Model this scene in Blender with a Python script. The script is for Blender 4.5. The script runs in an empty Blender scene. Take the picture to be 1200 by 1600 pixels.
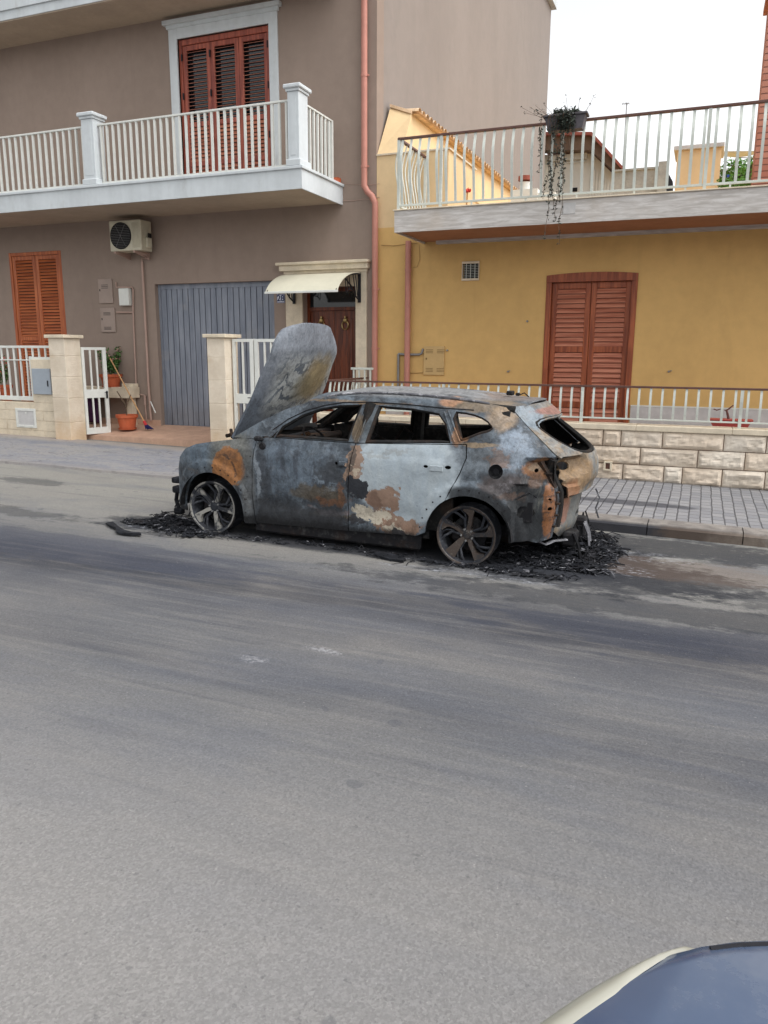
import bpy, bmesh, math, random
from math import sin, cos, radians, pi, sqrt, exp, atan2
from mathutils import Vector, Matrix, noise
from mathutils.geometry import delaunay_2d_cdt
random.seed(7)
# ------------------------------------------------------------------ camera
F = 1210.0; P = radians(11.67); ROLL = radians(0.3); YAW = radians(22); H = 1.84; SL = 0.015
fw = Vector((-sin(YAW)*cos(P), cos(YAW)*cos(P), -sin(P)))
_r = Vector((cos(YAW), sin(YAW), 0)); _u = _r.cross(fw)
rt = _r*cos(ROLL)+_u*sin(ROLL); up = _u*cos(ROLL)-_r*sin(ROLL)
CAM = Vector((0, 0, H))
S = bpy.context.scene
cd = bpy.data.cameras.new('camera'); cam = bpy.data.objects.new('camera', cd)
S.collection.objects.link(cam); S.camera = cam
cam.matrix_world = Matrix(((rt.x, up.x, -fw.x, 0), (rt.y, up.y, -fw.y, 0), (rt.z, up.z, -fw.z, H), (0, 0, 0, 1)))
cd.sensor_fit = 'HORIZONTAL'; cd.sensor_width = 36; cd.lens = 36*F/1200; cd.clip_start = .05; cd.clip_end = 2000
S.render.resolution_x = 768; S.render.resolution_y = 1024
# ------------------------------------------------------------------ sky and sun
SUN_EL = radians(56); SUN_AZ = radians(97)       # azimuth measured from +Y towards +X
w = bpy.data.worlds.new('World'); S.world = w; w.use_nodes = True
nt = w.node_tree; nt.nodes.clear()
o_ = nt.nodes.new('ShaderNodeOutputWorld'); b_ = nt.nodes.new('ShaderNodeBackground')
sk = nt.nodes.new('ShaderNodeTexSky'); sk.sky_type = 'NISHITA'; sk.sun_disc = False
sk.sun_elevation = SUN_EL; sk.sun_rotation = SUN_AZ; sk.air_density = 1.3; sk.dust_density = 3; sk.ozone_density = 1
mx = nt.nodes.new('ShaderNodeMix'); mx.data_type = 'RGBA'; mx.inputs[0].default_value = .93
bw = nt.nodes.new('ShaderNodeRGBToBW')
nt.links.new(sk.outputs[0], mx.inputs[6]); nt.links.new(sk.outputs[0], bw.inputs[0]); nt.links.new(bw.outputs[0], mx.inputs[7])
nt.links.new(mx.outputs[2], b_.inputs[0]); nt.links.new(b_.outputs[0], o_.inputs[0]); b_.inputs[1].default_value = .15
sl = bpy.data.lights.new('sun', 'SUN'); sl.energy = 0.2; sl.angle = radians(35); sl.color = (1, .99, .98)
so = bpy.data.objects.new('sun', sl); S.collection.objects.link(so)
sd = Vector((sin(SUN_AZ)*cos(SUN_EL), cos(SUN_AZ)*cos(SUN_EL), sin(SUN_EL)))
so.rotation_euler = sd.to_track_quat('Z', 'Y').to_euler()
S.view_settings.view_transform = 'Standard'; S.view_settings.look = 'None'
S.view_settings.exposure = 1.36; S.view_settings.gamma = 1
# ------------------------------------------------------------------ helpers
def ray(u, v): return fw+rt*((u-600)/F)+up*((800-v)/F)
def at(u, v, Y):                                  # photo point on the vertical plane Y -> (X, Z)
    d = ray(u, v); t = Y/d.y; return d.x*t, H+d.z*t
def atz(u, v, Z):
    d = ray(u, v); t = (Z-H)/d.z; return d.x*t, d.y*t
def gz(x): return -SL*x
def rect(uL, uR, vT, vB, Y):
    vm = (vT+vB)/2; um = (uL+uR)/2
    return at(uL, vm, Y)[0], at(uR, vm, Y)[0], at(um, vB, Y)[1], at(um, vT, Y)[1]
def link(o): S.collection.objects.link(o); return o
def tag(o, label=None, cat=None, group=None, kind=None):
    if label: o['label'] = label
    if cat: o['category'] = cat
    if group: o['group'] = group
    if kind: o['kind'] = kind
    return o
def empty(name, loc, label, cat, group=None, rz=0):
    o = link(bpy.data.objects.new(name, None)); o.location = loc; o.rotation_euler = (0, 0, rz)
    o.empty_display_size = .2
    return tag(o, label, cat, group)
def mesh(name, vs, fs, mats, parent=None, smooth=False, sharp=None, mi=None, off=None):
    me = bpy.data.meshes.new(name)
    if off is not None: vs = [(v[0]-off[0], v[1]-off[1], v[2]-off[2]) for v in vs]
    me.from_pydata([tuple(v) for v in vs], [], fs)
    if not isinstance(mats, (list, tuple)): mats = [mats]
    for m in mats: me.materials.append(m)
    if mi: me.polygons.foreach_set('material_index', mi)
    if smooth:
        me.polygons.foreach_set('use_smooth', [True]*len(me.polygons))
        if sharp: me.set_sharp_from_angle(angle=radians(sharp))
    me.validate(); me.update()
    o = link(bpy.data.objects.new(name, me)); o.parent = parent
    return o
class MB:
    def __init__(s): s.v = []; s.f = []; s.m = []; s.k = 0
    def mat(s, k): s.k = k; return s
    def face(s, pts):
        n = len(s.v); s.v += [tuple(p) for p in pts]; s.f.append(tuple(range(n, n+len(pts)))); s.m.append(s.k)
    def box(s, x0, x1, y0, y1, z0, z1, ch=0):
        n = len(s.v)
        if x0 > x1: x0, x1 = x1, x0
        if y0 > y1: y0, y1 = y1, y0
        if z0 > z1: z0, z1 = z1, z0
        if ch:
            c = min(ch, (x1-x0)/3, (y1-y0)/3, (z1-z0)/3)
            pts = []; bm = bmesh.new(); bmesh.ops.create_cube(bm, size=1)
            for v in bm.verts: v.co = (v.co.x*(x1-x0)+(x0+x1)/2, v.co.y*(y1-y0)+(y0+y1)/2, v.co.z*(z1-z0)+(z0+z1)/2)
            bmesh.ops.bevel(bm, geom=bm.edges[:], offset=c, segments=1, affect='EDGES')
            bm.verts.index_update()
            s.v += [tuple(v.co) for v in bm.verts]
            for f in bm.faces: s.f.append(tuple(n+v.index for v in f.verts)); s.m.append(s.k)
            bm.free(); return s
        s.v += [(x0, y0, z0), (x1, y0, z0), (x1, y1, z0), (x0, y1, z0), (x0, y0, z1), (x1, y0, z1), (x1, y1, z1), (x0, y1, z1)]
        for f in ((3, 2, 1, 0), (4, 5, 6, 7), (0, 1, 5, 4), (1, 2, 6, 5), (2, 3, 7, 6), (3, 0, 4, 7)):
            s.f.append(tuple(n+i for i in f)); s.m.append(s.k)
        return s
    def tube(s, path, r, n=8, cap=True, sx=1, radii=None):
        path = [Vector(p) for p in path]; base = len(s.v); prev = None
        for i, p in enumerate(path):
            t = (path[min(i+1, len(path)-1)]-path[max(i-1, 0)]).normalized()
            if prev is None:
                a = Vector((0, 0, 1)) if abs(t.z) < .9 else Vector((1, 0, 0)); u = t.cross(a).normalized()
            else: u = (prev-t*prev.dot(t)).normalized()
            prev = u; v = t.cross(u); rr = radii[i] if radii else r
            for k in range(n):
                a = 2*pi*k/n; s.v.append(tuple(p+u*(rr*cos(a)*sx)+v*(rr*sin(a))))
        for i in range(len(path)-1):
            for k in range(n):
                a = base+i*n+k; b = base+i*n+(k+1) % n
                s.f.append((a, b, b+n, a+n)); s.m.append(s.k)
        if cap:
            s.f.append(tuple(base+k for k in range(n))[::-1]); s.m.append(s.k)
            e = base+(len(path)-1)*n; s.f.append(tuple(e+k for k in range(n))); s.m.append(s.k)
        return s
    def prism(s, poly, f0, f1):
        """poly of 2D points, f0/f1 map a 2D point to the two 3D ends"""
        n = len(s.v); k = len(poly)
        s.v += [tuple(f0(*p)) for p in poly]+[tuple(f1(*p)) for p in poly]
        s.f.append(tuple(range(n, n+k))); s.m.append(s.k); s.f.append(tuple(range(n+k, n+2*k))[::-1]); s.m.append(s.k)
        for i in range(k):
            j = (i+1) % k; s.f.append((n+j, n+i, n+k+i, n+k+j)); s.m.append(s.k)
        return s
    def lathe(s, prof, c, ax='z', n=24, arc=2*pi):
        base = len(s.v); k = len(prof)
        for i in range(n):
            a = arc*i/n
            for (r, h) in prof:
                if ax == 'z': s.v.append((c[0]+r*cos(a), c[1]+r*sin(a), c[2]+h))
                elif ax == 'y': s.v.append((c[0]+r*cos(a), c[1]+h, c[2]+r*sin(a)))
                else: s.v.append((c[0]+h, c[1]+r*cos(a), c[2]+r*sin(a)))
        for i in range(n):
            for j in range(k-1):
                a = base+i*k+j; b = base+((i+1) % n)*k+j
                s.f.append((a, b, b+1, a+1)); s.m.append(s.k)
        return s
    def build_each(s, name, mats, parent=None, smooth=False, sharp=35, local=False):
        p = list(range(len(s.v)))
        def fd(i):
            while p[i] != i: p[i] = p[p[i]]; i = p[i]
            return i
        for f in s.f:
            for i in f[1:]: p[fd(i)] = fd(f[0])
        gr = {}
        for f, k in zip(s.f, s.m): gr.setdefault(fd(f[0]), []).append((f, k))
        out = []
        for fs in gr.values():
            ids = sorted({i for f, _ in fs for i in f}); mp = {j: n for n, j in enumerate(ids)}; q = MB()
            q.v = [s.v[i] for i in ids]; q.f = [tuple(mp[i] for i in f) for f, _ in fs]; q.m = [k for _, k in fs]; o = q.build(name, mats, None, smooth, sharp)
            if parent is not None: adopt(o, parent, local)
            out.append(o)
        return out
    def build(s, name, mats, parent=None, smooth=False, sharp=35):
        o = mesh(name, s.v, s.f, mats, None, smooth, sharp, s.m)
        if parent is not None: adopt(o, parent)
        return o
def mat_loc(o):                                    # world matrix of a root or part built with identity children
    m = Matrix.LocRotScale(o.location, o.rotation_euler, o.scale)
    return (mat_loc(o.parent) @ m) if o.parent else m
def adopt(o, parent, local=False):
    """parent o, whose mesh is in world coordinates unless local"""
    o.parent = parent
    if not local and o.type == 'MESH':
        o.data.transform(mat_loc(parent).inverted())
def adopt_child(o, parent): adopt(o, parent)
# ------------------------------------------------------------------ materials
def s2l(c): return tuple((x/12.92 if x <= .04045 else ((x+.055)/1.055)**2.4) for x in [q/255 for q in c])+(1,)
class NG:
    def __init__(s, name):
        s.m = bpy.data.materials.new(name); s.m.use_nodes = True; s.t = s.m.node_tree
        s.b = s.t.nodes['Principled BSDF']; s.b.inputs['Specular IOR Level'].default_value = .3
        s.co = s.t.nodes.new('ShaderNodeTexCoord').outputs['Object']; s.sep = None
    def n(s, ty, **k):
        x = s.t.nodes.new(ty)
        for a, b in k.items(): setattr(x, a, b)
        return x
    def put(s, inp, v):
        if hasattr(v, 'links') or isinstance(v, bpy.types.NodeSocket): s.t.links.new(v, inp)
        else: inp.default_value = v
    def math(s, op, a, b=None, c=None, clamp=False):
        x = s.n('ShaderNodeMath', operation=op); x.use_clamp = clamp
        for i, v in enumerate((a, b, c)):
            if v is not None: s.put(x.inputs[i], v)
        return x.outputs[0]
    def xyz(s, i):
        if s.sep is None:
            s.sep = s.n('ShaderNodeSeparateXYZ'); s.t.links.new(s.co, s.sep.inputs[0])
        return s.sep.outputs[i]
    def scaled(s, sc, rot=(0, 0, 0), co=None):
        x = s.n('ShaderNodeMapping'); x.inputs['Scale'].default_value = sc; x.inputs['Rotation'].default_value = rot
        s.t.links.new(co or s.co, x.inputs[0]); return x.outputs[0]
    def noise(s, scale=5, detail=5, rough=.55, co=None, dist=0, sc=None, rot=(0, 0, 0), col=False):
        x = s.n('ShaderNodeTexNoise'); x.inputs['Scale'].default_value = scale; x.inputs['Detail'].default_value = detail
        x.inputs['Roughness'].default_value = rough; x.inputs['Distortion'].default_value = dist
        c = co or s.co
        if sc: c = s.scaled(sc, rot, c)
        s.t.links.new(c, x.inputs[0]); return x.outputs[1 if col else 0]
    def ramp(s, v, stops, interp='LINEAR'):
        x = s.n('ShaderNodeValToRGB'); r = x.color_ramp; r.interpolation = interp
        while len(r.elements) < len(stops): r.elements.new(.5)
        for e, (p, c) in zip(r.elements, stops):
            e.position = p; e.color = c if isinstance(c, tuple) else (c, c, c, 1)
        s.put(x.inputs[0], v); return x.outputs[0]
    def step(s, v, lo, hi):                       # smoothstep lo..hi -> 0..1
        x = s.n('ShaderNodeMapRange', interpolation_type='SMOOTHSTEP'); s.put(x.inputs[0], v)
        x.inputs[1].default_value = lo; x.inputs[2].default_value = hi; x.inputs[3].default_value = 0; x.inputs[4].default_value = 1
        return x.outputs[0]
    def mix(s, f, a, b, mode='MIX'):
        x = s.n('ShaderNodeMix', data_type='RGBA', blend_type=mode)
        s.put(x.inputs[0], f); s.put(x.inputs[6], a); s.put(x.inputs[7], b); return x.outputs[2]
    def bump(s, h, dist=.01, strength=1.0, prev=None):
        x = s.n('ShaderNodeBump'); x.inputs['Distance'].default_value = dist; x.inputs['Strength'].default_value = strength
        s.put(x.inputs['Height'], h)
        if prev: s.t.links.new(prev, x.inputs['Normal'])
        return x.outputs[0]
    def blob(s, cx, cz, rx, rz, edge=.15, amp=.6, nz=None, cy=None, rot=0):
        """1 inside an ellipse in the x,z plane, edges broken up by the noise nz"""
        X_, Z_ = getattr(s, 'warped', (s.xyz(0), s.xyz(2)))
        dx = s.math('SUBTRACT', X_, cx); dz = s.math('SUBTRACT', Z_, cz)
        if rot:
            c, q = cos(rot), sin(rot)
            dx, dz = (s.math('ADD', s.math('MULTIPLY', dx, c), s.math('MULTIPLY', dz, q)),
                      s.math('SUBTRACT', s.math('MULTIPLY', dz, c), s.math('MULTIPLY', dx, q)))
        a = s.math('POWER', s.math('ABSOLUTE', s.math('DIVIDE', dx, rx)), 2.0)
        b = s.math('POWER', s.math('ABSOLUTE', s.math('DIVIDE', dz, rz)), 2.0)
        d = s.math('SQRT', s.math('ADD', a, b))
        if nz is not None: d = s.math('ADD', d, s.math('MULTIPLY', s.math('SUBTRACT', nz, .5), amp*2))
        return s.step(d, 1+edge, 1-edge)
    def done(s, col, rough=.8, nrm=None, metal=0, spec=None):
        s.put(s.b.inputs['Base Color'], col); s.put(s.b.inputs['Roughness'], rough); s.b.inputs['Metallic'].default_value = metal
        if nrm is not None: s.t.links.new(nrm, s.b.inputs['Normal'])
        if spec is not None: s.b.inputs['Specular IOR Level'].default_value = spec
        return s.m
def plain(name, rgb, rough=.7, var=.12, scale=4, bump=.002, bscale=60, dirt=None, metal=0, streak=False, spec=None):
    g = NG(name); c = s2l(rgb); n1 = g.noise(scale, 6, .6); n2 = g.noise(scale*6, 4, .6)
    if streak: n1 = g.noise(1, 6, .6, sc=(scale*2, scale*2, scale*.25))
    f = g.math('ADD', g.math('MULTIPLY', n1, .7), g.math('MULTIPLY', n2, .3))
    lo = tuple(x*(1-var*1.6) for x in c[:3])+(1,); hi = tuple(min(1, x*(1+var*1.6)) for x in c[:3])+(1,)
    col = g.mix(g.step(f, .3, .7), lo, hi)
    if dirt:
        m = g.step(g.noise(2.2, 8, .7, sc=(1.5, 1.5, .5)), .56, .75)
        col = g.mix(g.math('MULTIPLY', m, dirt[1]), col, s2l(dirt[0]))
    nm = g.bump(g.noise(bscale, 4, .6), bump, .6) if bump else None
    return g.done(col, rough, nm, metal, spec)
def stucco(name, rgb, var=.05):
    g = NG(name); c = s2l(rgb)
    n1 = g.noise(.5, 6, .6, sc=(1, 1, .45)); n2 = g.noise(5, 5, .6); n3 = g.noise(220, 2, .5)
    f = g.math('ADD', g.math('ADD', g.math('MULTIPLY', n1, .55), g.math('MULTIPLY', n2, .25)), g.math('MULTIPLY', n3, .2))
    lo = tuple(x*(1-var*2.2) for x in c[:3])+(1,); hi = tuple(min(1, x*(1+var*2)) for x in c[:3])+(1,)
    col = g.mix(g.step(f, .35, .65), lo, hi)
    st = g.step(g.noise(1, 5, .65, sc=(3.5, 3.5, .12)), .57, .78)
    col = g.mix(g.math('MULTIPLY', st, .16), col, tuple(x*.55 for x in c[:3])+(1,))
    gr = g.step(g.noise(1, 7, .7, sc=(.9, .9, .35), dist=.8), .52, .72); col = g.mix(g.math('MULTIPLY', gr, .14), col, tuple(x*.5 for x in c[:3])+(1,))
    return g.done(col, .93, g.bump(g.noise(140, 3, .6), .004, .55, g.bump(g.noise(2.0, 3, .5), .02, .3)), spec=.15)
def wood(name, rgb, dark, rough=.45, zdir=True):
    g = NG(name); sc = (26, 26, 1.6) if zdir else (1.6, 26, 26)
    n = g.noise(1, 6, .6, sc=sc, dist=.4); n2 = g.noise(1.7, 4, .6)
    col = g.mix(g.step(n, .35, .68), s2l(dark), s2l(rgb))
    col = g.mix(g.math('MULTIPLY', g.step(n2, .45, .75), .35), col, tuple(x*.6 for x in s2l(rgb)[:3])+(1,))
    return g.done(col, rough, g.bump(n, .0015, .5), spec=.4)
M = {}
M['taupe'] = stucco('taupe_plaster', (146, 130, 119))
M['ochre'] = stucco('ochre_plaster', (204, 168, 110))
M['taupe2'] = stucco('end_wall_taupe_plaster', (137, 128, 122), .03)  # end-wall taupe, cooled and darkened in its colour to offset the warm skylight
M['paleochre'] = stucco('pale_ochre_plaster', (212, 186, 146))
M['white'] = plain('white_paint', (208, 209, 203), .5, .05, 3, .001, 40, dirt=((150, 140, 125), .35))
M['fascia'] = plain('white_rendered_concrete', (194, 199, 201), .8, .06, 1.5, .002, 60, dirt=((140, 130, 118), .4), streak=True)
M['soffit'] = plain('soffit_plaster', (176, 160, 142), .9, .06, 2, .002, 60)
M['creamstone'] = plain('cream_limestone', (205, 192, 170), .8, .08, 6, .004, 40, dirt=((150, 128, 96), .35))
M['marble'] = plain('grey_marble', (186, 184, 182), .5, .09, 2.5, .0006, 40, dirt=((205, 200, 195), .6), streak=False)
M['cast'] = plain('grey_painted_iron', (196, 200, 192), .5, .06, 5, .001, 80, dirt=((120, 100, 80), .25))
M['brownmetal'] = plain('brown_iron_handrail', (94, 66, 58), .45, .12, 6, .001)
M['copper'] = plain('terracotta_painted_pipe', (180, 124, 110), .42, .07, 2, .0006, 30, dirt=((140, 84, 72), .3))
M['pipe'] = plain('mauve_pvc_pipe', (168, 142, 130), .5, .05, 3, 0)
M['greypipe'] = plain('galvanised_pipe', (132, 132, 132), .45, .1, 8, .001, metal=.4)
M['wood'] = wood('orange_varnished_wood', (188, 104, 56), (148, 72, 34))
M['wood2'] = wood('red_brown_varnished_wood', (160, 86, 50), (120, 56, 30))
M['wood3'] = wood('balcony_shutter_wood', (168, 88, 66), (118, 52, 40))
M['slat3'] = wood('balcony_slat_wood', (176, 112, 86), (134, 74, 56), zdir=False)
M['slat'] = wood('slat_wood', (184, 102, 56), (146, 70, 34), zdir=False)
M['slat2'] = wood('red_slat_wood', (192, 126, 100), (156, 90, 68), zdir=False)
M['darkwood'] = wood('dark_door_wood', (116, 56, 28), (70, 30, 14), .4)
M['dark'] = plain('dark_interior', (18, 17, 18), .6, .2, 4, 0)
M['glass'] = plain('window_glass', (30, 34, 38), .06, .1, 1, 0, spec=.6)
M['brass'] = plain('brass', (150, 128, 86), .3, .1, 20, 0, metal=.8)
M['black'] = plain('black_plastic', (26, 26, 32), .5, .1, 8, .0005)
M['acbody'] = plain('aged_cream_enamel', (190, 184, 164), .5, .06, 4, .0005, dirt=((130, 112, 84), .4))
M['terracotta'] = plain('terracotta_clay', (180, 92, 60), .8, .1, 5, .001, dirt=((205, 150, 120), .3))
M['soil'] = plain('dark_soil', (48, 36, 28), .95, .3, 30, .01, 60)
M['leaf'] = plain('plant_leaf', (72, 104, 52), .55, .35, 14, 0)
M['vine'] = plain('dark_vine_leaf', (52, 58, 50), .6, .35, 14, 0)
M['petal'] = plain('pink_petal', (226, 170, 165), .6, .2, 20, 0)
M['redpetal'] = plain('red_petal', (206, 62, 48), .6, .2, 20, 0)
M['whitepetal'] = plain('white_petal', (224, 218, 200), .6, .1, 20, 0)
M['purple'] = plain('purple_cloth', (60, 28, 58), .9, .2, 8, .002)
M['blueplastic'] = plain('dark_blue_bristles', (34, 34, 84), .8, .3, 60, .004, 200)
M['redplastic'] = plain('red_plastic', (176, 40, 44), .5, .1, 8, 0)
M['handle'] = plain('pale_wood_handle', (190, 148, 104), .6, .1, 10, 0)
M['greybox'] = plain('grey_blue_metal_door', (150, 158, 166), .45, .04, 3, 0)
M['awning'] = plain('cream_polycarbonate', (206, 202, 182), .4, .04, 2, 0, dirt=((180, 165, 130), .3))
M['tilefloor'] = plain('beige_floor_tiles', (186, 152, 130), .6, .09, 5, .001)
M['rooftile'] = plain('clay_roof_tile', (208, 180, 148), .9, .2, 6, .004, 30)
M['redroof'] = plain('red_brown_roof', (140, 78, 66), .8, .12, 3, .003)
M['darkeave'] = plain('brown_eave_boards', (110, 90, 76), .8, .12, 3, .002)
M['farwhite'] = plain('far_white_wall', (205, 203, 196), .9, .05, 1, .002)
M['concrete'] = plain('raw_concrete', (150, 150, 146), .95, .12, 3, .006, 30, dirt=((100, 98, 92), .5))
M['dish'] = plain('white_dish_enamel', (190, 196, 196), .4, .05, 3, 0)
M['hedge'] = plain('fresh_green_leaf', (84, 128, 50), .6, .3, 10, 0)  # lighter green for the shrub and tree foliage
M['bark'] = plain('grey_brown_bark', (92, 76, 62), .95, .2, 12, .004, 40)
def brickmat():
    g = NG('red_brick_courses'); b = g.n('ShaderNodeTexBrick'); b.inputs['Scale'].default_value = 1
    b.inputs['Brick Width'].default_value = 3.1; b.inputs['Row Height'].default_value = .083; b.inputs['Mortar Size'].default_value = .008
    b.inputs['Color1'].default_value = s2l((188, 132, 112)); b.inputs['Color2'].default_value = s2l((170, 112, 94)); b.inputs['Mortar'].default_value = s2l((118, 80, 68))
    x = g.n('ShaderNodeCombineXYZ'); g.put(x.inputs[0], g.math('ADD', g.xyz(0), g.xyz(1))); g.put(x.inputs[1], g.xyz(2))
    g.t.links.new(x.outputs[0], b.inputs['Vector'])
    return g.done(b.outputs[0], .9, g.bump(g.math('MULTIPLY', b.outputs[1], -1), .01, .6, g.bump(g.noise(80), .003, .5)))
M['brick'] = brickmat()
def stonefascia():
    g = NG('streaked_travertine'); n = g.noise(1, 6, .65, sc=(3, 3, 26), dist=.6); n2 = g.noise(1.2, 4, .6)
    col = g.mix(g.step(n, .35, .68), s2l((172, 166, 160)), s2l((204, 200, 196)))
    col = g.mix(g.math('MULTIPLY', g.step(n2, .5, .7), .45), col, s2l((184, 170, 154)))
    return g.done(col, .7, g.bump(n, .003, .5))
M['travertine'] = stonefascia()
def garagemat():
    g = NG('blue_grey_corrugated_steel'); n = g.noise(1, 6, .65, sc=(7, 7, 1.1)); n2 = g.noise(1.4, 5, .7)
    col = g.mix(g.step(n, .3, .7), s2l((112, 118, 130)), s2l((138, 143, 153)))
    col = g.mix(g.math('MULTIPLY', g.step(n2, .52, .7), .5), col, s2l((150, 150, 152)))
    zb = g.step(g.xyz(2), .75, .38); col = g.mix(g.math('MULTIPLY', zb, g.math('MULTIPLY', g.noise(9, 5, .7), .6)), col, s2l((98, 92, 88)))
    return g.done(col, .5, g.bump(n2, .003, .3), metal=.15)
M['garage'] = garagemat()
def splitstone():
    g = NG('split_faced_limestone'); n = g.noise(2.2, 7, .65); n2 = g.noise(26, 6, .7); r = g.n('ShaderNodeNewGeometry').outputs['Random Per Island']
    col = g.mix(g.step(n, .3, .7), s2l((196, 184, 168)), s2l((222, 213, 199)))
    col = g.mix(g.math('MULTIPLY', r, .45), col, s2l((206, 180, 152)))
    col = g.mix(g.math('MULTIPLY', g.step(n2, .5, .7), .3), col, s2l((160, 148, 134)))
    zz = g.math('ADD', g.xyz(2), g.math('MULTIPLY', g.xyz(0), SL)); soot = g.step(g.math('ADD', zz, g.math('MULTIPLY', g.noise(5, 6, .7), .22)), .22, .04)
    col = g.mix(g.math('MULTIPLY', soot, .5), col, s2l((110, 98, 88)))
    return g.done(col, .92, g.bump(n2, .008, .6, g.bump(g.noise(9, 5, .6), .02, .35)), spec=.15)
M['split'] = splitstone()
M['mortar'] = plain('dark_mortar', (120, 98, 84), .95, .2, 20, .004)
def carvedstone():
    g = NG('carved_cream_block'); n = g.noise(1, 6, .65, sc=(10, 10, 42)); n2 = g.noise(2, 6, .6)
    col = g.mix(g.step(n2, .3, .7), s2l((198, 184, 164)), s2l((220, 208, 190)))
    col = g.mix(g.math('MULTIPLY', g.step(g.noise(6, 6, .7), .52, .75), .35), col, s2l((188, 162, 128)))
    low = g.step(g.math('ADD', g.xyz(2), g.math('MULTIPLY', g.noise(4, 5, .7), .5)), .85, .25)
    col = g.mix(g.math('MULTIPLY', low, .55), col, s2l((196, 160, 118)))
    return g.done(col, .9, g.bump(n, .012, .6), spec=.15)
M['post'] = carvedstone()
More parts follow.
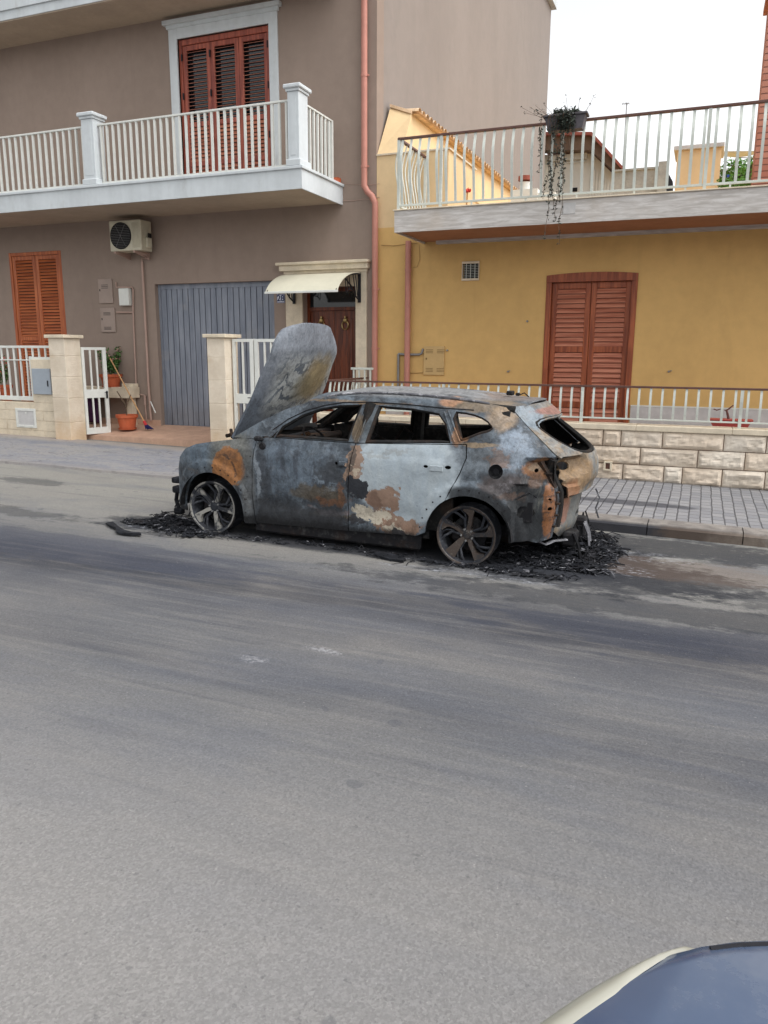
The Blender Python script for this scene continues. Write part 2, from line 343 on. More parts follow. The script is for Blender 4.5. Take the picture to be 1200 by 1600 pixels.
# ---- ground materials (world coordinates: ground meshes sit at the origin)
def asphalt():
    g = NG('worn_asphalt'); x = g.xyz(0); y = g.xyz(1)
    yy = g.math('ADD', y, g.math('MULTIPLY', x, -.012))
    wn = g.noise(1, 4, .6, sc=(.16, .7, 1)); wn2 = g.noise(1, 6, .6, sc=(.5, 3.2, 1)); wn3 = g.noise(1, 6, .62, sc=(.9, 15, 1)); big = g.noise(.55, 6, .6)
    yw = g.math('ADD', yy, g.math('MULTIPLY', g.math('SUBTRACT', wn, .5), 1.2))
    yw = g.math('ADD', yw, g.math('MULTIPLY', g.math('SUBTRACT', wn2, .5), .5))
    t = g.math('DIVIDE', yw, 10.0)
    A = lambda v, w=0: (v*1.0, v*(.995-w*.02), v*(1.0-w*.09), 1)
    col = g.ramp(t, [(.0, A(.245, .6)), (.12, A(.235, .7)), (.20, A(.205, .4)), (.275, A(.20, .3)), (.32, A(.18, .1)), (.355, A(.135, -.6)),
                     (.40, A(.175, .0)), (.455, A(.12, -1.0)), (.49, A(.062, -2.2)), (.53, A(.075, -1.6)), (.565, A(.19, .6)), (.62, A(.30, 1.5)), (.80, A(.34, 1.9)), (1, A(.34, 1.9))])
    st = g.step(wn3, .46, .66); col = g.mix(g.math('MULTIPLY', st, .30), col, (.30, .285, .26, 1))
    st2 = g.step(g.noise(1, 5, .6, sc=(.7, 9, 1), rot=(0, 0, .02)), .54, .72); col = g.mix(g.math('MULTIPLY', st2, .38), col, (.062, .068, .088, 1))
    bl = g.step(big, .42, .64); col = g.mix(g.math('MULTIPLY', bl, .24), col, (.27, .25, .225, 1))
    lf = g.noise(1, 5, .62, sc=(.35, 1.1, 1), dist=.6); col = g.mix(g.math('MULTIPLY', g.step(lf, .46, .66), .42), col, (.135, .147, .175, 1)); col = g.mix(g.math('MULTIPLY', g.step(g.noise(1, 5, .6, sc=(.45, 1.6, 1)), .50, .70), .30), col, (.31, .285, .25, 1))
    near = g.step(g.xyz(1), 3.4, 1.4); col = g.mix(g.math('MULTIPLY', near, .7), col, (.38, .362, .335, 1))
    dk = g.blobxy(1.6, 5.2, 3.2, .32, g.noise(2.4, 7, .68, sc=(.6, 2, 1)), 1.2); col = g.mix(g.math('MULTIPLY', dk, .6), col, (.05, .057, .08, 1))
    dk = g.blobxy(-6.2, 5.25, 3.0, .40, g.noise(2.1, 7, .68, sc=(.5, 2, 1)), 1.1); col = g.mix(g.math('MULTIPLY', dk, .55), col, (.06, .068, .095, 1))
    # aggregate
    vo = g.n('ShaderNodeTexVoronoi'); vo.inputs['Scale'].default_value = 115; g.t.links.new(g.co, vo.inputs[0])
    n_f = g.noise(75, 3, .7); sp = g.math('ADD', g.math('MULTIPLY', vo.outputs[1], .5), g.math('MULTIPLY', n_f, .5))
    col = g.mix(.5, col, g.ramp(sp, [(.28, .37), (.5, .5), (.72, .68)]), 'OVERLAY')
    col = g.mix(1.0, col, (.65, .655, .68, 1), 'MULTIPLY')
    spk = g.step(g.noise(34, 2, .5), .68, .72); col = g.mix(g.math('MULTIPLY', spk, .3), col, (.05, .05, .055, 1))
    spots = g.step(g.noise(5.2, 1, .3), .755, .775); col = g.mix(g.math('MULTIPLY', spots, .3), col, (.05, .055, .07, 1))
    wh = g.blobxy(-2.03, 4.05, .10, .04, g.noise(12, 5, .7), 1.6); wh2 = g.blobxy(-2.35, 3.75, .09, .04, g.noise(13, 5, .7), 1.6)
    fx = g.step(g.noise(30, 5, .7), .42, .62); col = g.mix(g.math('MULTIPLY', g.math('MULTIPLY', wh, fx), .4), col, (.45, .45, .47, 1)); col = g.mix(g.math('MULTIPLY', g.math('MULTIPLY', wh2, fx), .35), col, (.45, .45, .47, 1))
    lt = g.step(g.noise(60, 2, .5), .71, .74); col = g.mix(g.math('MULTIPLY', lt, .22), col, (.5, .48, .45, 1))
    # soot stains of the fire
    nz = g.noise(3.2, 8, .72, sc=(1, 1.8, 1)); nz2 = g.noise(11, 7, .75, sc=(1, 2.2, 1))
    for (cx, cy, rx, ry, amp, k) in ((-1.05, 6.95, .95, .75, .8, .96), (-5.0, 6.45, .42, .32, .8, .95), (-3.1, 6.45, 2.1, .28, .5, .95), (-2.8, 7.2, 2.2, .8, .2, .97), (-1.0, 6.6, 1.3, .62, 1.2, .75), (-5.0, 6.4, .75, .36, 1.3, .75),
                                     (-.15, 7.75, 1.2, .42, 1.1, .8), (-.3, 6.6, .9, .35, 1.3, .6), (1.7, 6.3, 1.6, .3, 1.4, .55), (-.1, 5.75, 2.6, .22, 1.5, .6), (-7.6, 6.2, 1.6, .22, 1.4, .5), (-8.2, 7.7, .6, .18, 1.2, .5)):
        m = g.blobxy(cx, cy, rx, ry, nz, amp); m2 = g.math('MULTIPLY', m, g.step(nz2, .3, .42) if k < .9 else g.math('ADD', .82, g.math('MULTIPLY', nz2, .25)))
        col = g.mix(g.math('MULTIPLY', m2, k), col, (.022, .024, .03, 1))
    br = g.blobxy(-.05, 6.95, .9, .35, nz, 1.0); col = g.mix(g.math('MULTIPLY', br, .3), col, (.16, .105, .07, 1))
    for (cx, cy, rx, ry) in ((-.75, 6.75, .5, .22), (-.4, 7.3, .5, .2), (-1.7, 6.05, .8, .08), (-4.9, 6.2, .5, .08)):
        ash = g.math('MULTIPLY', g.blobxy(cx, cy, rx, ry, nz, .8), g.step(nz2, .5, .66)); col = g.mix(g.math('MULTIPLY', ash, .7), col, (.36, .37, .40, 1))
    return g.done(col, .88, g.bump(n_f, .012, .55, g.bump(wn2, .02, .25)), spec=.25)
def _blobxy(g, cx, cy, rx, ry, nz, amp):
    a = g.math('POWER', g.math('ABSOLUTE', g.math('DIVIDE', g.math('SUBTRACT', g.xyz(0), cx), rx)), 2.0)
    b = g.math('POWER', g.math('ABSOLUTE', g.math('DIVIDE', g.math('SUBTRACT', g.xyz(1), cy), ry)), 2.0)
    d = g.math('ADD', g.math('SQRT', g.math('ADD', a, b)), g.math('MULTIPLY', g.math('SUBTRACT', nz, .5), amp*2))
    return g.step(d, 1.22, .78)
NG.blobxy = _blobxy
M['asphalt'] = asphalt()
def pavement():
    g = NG('worn_concrete_pavement'); n = g.noise(1, 8, .7, sc=(.7, 1.7, 1), dist=1.2); n2 = g.noise(9, 6, .7); n3 = g.noise(90, 3, .6)
    col = g.ramp(n, [(.3, (.17, .18, .20, 1)), (.45, (.225, .228, .24, 1)), (.6, (.285, .275, .255, 1)), (.75, (.215, .22, .23, 1))])
    col = g.mix(g.math('MULTIPLY', g.step(n2, .45, .7), .5), col, (.33, .30, .26, 1)); col = g.mix(g.math('MULTIPLY', g.step(g.noise(22, 5, .7), .5, .66), .4), col, (.11, .112, .12, 1)); ck = g.step(g.math('ABSOLUTE', g.math('SUBTRACT', g.noise(1, 5, .6, sc=(.55, 1.1, 1), dist=.6), .5)), .006, .002); col = g.mix(g.math('MULTIPLY', ck, .6), col, (.07, .07, .075, 1))
    e = g.step(g.math('ADD', g.xyz(1), g.math('MULTIPLY', n2, .35)), 10.95, 11.4); col = g.mix(g.math('MULTIPLY', e, .6), col, (.38, .32, .25, 1))
    e = g.step(g.math('ADD', g.xyz(1), g.math('MULTIPLY', n2, .3)), 9.2, 8.8); col = g.mix(g.math('MULTIPLY', e, .5), col, (.29, .26, .22, 1))
    col = g.mix(1.0, col, (.86, .86, .90, 1), 'MULTIPLY')
    return g.done(col, .9, g.bump(n3, .006, .5, g.bump(n2, .01, .5)), spec=.2)
M['pavement'] = pavement()
def pavers():
    g = NG('grey_concrete_setts')
    wv = g.n('ShaderNodeVectorMath', operation='MULTIPLY_ADD'); nn = g.noise(5, 4, .6, col=True); g.t.links.new(nn, wv.inputs[0]); wv.inputs[1].default_value = (.035, .035, 0); g.t.links.new(g.co, wv.inputs[2])
    r = g.scaled((1, 1, 1), (0, 0, radians(90)), wv.outputs[0])
    b = g.n('ShaderNodeTexBrick'); g.t.links.new(r, b.inputs['Vector']); b.inputs['Scale'].default_value = 1
    b.inputs['Brick Width'].default_value = .185; b.inputs['Row Height'].default_value = .118; b.inputs['Mortar Size'].default_value = .011; b.inputs['Mortar Smooth'].default_value = .9
    b.inputs['Color1'].default_value = (.27, .27, .28, 1); b.inputs['Color2'].default_value = (.36, .355, .35, 1); b.inputs['Mortar'].default_value = (.14, .138, .14, 1)
    n2 = g.noise(7, 7, .7); n3 = g.noise(70, 3, .6)
    col = g.mix(g.math('MULTIPLY', g.step(n2, .45, .7), .35), b.outputs[0], (.33, .32, .30, 1))
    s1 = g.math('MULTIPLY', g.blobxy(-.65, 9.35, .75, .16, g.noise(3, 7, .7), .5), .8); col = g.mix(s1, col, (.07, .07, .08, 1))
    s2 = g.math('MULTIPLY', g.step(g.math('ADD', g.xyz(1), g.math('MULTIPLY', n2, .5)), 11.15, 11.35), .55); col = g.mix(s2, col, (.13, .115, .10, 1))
    s3 = g.math('MULTIPLY', g.step(g.math('ADD', g.xyz(1), g.math('MULTIPLY', n2, .3)), 8.8, 8.5), .6); col = g.mix(s3, col, (.36, .33, .30, 1))
    col = g.mix(1.0, col, (.74, .74, .76, 1), 'MULTIPLY')
    h = g.math('MULTIPLY', b.outputs[1], -1)
    return g.done(col, .9, g.bump(n3, .006, .5, g.bump(h, .014, .8)), spec=.2)
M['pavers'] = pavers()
def kerbmat():
    g = NG('limestone_kerb'); n = g.noise(6, 7, .7)
    col = g.mix(g.step(n, .3, .7), (.15, .135, .125, 1), (.28, .255, .23, 1))
    s = g.blobxy(-.75, 8.2, 1.0, .5, g.noise(4, 6, .7), .5); top = g.step(g.math('ADD', g.xyz(2), g.math('MULTIPLY', g.xyz(0), SL)), .125, .095)
    col = g.mix(g.math('MULTIPLY', g.math('MULTIPLY', s, top), .93), col, (.03, .032, .04, 1))
    s = g.blobxy(.25, 8.2, .5, .4, g.noise(5, 6, .7), .6); col = g.mix(g.math('MULTIPLY', g.math('MULTIPLY', s, top), .6), col, (.12, .085, .06, 1))
    return g.done(col, .9, g.bump(g.noise(40, 5, .7), .008, .6))
M['kerb'] = kerbmat()
# ---- burnt car
SLATE = (.035, .042, .052, 1); STEEL = (.165, .20, .235, 1); ASHW = (.50, .54, .57, 1); CHAR = (.012, .012, .014, 1)
ORANGE = (.30, .12, .032, 1); BROWN = (.20, .095, .055, 1); OCHRE = (.22, .155, .09, 1); OLIVE = (.115, .115, .10, 1); CREAM = (.52, .46, .36, 1)
def burntbody():
    g = NG('burnt_steel_body')
    a = g.noise(2.6, 8, .66, sc=(1, 1, 1.0), dist=.5); b = g.noise(1, 7, .7, sc=(10, 10, 3)); c = g.noise(28, 7, .72); d = g.noise(6.5, 8, .7, dist=1.2); e = g.noise(3.7, 8, .68, dist=.9)
    def warp(k1, k2):
        n1 = g.noise(3.1, 3, .6, col=True); n2 = g.noise(15, 5, .65, col=True); q = []
        for i in (0, 2):
            s1 = g.n('ShaderNodeSeparateXYZ'); g.t.links.new(n1, s1.inputs[0]); s2 = g.n('ShaderNodeSeparateXYZ'); g.t.links.new(n2, s2.inputs[0])
            v = g.math('ADD', g.xyz(i), g.math('MULTIPLY', g.math('SUBTRACT', s1.outputs[i], .5), k1)); q.append(g.math('ADD', v, g.math('MULTIPLY', g.math('SUBTRACT', s2.outputs[i], .5), k2)))
        return tuple(q)
    W0 = (g.xyz(0), g.xyz(2)); W1 = warp(.30, .16); W2 = warp(.05, .035)
    col = g.mix(g.step(a, .36, .62), SLATE, STEEL)
    col = g.mix(g.math('MULTIPLY', g.step(d, .50, .66), .38), col, (.33, .385, .43, 1))
    col = g.mix(g.math('MULTIPLY', g.step(b, .48, .68), .5), col, (.045, .052, .066, 1))
    col = g.mix(g.math('MULTIPLY', g.step(g.noise(4.4, 6, .6, dist=2), .56, .70), .35), col, (.21, .145, .085, 1))
    col = g.mix(g.math('MULTIPLY', g.step(c, .55, .72), .35), col, (.05, .05, .055, 1))
    L = []
    def lay(color, m, k=1.0):
        nonlocal col
        col = g.mix(g.math('MULTIPLY', m, k), col, color)
    B = lambda cx, cz, rx, rz, nz=d, amp=.5, edge=.12, rot=0: g.blob(cx, cz, rx, rz, edge, amp, nz, rot=rot)
    # nose and front fender
    g.warped = W2
    col = g.mix(1.0, col, (.74, .74, .74, 1), 'MULTIPLY')
    lay((.13, .17, .21, 1), B(-.22, .82, .34, .16, a, .4, .4), .8)
    lay(OLIVE, B(.27, .80, .24, .26, a, .4, .3), .9)
    lay((.20, .20, .185, 1), B(.22, .90, .18, .07, d, .4, .4), .6)
    g.warped = warp(.09, .05); lay(ORANGE, B(.25, .68, .185, .185, d, .35, .06), .93)
    lay((.17, .075, .03, 1), g.math('MULTIPLY', B(.25, .66, .17, .17, d, .5), g.step(e, .48, .62)), .75)
    arcm = g.math('MULTIPLY', B(.25, .70, .16, .13, d, .2), g.step(g.math('ABSOLUTE', g.math('SUBTRACT', g.math('SQRT', g.math('ADD', g.math('POWER', g.math('SUBTRACT', g.warped[0], .18), 2.0), g.math('POWER', g.math('SUBTRACT', g.warped[1], .62), 2.0))), .155)), .018, .006))
    lay((.035, .02, .015, 1), g.math('MULTIPLY', arcm, g.step(c, .42, .55)), .8); g.warped = W2
    lay((.125, .125, .12, 1), B(.47, .5, .07, .5, d, .3, .3), .6)
    # front door
    g.warped = W1
    lay((.12, .155, .195, 1), B(.95, .72, .36, .24, e, .9, .25), .6); lay((.045, .052, .065, 1), g.math('MULTIPLY', B(1.0, .6, .5, .35, e, .6, .3), g.step(b, .46, .60)), .75)
    lay((.28, .31, .34, 1), B(.57, .62, .035, .30, d, .8, .2), .7)
    lay((.05, .055, .065, 1), B(.66, .66, .05, .30, b, .7, .3), .7)
    lay((.045, .05, .058, 1), B(1.38, .58, .18, .22, e, .8, .2), .88)
    lay((.27, .33, .39, 1), g.math('MULTIPLY', B(1.22, .60, .22, .08, d, 1.0, .2), g.step(d, .44, .60)), .7)
    lay((.10, .075, .045, 1), B(1.25, .50, .30, .10, e, 1.0, .2), .7)
    lay((.16, .075, .04, 1), B(1.36, .44, .22, .035, d, 1.1, .2), .8)
    lay((.19, .09, .045, 1), B(1.47, .50, .05, .14, d, 1.1, .2), .75)
    lay((.30, .24, .24, 1), B(1.36, .33, .24, .035, d, .8, .2), .8)
    lay((.14, .10, .05, 1), B(1.38, .27, .25, .035, d, 1.0, .2), .8)
    lay(CHAR, g.math('MULTIPLY', g.step(g.math('ADD', g.xyz(2), g.math('MULTIPLY', e, .10)), .355, .33), B(1.0, .2, .45, .4, d, .2, .05)), .85)
    # rear door, bare bright metal with a charred and rusted front edge
    g.warped = W2; doorm = B(2.07, .74, .50, .44, d, .10, .08); lay((.40, .445, .465, 1), doorm, .98); g.warped = W1; lay((.30, .345, .37, 1), g.math('MULTIPLY', doorm, g.step(e, .48, .62)), .35)
    lay((.34, .40, .45, 1), g.math('MULTIPLY', B(2.07, .72, .50, .42, d, .1), g.step(b, .42, .62)), .45)
    lay((.26, .255, .23, 1), B(1.85, .905, .25, .02, d, .6), .4)
    lay((.27, .175, .12, 1), B(1.60, .80, .085, .20, d, .65, .06), .95)
    lay((.10, .075, .06, 1), B(1.575, .86, .04, .12, d, .65, .06), .9)
    lay((.27, .165, .11, 1), B(1.86, .50, .20, .115, d, .85, .06, ), .96)
    lay((.17, .10, .07, 1), B(1.78, .47, .09, .12, e, .9, .1), .8)
    lay((.27, .165, .11, 1), B(2.02, .30, .26, .10, d, .9, .06), .95)
    lay(CREAM, B(1.76, .325, .20, .045, d, .75, .06), .95)
    lay(CREAM, B(2.02, .255, .10, .03, d, .9, .06), .8)
    lay((.016, .018, .024, 1), B(1.625, .56, .082, .14, d, .5, .04), 1)
    lay((.03, .03, .035, 1), B(1.62, .25, .12, .035, d, .8, .06), .95)
    lay((.03, .03, .035, 1), B(2.04, .225, .07, .035, d, .8, .06), .95)
    lay((.48, .40, .30, 1), B(1.63, .77, .035, .035, d, .7, .1), .8)
    # quarter panel
    g.warped = W1
    lay((.28, .33, .39, 1), B(2.98, 1.02, .16, .12, d, .9, .3), .7)
    lay((.21, .24, .265, 1), B(2.62, .90, .14, .12, e, .5, .3), .6)
    lay((.085, .06, .05, 1), B(2.93, .72, .17, .13, e, .7, .35), .75)
    lay((.23, .13, .08, 1), B(2.86, .955, .14, .04, d, .9, .3), .7)
    lay((.24, .22, .23, 1), g.math('MULTIPLY', B(2.98, .70, .09, .08, d, .9, .3), g.step(c, .42, .6)), .6)
    # flare over the rear wheel and lower corner: soot
    dd = g.math('SQRT', g.math('ADD', g.math('POWER', g.math('SUBTRACT', g.xyz(0), 2.66), 2.0), g.math('POWER', g.math('SUBTRACT', g.xyz(2), .24), 2.0)))
    ring = g.math('MULTIPLY', g.step(dd, .47, .43), g.step(g.xyz(0), 2.47, 2.52)); lay((.025, .028, .032, 1), ring, .88)
    lay((.016, .018, .02, 1), B(3.12, .48, .19, .30, d, .5, .2), .93)
    lay((.10, .10, .08, 1), g.math('MULTIPLY', B(3.16, .52, .14, .24, d, .3, .3), g.step(d, .50, .64)), .6)
    lay((.13, .075, .05, 1), B(2.98, .62, .12, .05, d, .9, .3), .6)
    # rust round the lamp openings and rear corner
    g.warped = W2
    lay((.27, .12, .045, 1), B(3.24, .86, .13, .09, d, .55, .12), .85); lay((.33, .25, .17, 1), B(3.19, .87, .05, .035, d, .6, .2), .7); lay((.05, .035, .03, 1), B(3.33, .88, .05, .05, d, .6, .3), .85)
    lay((.27, .105, .035, 1), B(3.315, .53, .05, .27, d, .6, .12), .85); lay((.05, .035, .03, 1), g.math('MULTIPLY', B(3.33, .53, .08, .3, d, .5), g.step(c, .52, .62)), .8)
    lay((.12, .07, .045, 1), B(3.20, .76, .06, .06, d, .6, .2), .7)
    # rust and ochre round the windows, roof ends and pillars
    lay((.33, .17, .08, 1), B(2.55, 1.16, .07, .14, d, .7, .15, rot=-.3), .8)
    lay(OCHRE, B(2.68, 1.36, .30, .045, e, .8, .3), .75)
    lay((.36, .25, .15, 1), B(2.86, 1.26, .12, .10, e, .6, .3), .7)
    lay((.42, .22, .12, 1), B(2.40, 1.385, .10, .04, d, .6, .3), .8)
    lay((.28, .20, .12, 1), B(2.72, 1.04, .16, .02, d, .5, .3), .8)
    lay((.15, .10, .05, 1), B(1.58, 1.12, .06, .12, d, .9, .2), .75)
    lay((.12, .14, .15, 1), B(1.68, 1.18, .05, .2, b, .9, .2), .6)
    lay((.26, .17, .09, 1), B(1.5, 1.345, .5, .014, d, .9, .3), .6)
    lay((.022, .024, .028, 1), g.math('MULTIPLY', g.step(g.math('ADD', g.xyz(2), g.math('MULTIPLY', e, .35)), .62, .52), g.math('MULTIPLY', g.step(g.xyz(0), .45, .60), g.step(g.math('ADD', g.xyz(0), g.math('MULTIPLY', d, .1)), 1.6, 1.5))), .9)
    lay((.022, .024, .027, 1), g.math('MULTIPLY', g.step(g.math('ADD', g.xyz(2), g.math('MULTIPLY', d, .30)), .86, .66), g.math('MULTIPLY', g.step(g.xyz(0), 2.5, 2.75), g.step(g.xyz(0), 3.26, 3.16))), .80)
    lay((.03, .033, .036, 1), B(2.85, .96, .2, .05, e, .9, .4), .5)
    sill = g.step(g.math('ADD', g.xyz(2), g.math('MULTIPLY', d, .12)), .315, .25); lay(CHAR, sill, .93)
    # pale ash on the roof
    rf = g.step(g.xyz(2), 1.385, 1.425); lay((.27, .27, .27, 1), g.math('MULTIPLY', rf, g.step(a, .3, .5)), .9)
    lay((.22, .15, .11, 1), g.math('MULTIPLY', rf, g.step(g.math('ADD', g.xyz(0), e), 2.9, 3.3)), .8)
    lay(CHAR, g.math('MULTIPLY', g.step(c, .62, .66), g.step(d, .5, .6)), .5)
    var = g.math('ADD', g.math('MULTIPLY', g.noise(9, 8, .72, dist=.8), .6), g.math('MULTIPLY', g.noise(42, 6, .7), .4))
    keep = g.math('SUBTRACT', 1.0, g.math('MULTIPLY', doorm, .72))
    col = g.mix(keep, col, g.ramp(var, [(.36, .36), (.47, .76), (.54, 1.0), (.66, 1.3)]), 'MULTIPLY')
    col = g.mix(g.math('MULTIPLY', keep, g.math('MULTIPLY', g.step(g.noise(1, 7, .7, sc=(16, 16, 1.6)), .56, .70), .4)), col, (.03, .033, .038, 1))
    col = g.mix(1.0, col, (.86, .87, .88, 1), 'MULTIPLY')
    rg = g.mix(g.step(d, .4, .6), (.85, .85, .85, 1), (.55, .55, .55, 1))
    return g.done(col, rg, g.bump(c, .003, .5, g.bump(d, .010, .5, g.bump(a, .03, .35))), metal=.0, spec=.45)
M['burnt'] = burntbody()
def burntgate():
    g = NG('burnt_tailgate_steel'); a = g.noise(3, 8, .66, dist=.6); d = g.noise(8, 8, .7, dist=1.0); c = g.noise(30, 7, .7)
    z = g.xyz(2)
    col = g.mix(g.step(a, .36, .62), (.10, .11, .115, 1), (.23, .225, .21, 1))
    col = g.mix(g.math('MULTIPLY', g.step(d, .44, .62), .75), col, OCHRE)
    def lay(cc, m, k): 
        nonlocal col
        col = g.mix(g.math('MULTIPLY', m, k), col, cc)
    yb = lambda cy, cz, ry, rz, amp=.5: g.step(g.math('ADD', g.math('SQRT', g.math('ADD', g.math('POWER', g.math('ABSOLUTE', g.math('DIVIDE', g.math('SUBTRACT', g.xyz(1), cy), ry)), 2.), g.math('POWER', g.math('ABSOLUTE', g.math('DIVIDE', g.math('SUBTRACT', z, cz), rz)), 2.))), g.math('MULTIPLY', g.math('SUBTRACT', d, .5), amp*2)), 1.15, .85)
    lay((.20, .24, .275, 1), yb(-.52, 1.30, .16, .12), .8); lay((.27, .12, .09, 1), yb(.05, 1.31, .45, .035), .75)
    lay((.26, .16, .075, 1), yb(-.42, .80, .24, .16, .6), .7); lay((.20, .21, .205, 1), yb(.35, .82, .30, .2, .5), .7)
    lay((.22, .10, .045, 1), yb(-.5, .55, .12, .2, .6), .8); lay((.13, .14, .14, 1), yb(.1, .42, .6, .2, .6), .75)
    lay((.25, .115, .075, 1), yb(-.42, .47, .09, .12, .9), .7)
    lay(CHAR, g.math('MULTIPLY', g.step(c, .6, .66), g.step(a, .5, .6)), .6)
    low = g.step(g.math('ADD', z, g.math('MULTIPLY', d, .12)), .40, .28); lay((.03, .03, .032, 1), low, .7)
    var = g.math('ADD', g.math('MULTIPLY', g.noise(9, 8, .72, dist=.8), .6), g.math('MULTIPLY', g.noise(42, 6, .7), .4))
    col = g.mix(1.0, col, g.ramp(var, [(.36, .40), (.47, .80), (.54, 1.0), (.66, 1.25)]), 'MULTIPLY')
    return g.done(col, .75, g.bump(c, .003, .5, g.bump(d, .01, .5)), spec=.4)
M['gate'] = burntgate()
def hoodmat():
    g = NG('burnt_bonnet_swirls')
    z = g.xyz(2)                              # 0 at the hinge, 1.2 at the front lip
    n = g.noise(1.5, 5, .55, sc=(1.3, .7, 1), dist=.5)
    v = g.math('ADD', g.math('MULTIPLY', z, 1.0), g.math('MULTIPLY', n, 1.2))
    v = g.math('ADD', v, g.math('MULTIPLY', g.noise(7, 5, .6, dist=1.5), .16)); v = g.math('ADD', v, g.math('MULTIPLY', g.xyz(1), -.28))
    band = g.math('SINE', g.math('MULTIPLY', v, 40.0)); band2 = g.math('SINE', g.math('MULTIPLY', v, 59.0))
    col = g.mix(g.step(z, .25, .95), (.085, .10, .125, 1), (.175, .19, .215, 1))
    col = g.mix(g.math('MULTIPLY', g.step(g.noise(4, 7, .65, dist=.8), .42, .62), .5), col, (.09, .105, .125, 1))
    mid = g.math('MULTIPLY', g.step(z, .10, .35), g.step(z, .98, .72))
    mid = g.math('MULTIPLY', mid, g.step(g.math('ADD', g.xyz(1), g.math('MULTIPLY', n, .3)), -.50, -.25))
    col = g.mix(g.math('MULTIPLY', mid, .85), col, (.28, .29, .28, 1))
    col = g.mix(g.math('MULTIPLY', mid, g.math('MULTIPLY', g.step(band, .15, .8), .92)), col, (.05, .062, .08, 1))
    col = g.mix(g.math('MULTIPLY', mid, g.math('MULTIPLY', g.step(band2, .5, .95), .5)), col, (.28, .285, .275, 1))
    d = g.noise(5, 7, .7, dist=.8)
    def yb(cy, cz, ry, rz):
        q = g.math('SQRT', g.math('ADD', g.math('POWER', g.math('ABSOLUTE', g.math('DIVIDE', g.math('SUBTRACT', g.xyz(1), cy), ry)), 2.), g.math('POWER', g.math('ABSOLUTE', g.math('DIVIDE', g.math('SUBTRACT', z, cz), rz)), 2.)))
        return g.step(g.math('ADD', q, g.math('MULTIPLY', g.math('SUBTRACT', d, .5), 1.3)), 1.5, .6)
    col = g.mix(g.math('MULTIPLY', yb(.30, .62, .30, .24), .9), col, (.20, .145, .065, 1))
    col = g.mix(g.math('MULTIPLY', yb(.05, .52, .20, .15), .5), col, (.15, .13, .08, 1))
    col = g.mix(g.math('MULTIPLY', yb(.35, .12, .5, .13), .8), col, (.03, .036, .042, 1))
    col = g.mix(g.math('MULTIPLY', yb(.2, 1.12, .5, .14), .45), col, (.19, .20, .225, 1))
    col = g.mix(g.math('MULTIPLY', g.step(g.noise(40, 6, .7), .6, .66), .35), col, (.05, .05, .06, 1))
    var = g.math('ADD', g.math('MULTIPLY', g.noise(7, 8, .72, dist=1.2), .6), g.math('MULTIPLY', g.noise(38, 6, .7), .4)); col = g.mix(1.0, col, g.ramp(var, [(.38, .5), (.5, .95), (.64, 1.3)]), 'MULTIPLY')
    return g.done(col, .85, g.bump(g.noise(26, 6, .7), .002, .5, g.bump(d, .008, .5)), spec=.45)
M['hood'] = hoodmat()
def charmat(name, base=(.012, .012, .014, 1), grey=(.09, .085, .08, 1), rust=(.13, .05, .02, 1), kr=.3):
    g = NG(name); n = g.noise(12, 7, .7); n2 = g.noise(4, 6, .7)
    col = g.mix(g.step(n, .48, .7), base, grey); col = g.mix(g.math('MULTIPLY', g.step(n2, .5, .65), kr), col, rust)
    return g.done(col, .85, g.bump(n, .01, .6), spec=.25)
M['char'] = charmat('charred_black', (.010, .010, .012, 1), (.045, .045, .045, 1), (.06, .03, .015, 1), .2); M['inner'] = charmat('sooted_inner_steel', (.010, .010, .010, 1), (.03, .028, .026, 1), (.05, .026, .015, 1), .4)
M['rustin'] = charmat('rusted_inner_steel', (.018, .013, .011, 1), (.05, .032, .022, 1), (.11, .05, .02, 1), .6)
M['flake'] = charmat('burnt_plastic_flakes', (.008, .009, .012, 1), (.032, .034, .042, 1), (.03, .026, .026, 1), .4)
M['ash'] = charmat('grey_ash', (.10, .10, .11, 1), (.42, .42, .44, 1), (.2, .2, .2, 1), .2)
def rimmat(name, cols, thr):
    g = NG(name); n = g.noise(5.5, 6, .65, dist=.6); c = g.noise(40, 5, .7)
    col = g.mix(g.step(n, thr-.06, thr+.05), cols[0], cols[1]); col = g.mix(g.math('MULTIPLY', g.step(c, .55, .68), .5), col, cols[2])
    return g.done(col, .42, g.bump(c, .001, .5), metal=.15, spec=.5)
M['rimface'] = rimmat('sooted_alloy_face', ((.022, .024, .030, 1), (.27, .26, .235, 1), (.08, .075, .07, 1)), .50)
M['rimface2'] = rimmat('rusted_alloy_face', ((.020, .020, .023, 1), (.055, .040, .032, 1), (.22, .205, .175, 1)), .47)
M['rimdark'] = charmat('black_alloy', (.022, .024, .03, 1), (.075, .08, .09, 1), (.05, .05, .055, 1), .3)
# ---- the blue car in front of the camera
def carpaint(name, rgb, rough=.22):
    g = NG(name); c = s2l(rgb); n = g.noise(3.5, 5, .6)
    col = g.mix(g.step(n, .3, .7), tuple(x*.94 for x in c[:3])+(1,), tuple(min(1, x*1.06) for x in c[:3])+(1,))
    dust = g.step(g.noise(5, 7, .7), .5, .72); col = g.mix(g.math('MULTIPLY', dust, .10), col, (.5, .5, .48, 1))
    m = g.done(col, g.mix(dust, (rough, rough, rough, 1), (rough+.2, rough+.2, rough+.2, 1)), spec=.5)
    g.b.inputs['Coat Weight'].default_value = .6; g.b.inputs['Coat Roughness'].default_value = .12
    return m
M['bluepaint'] = carpaint('steel_blue_car_paint', (62, 78, 104))
M['headlamp'] = plain('yellowed_headlamp_lens', (150, 148, 136), .3, .03, 3, 0, spec=.6)
M['rubber'] = plain('tyre_rubber', (30, 30, 31), .85, .15, 20, .002)
M['alloy'] = plain('silver_alloy', (160, 160, 162), .35, .05, 8, 0, metal=.6)
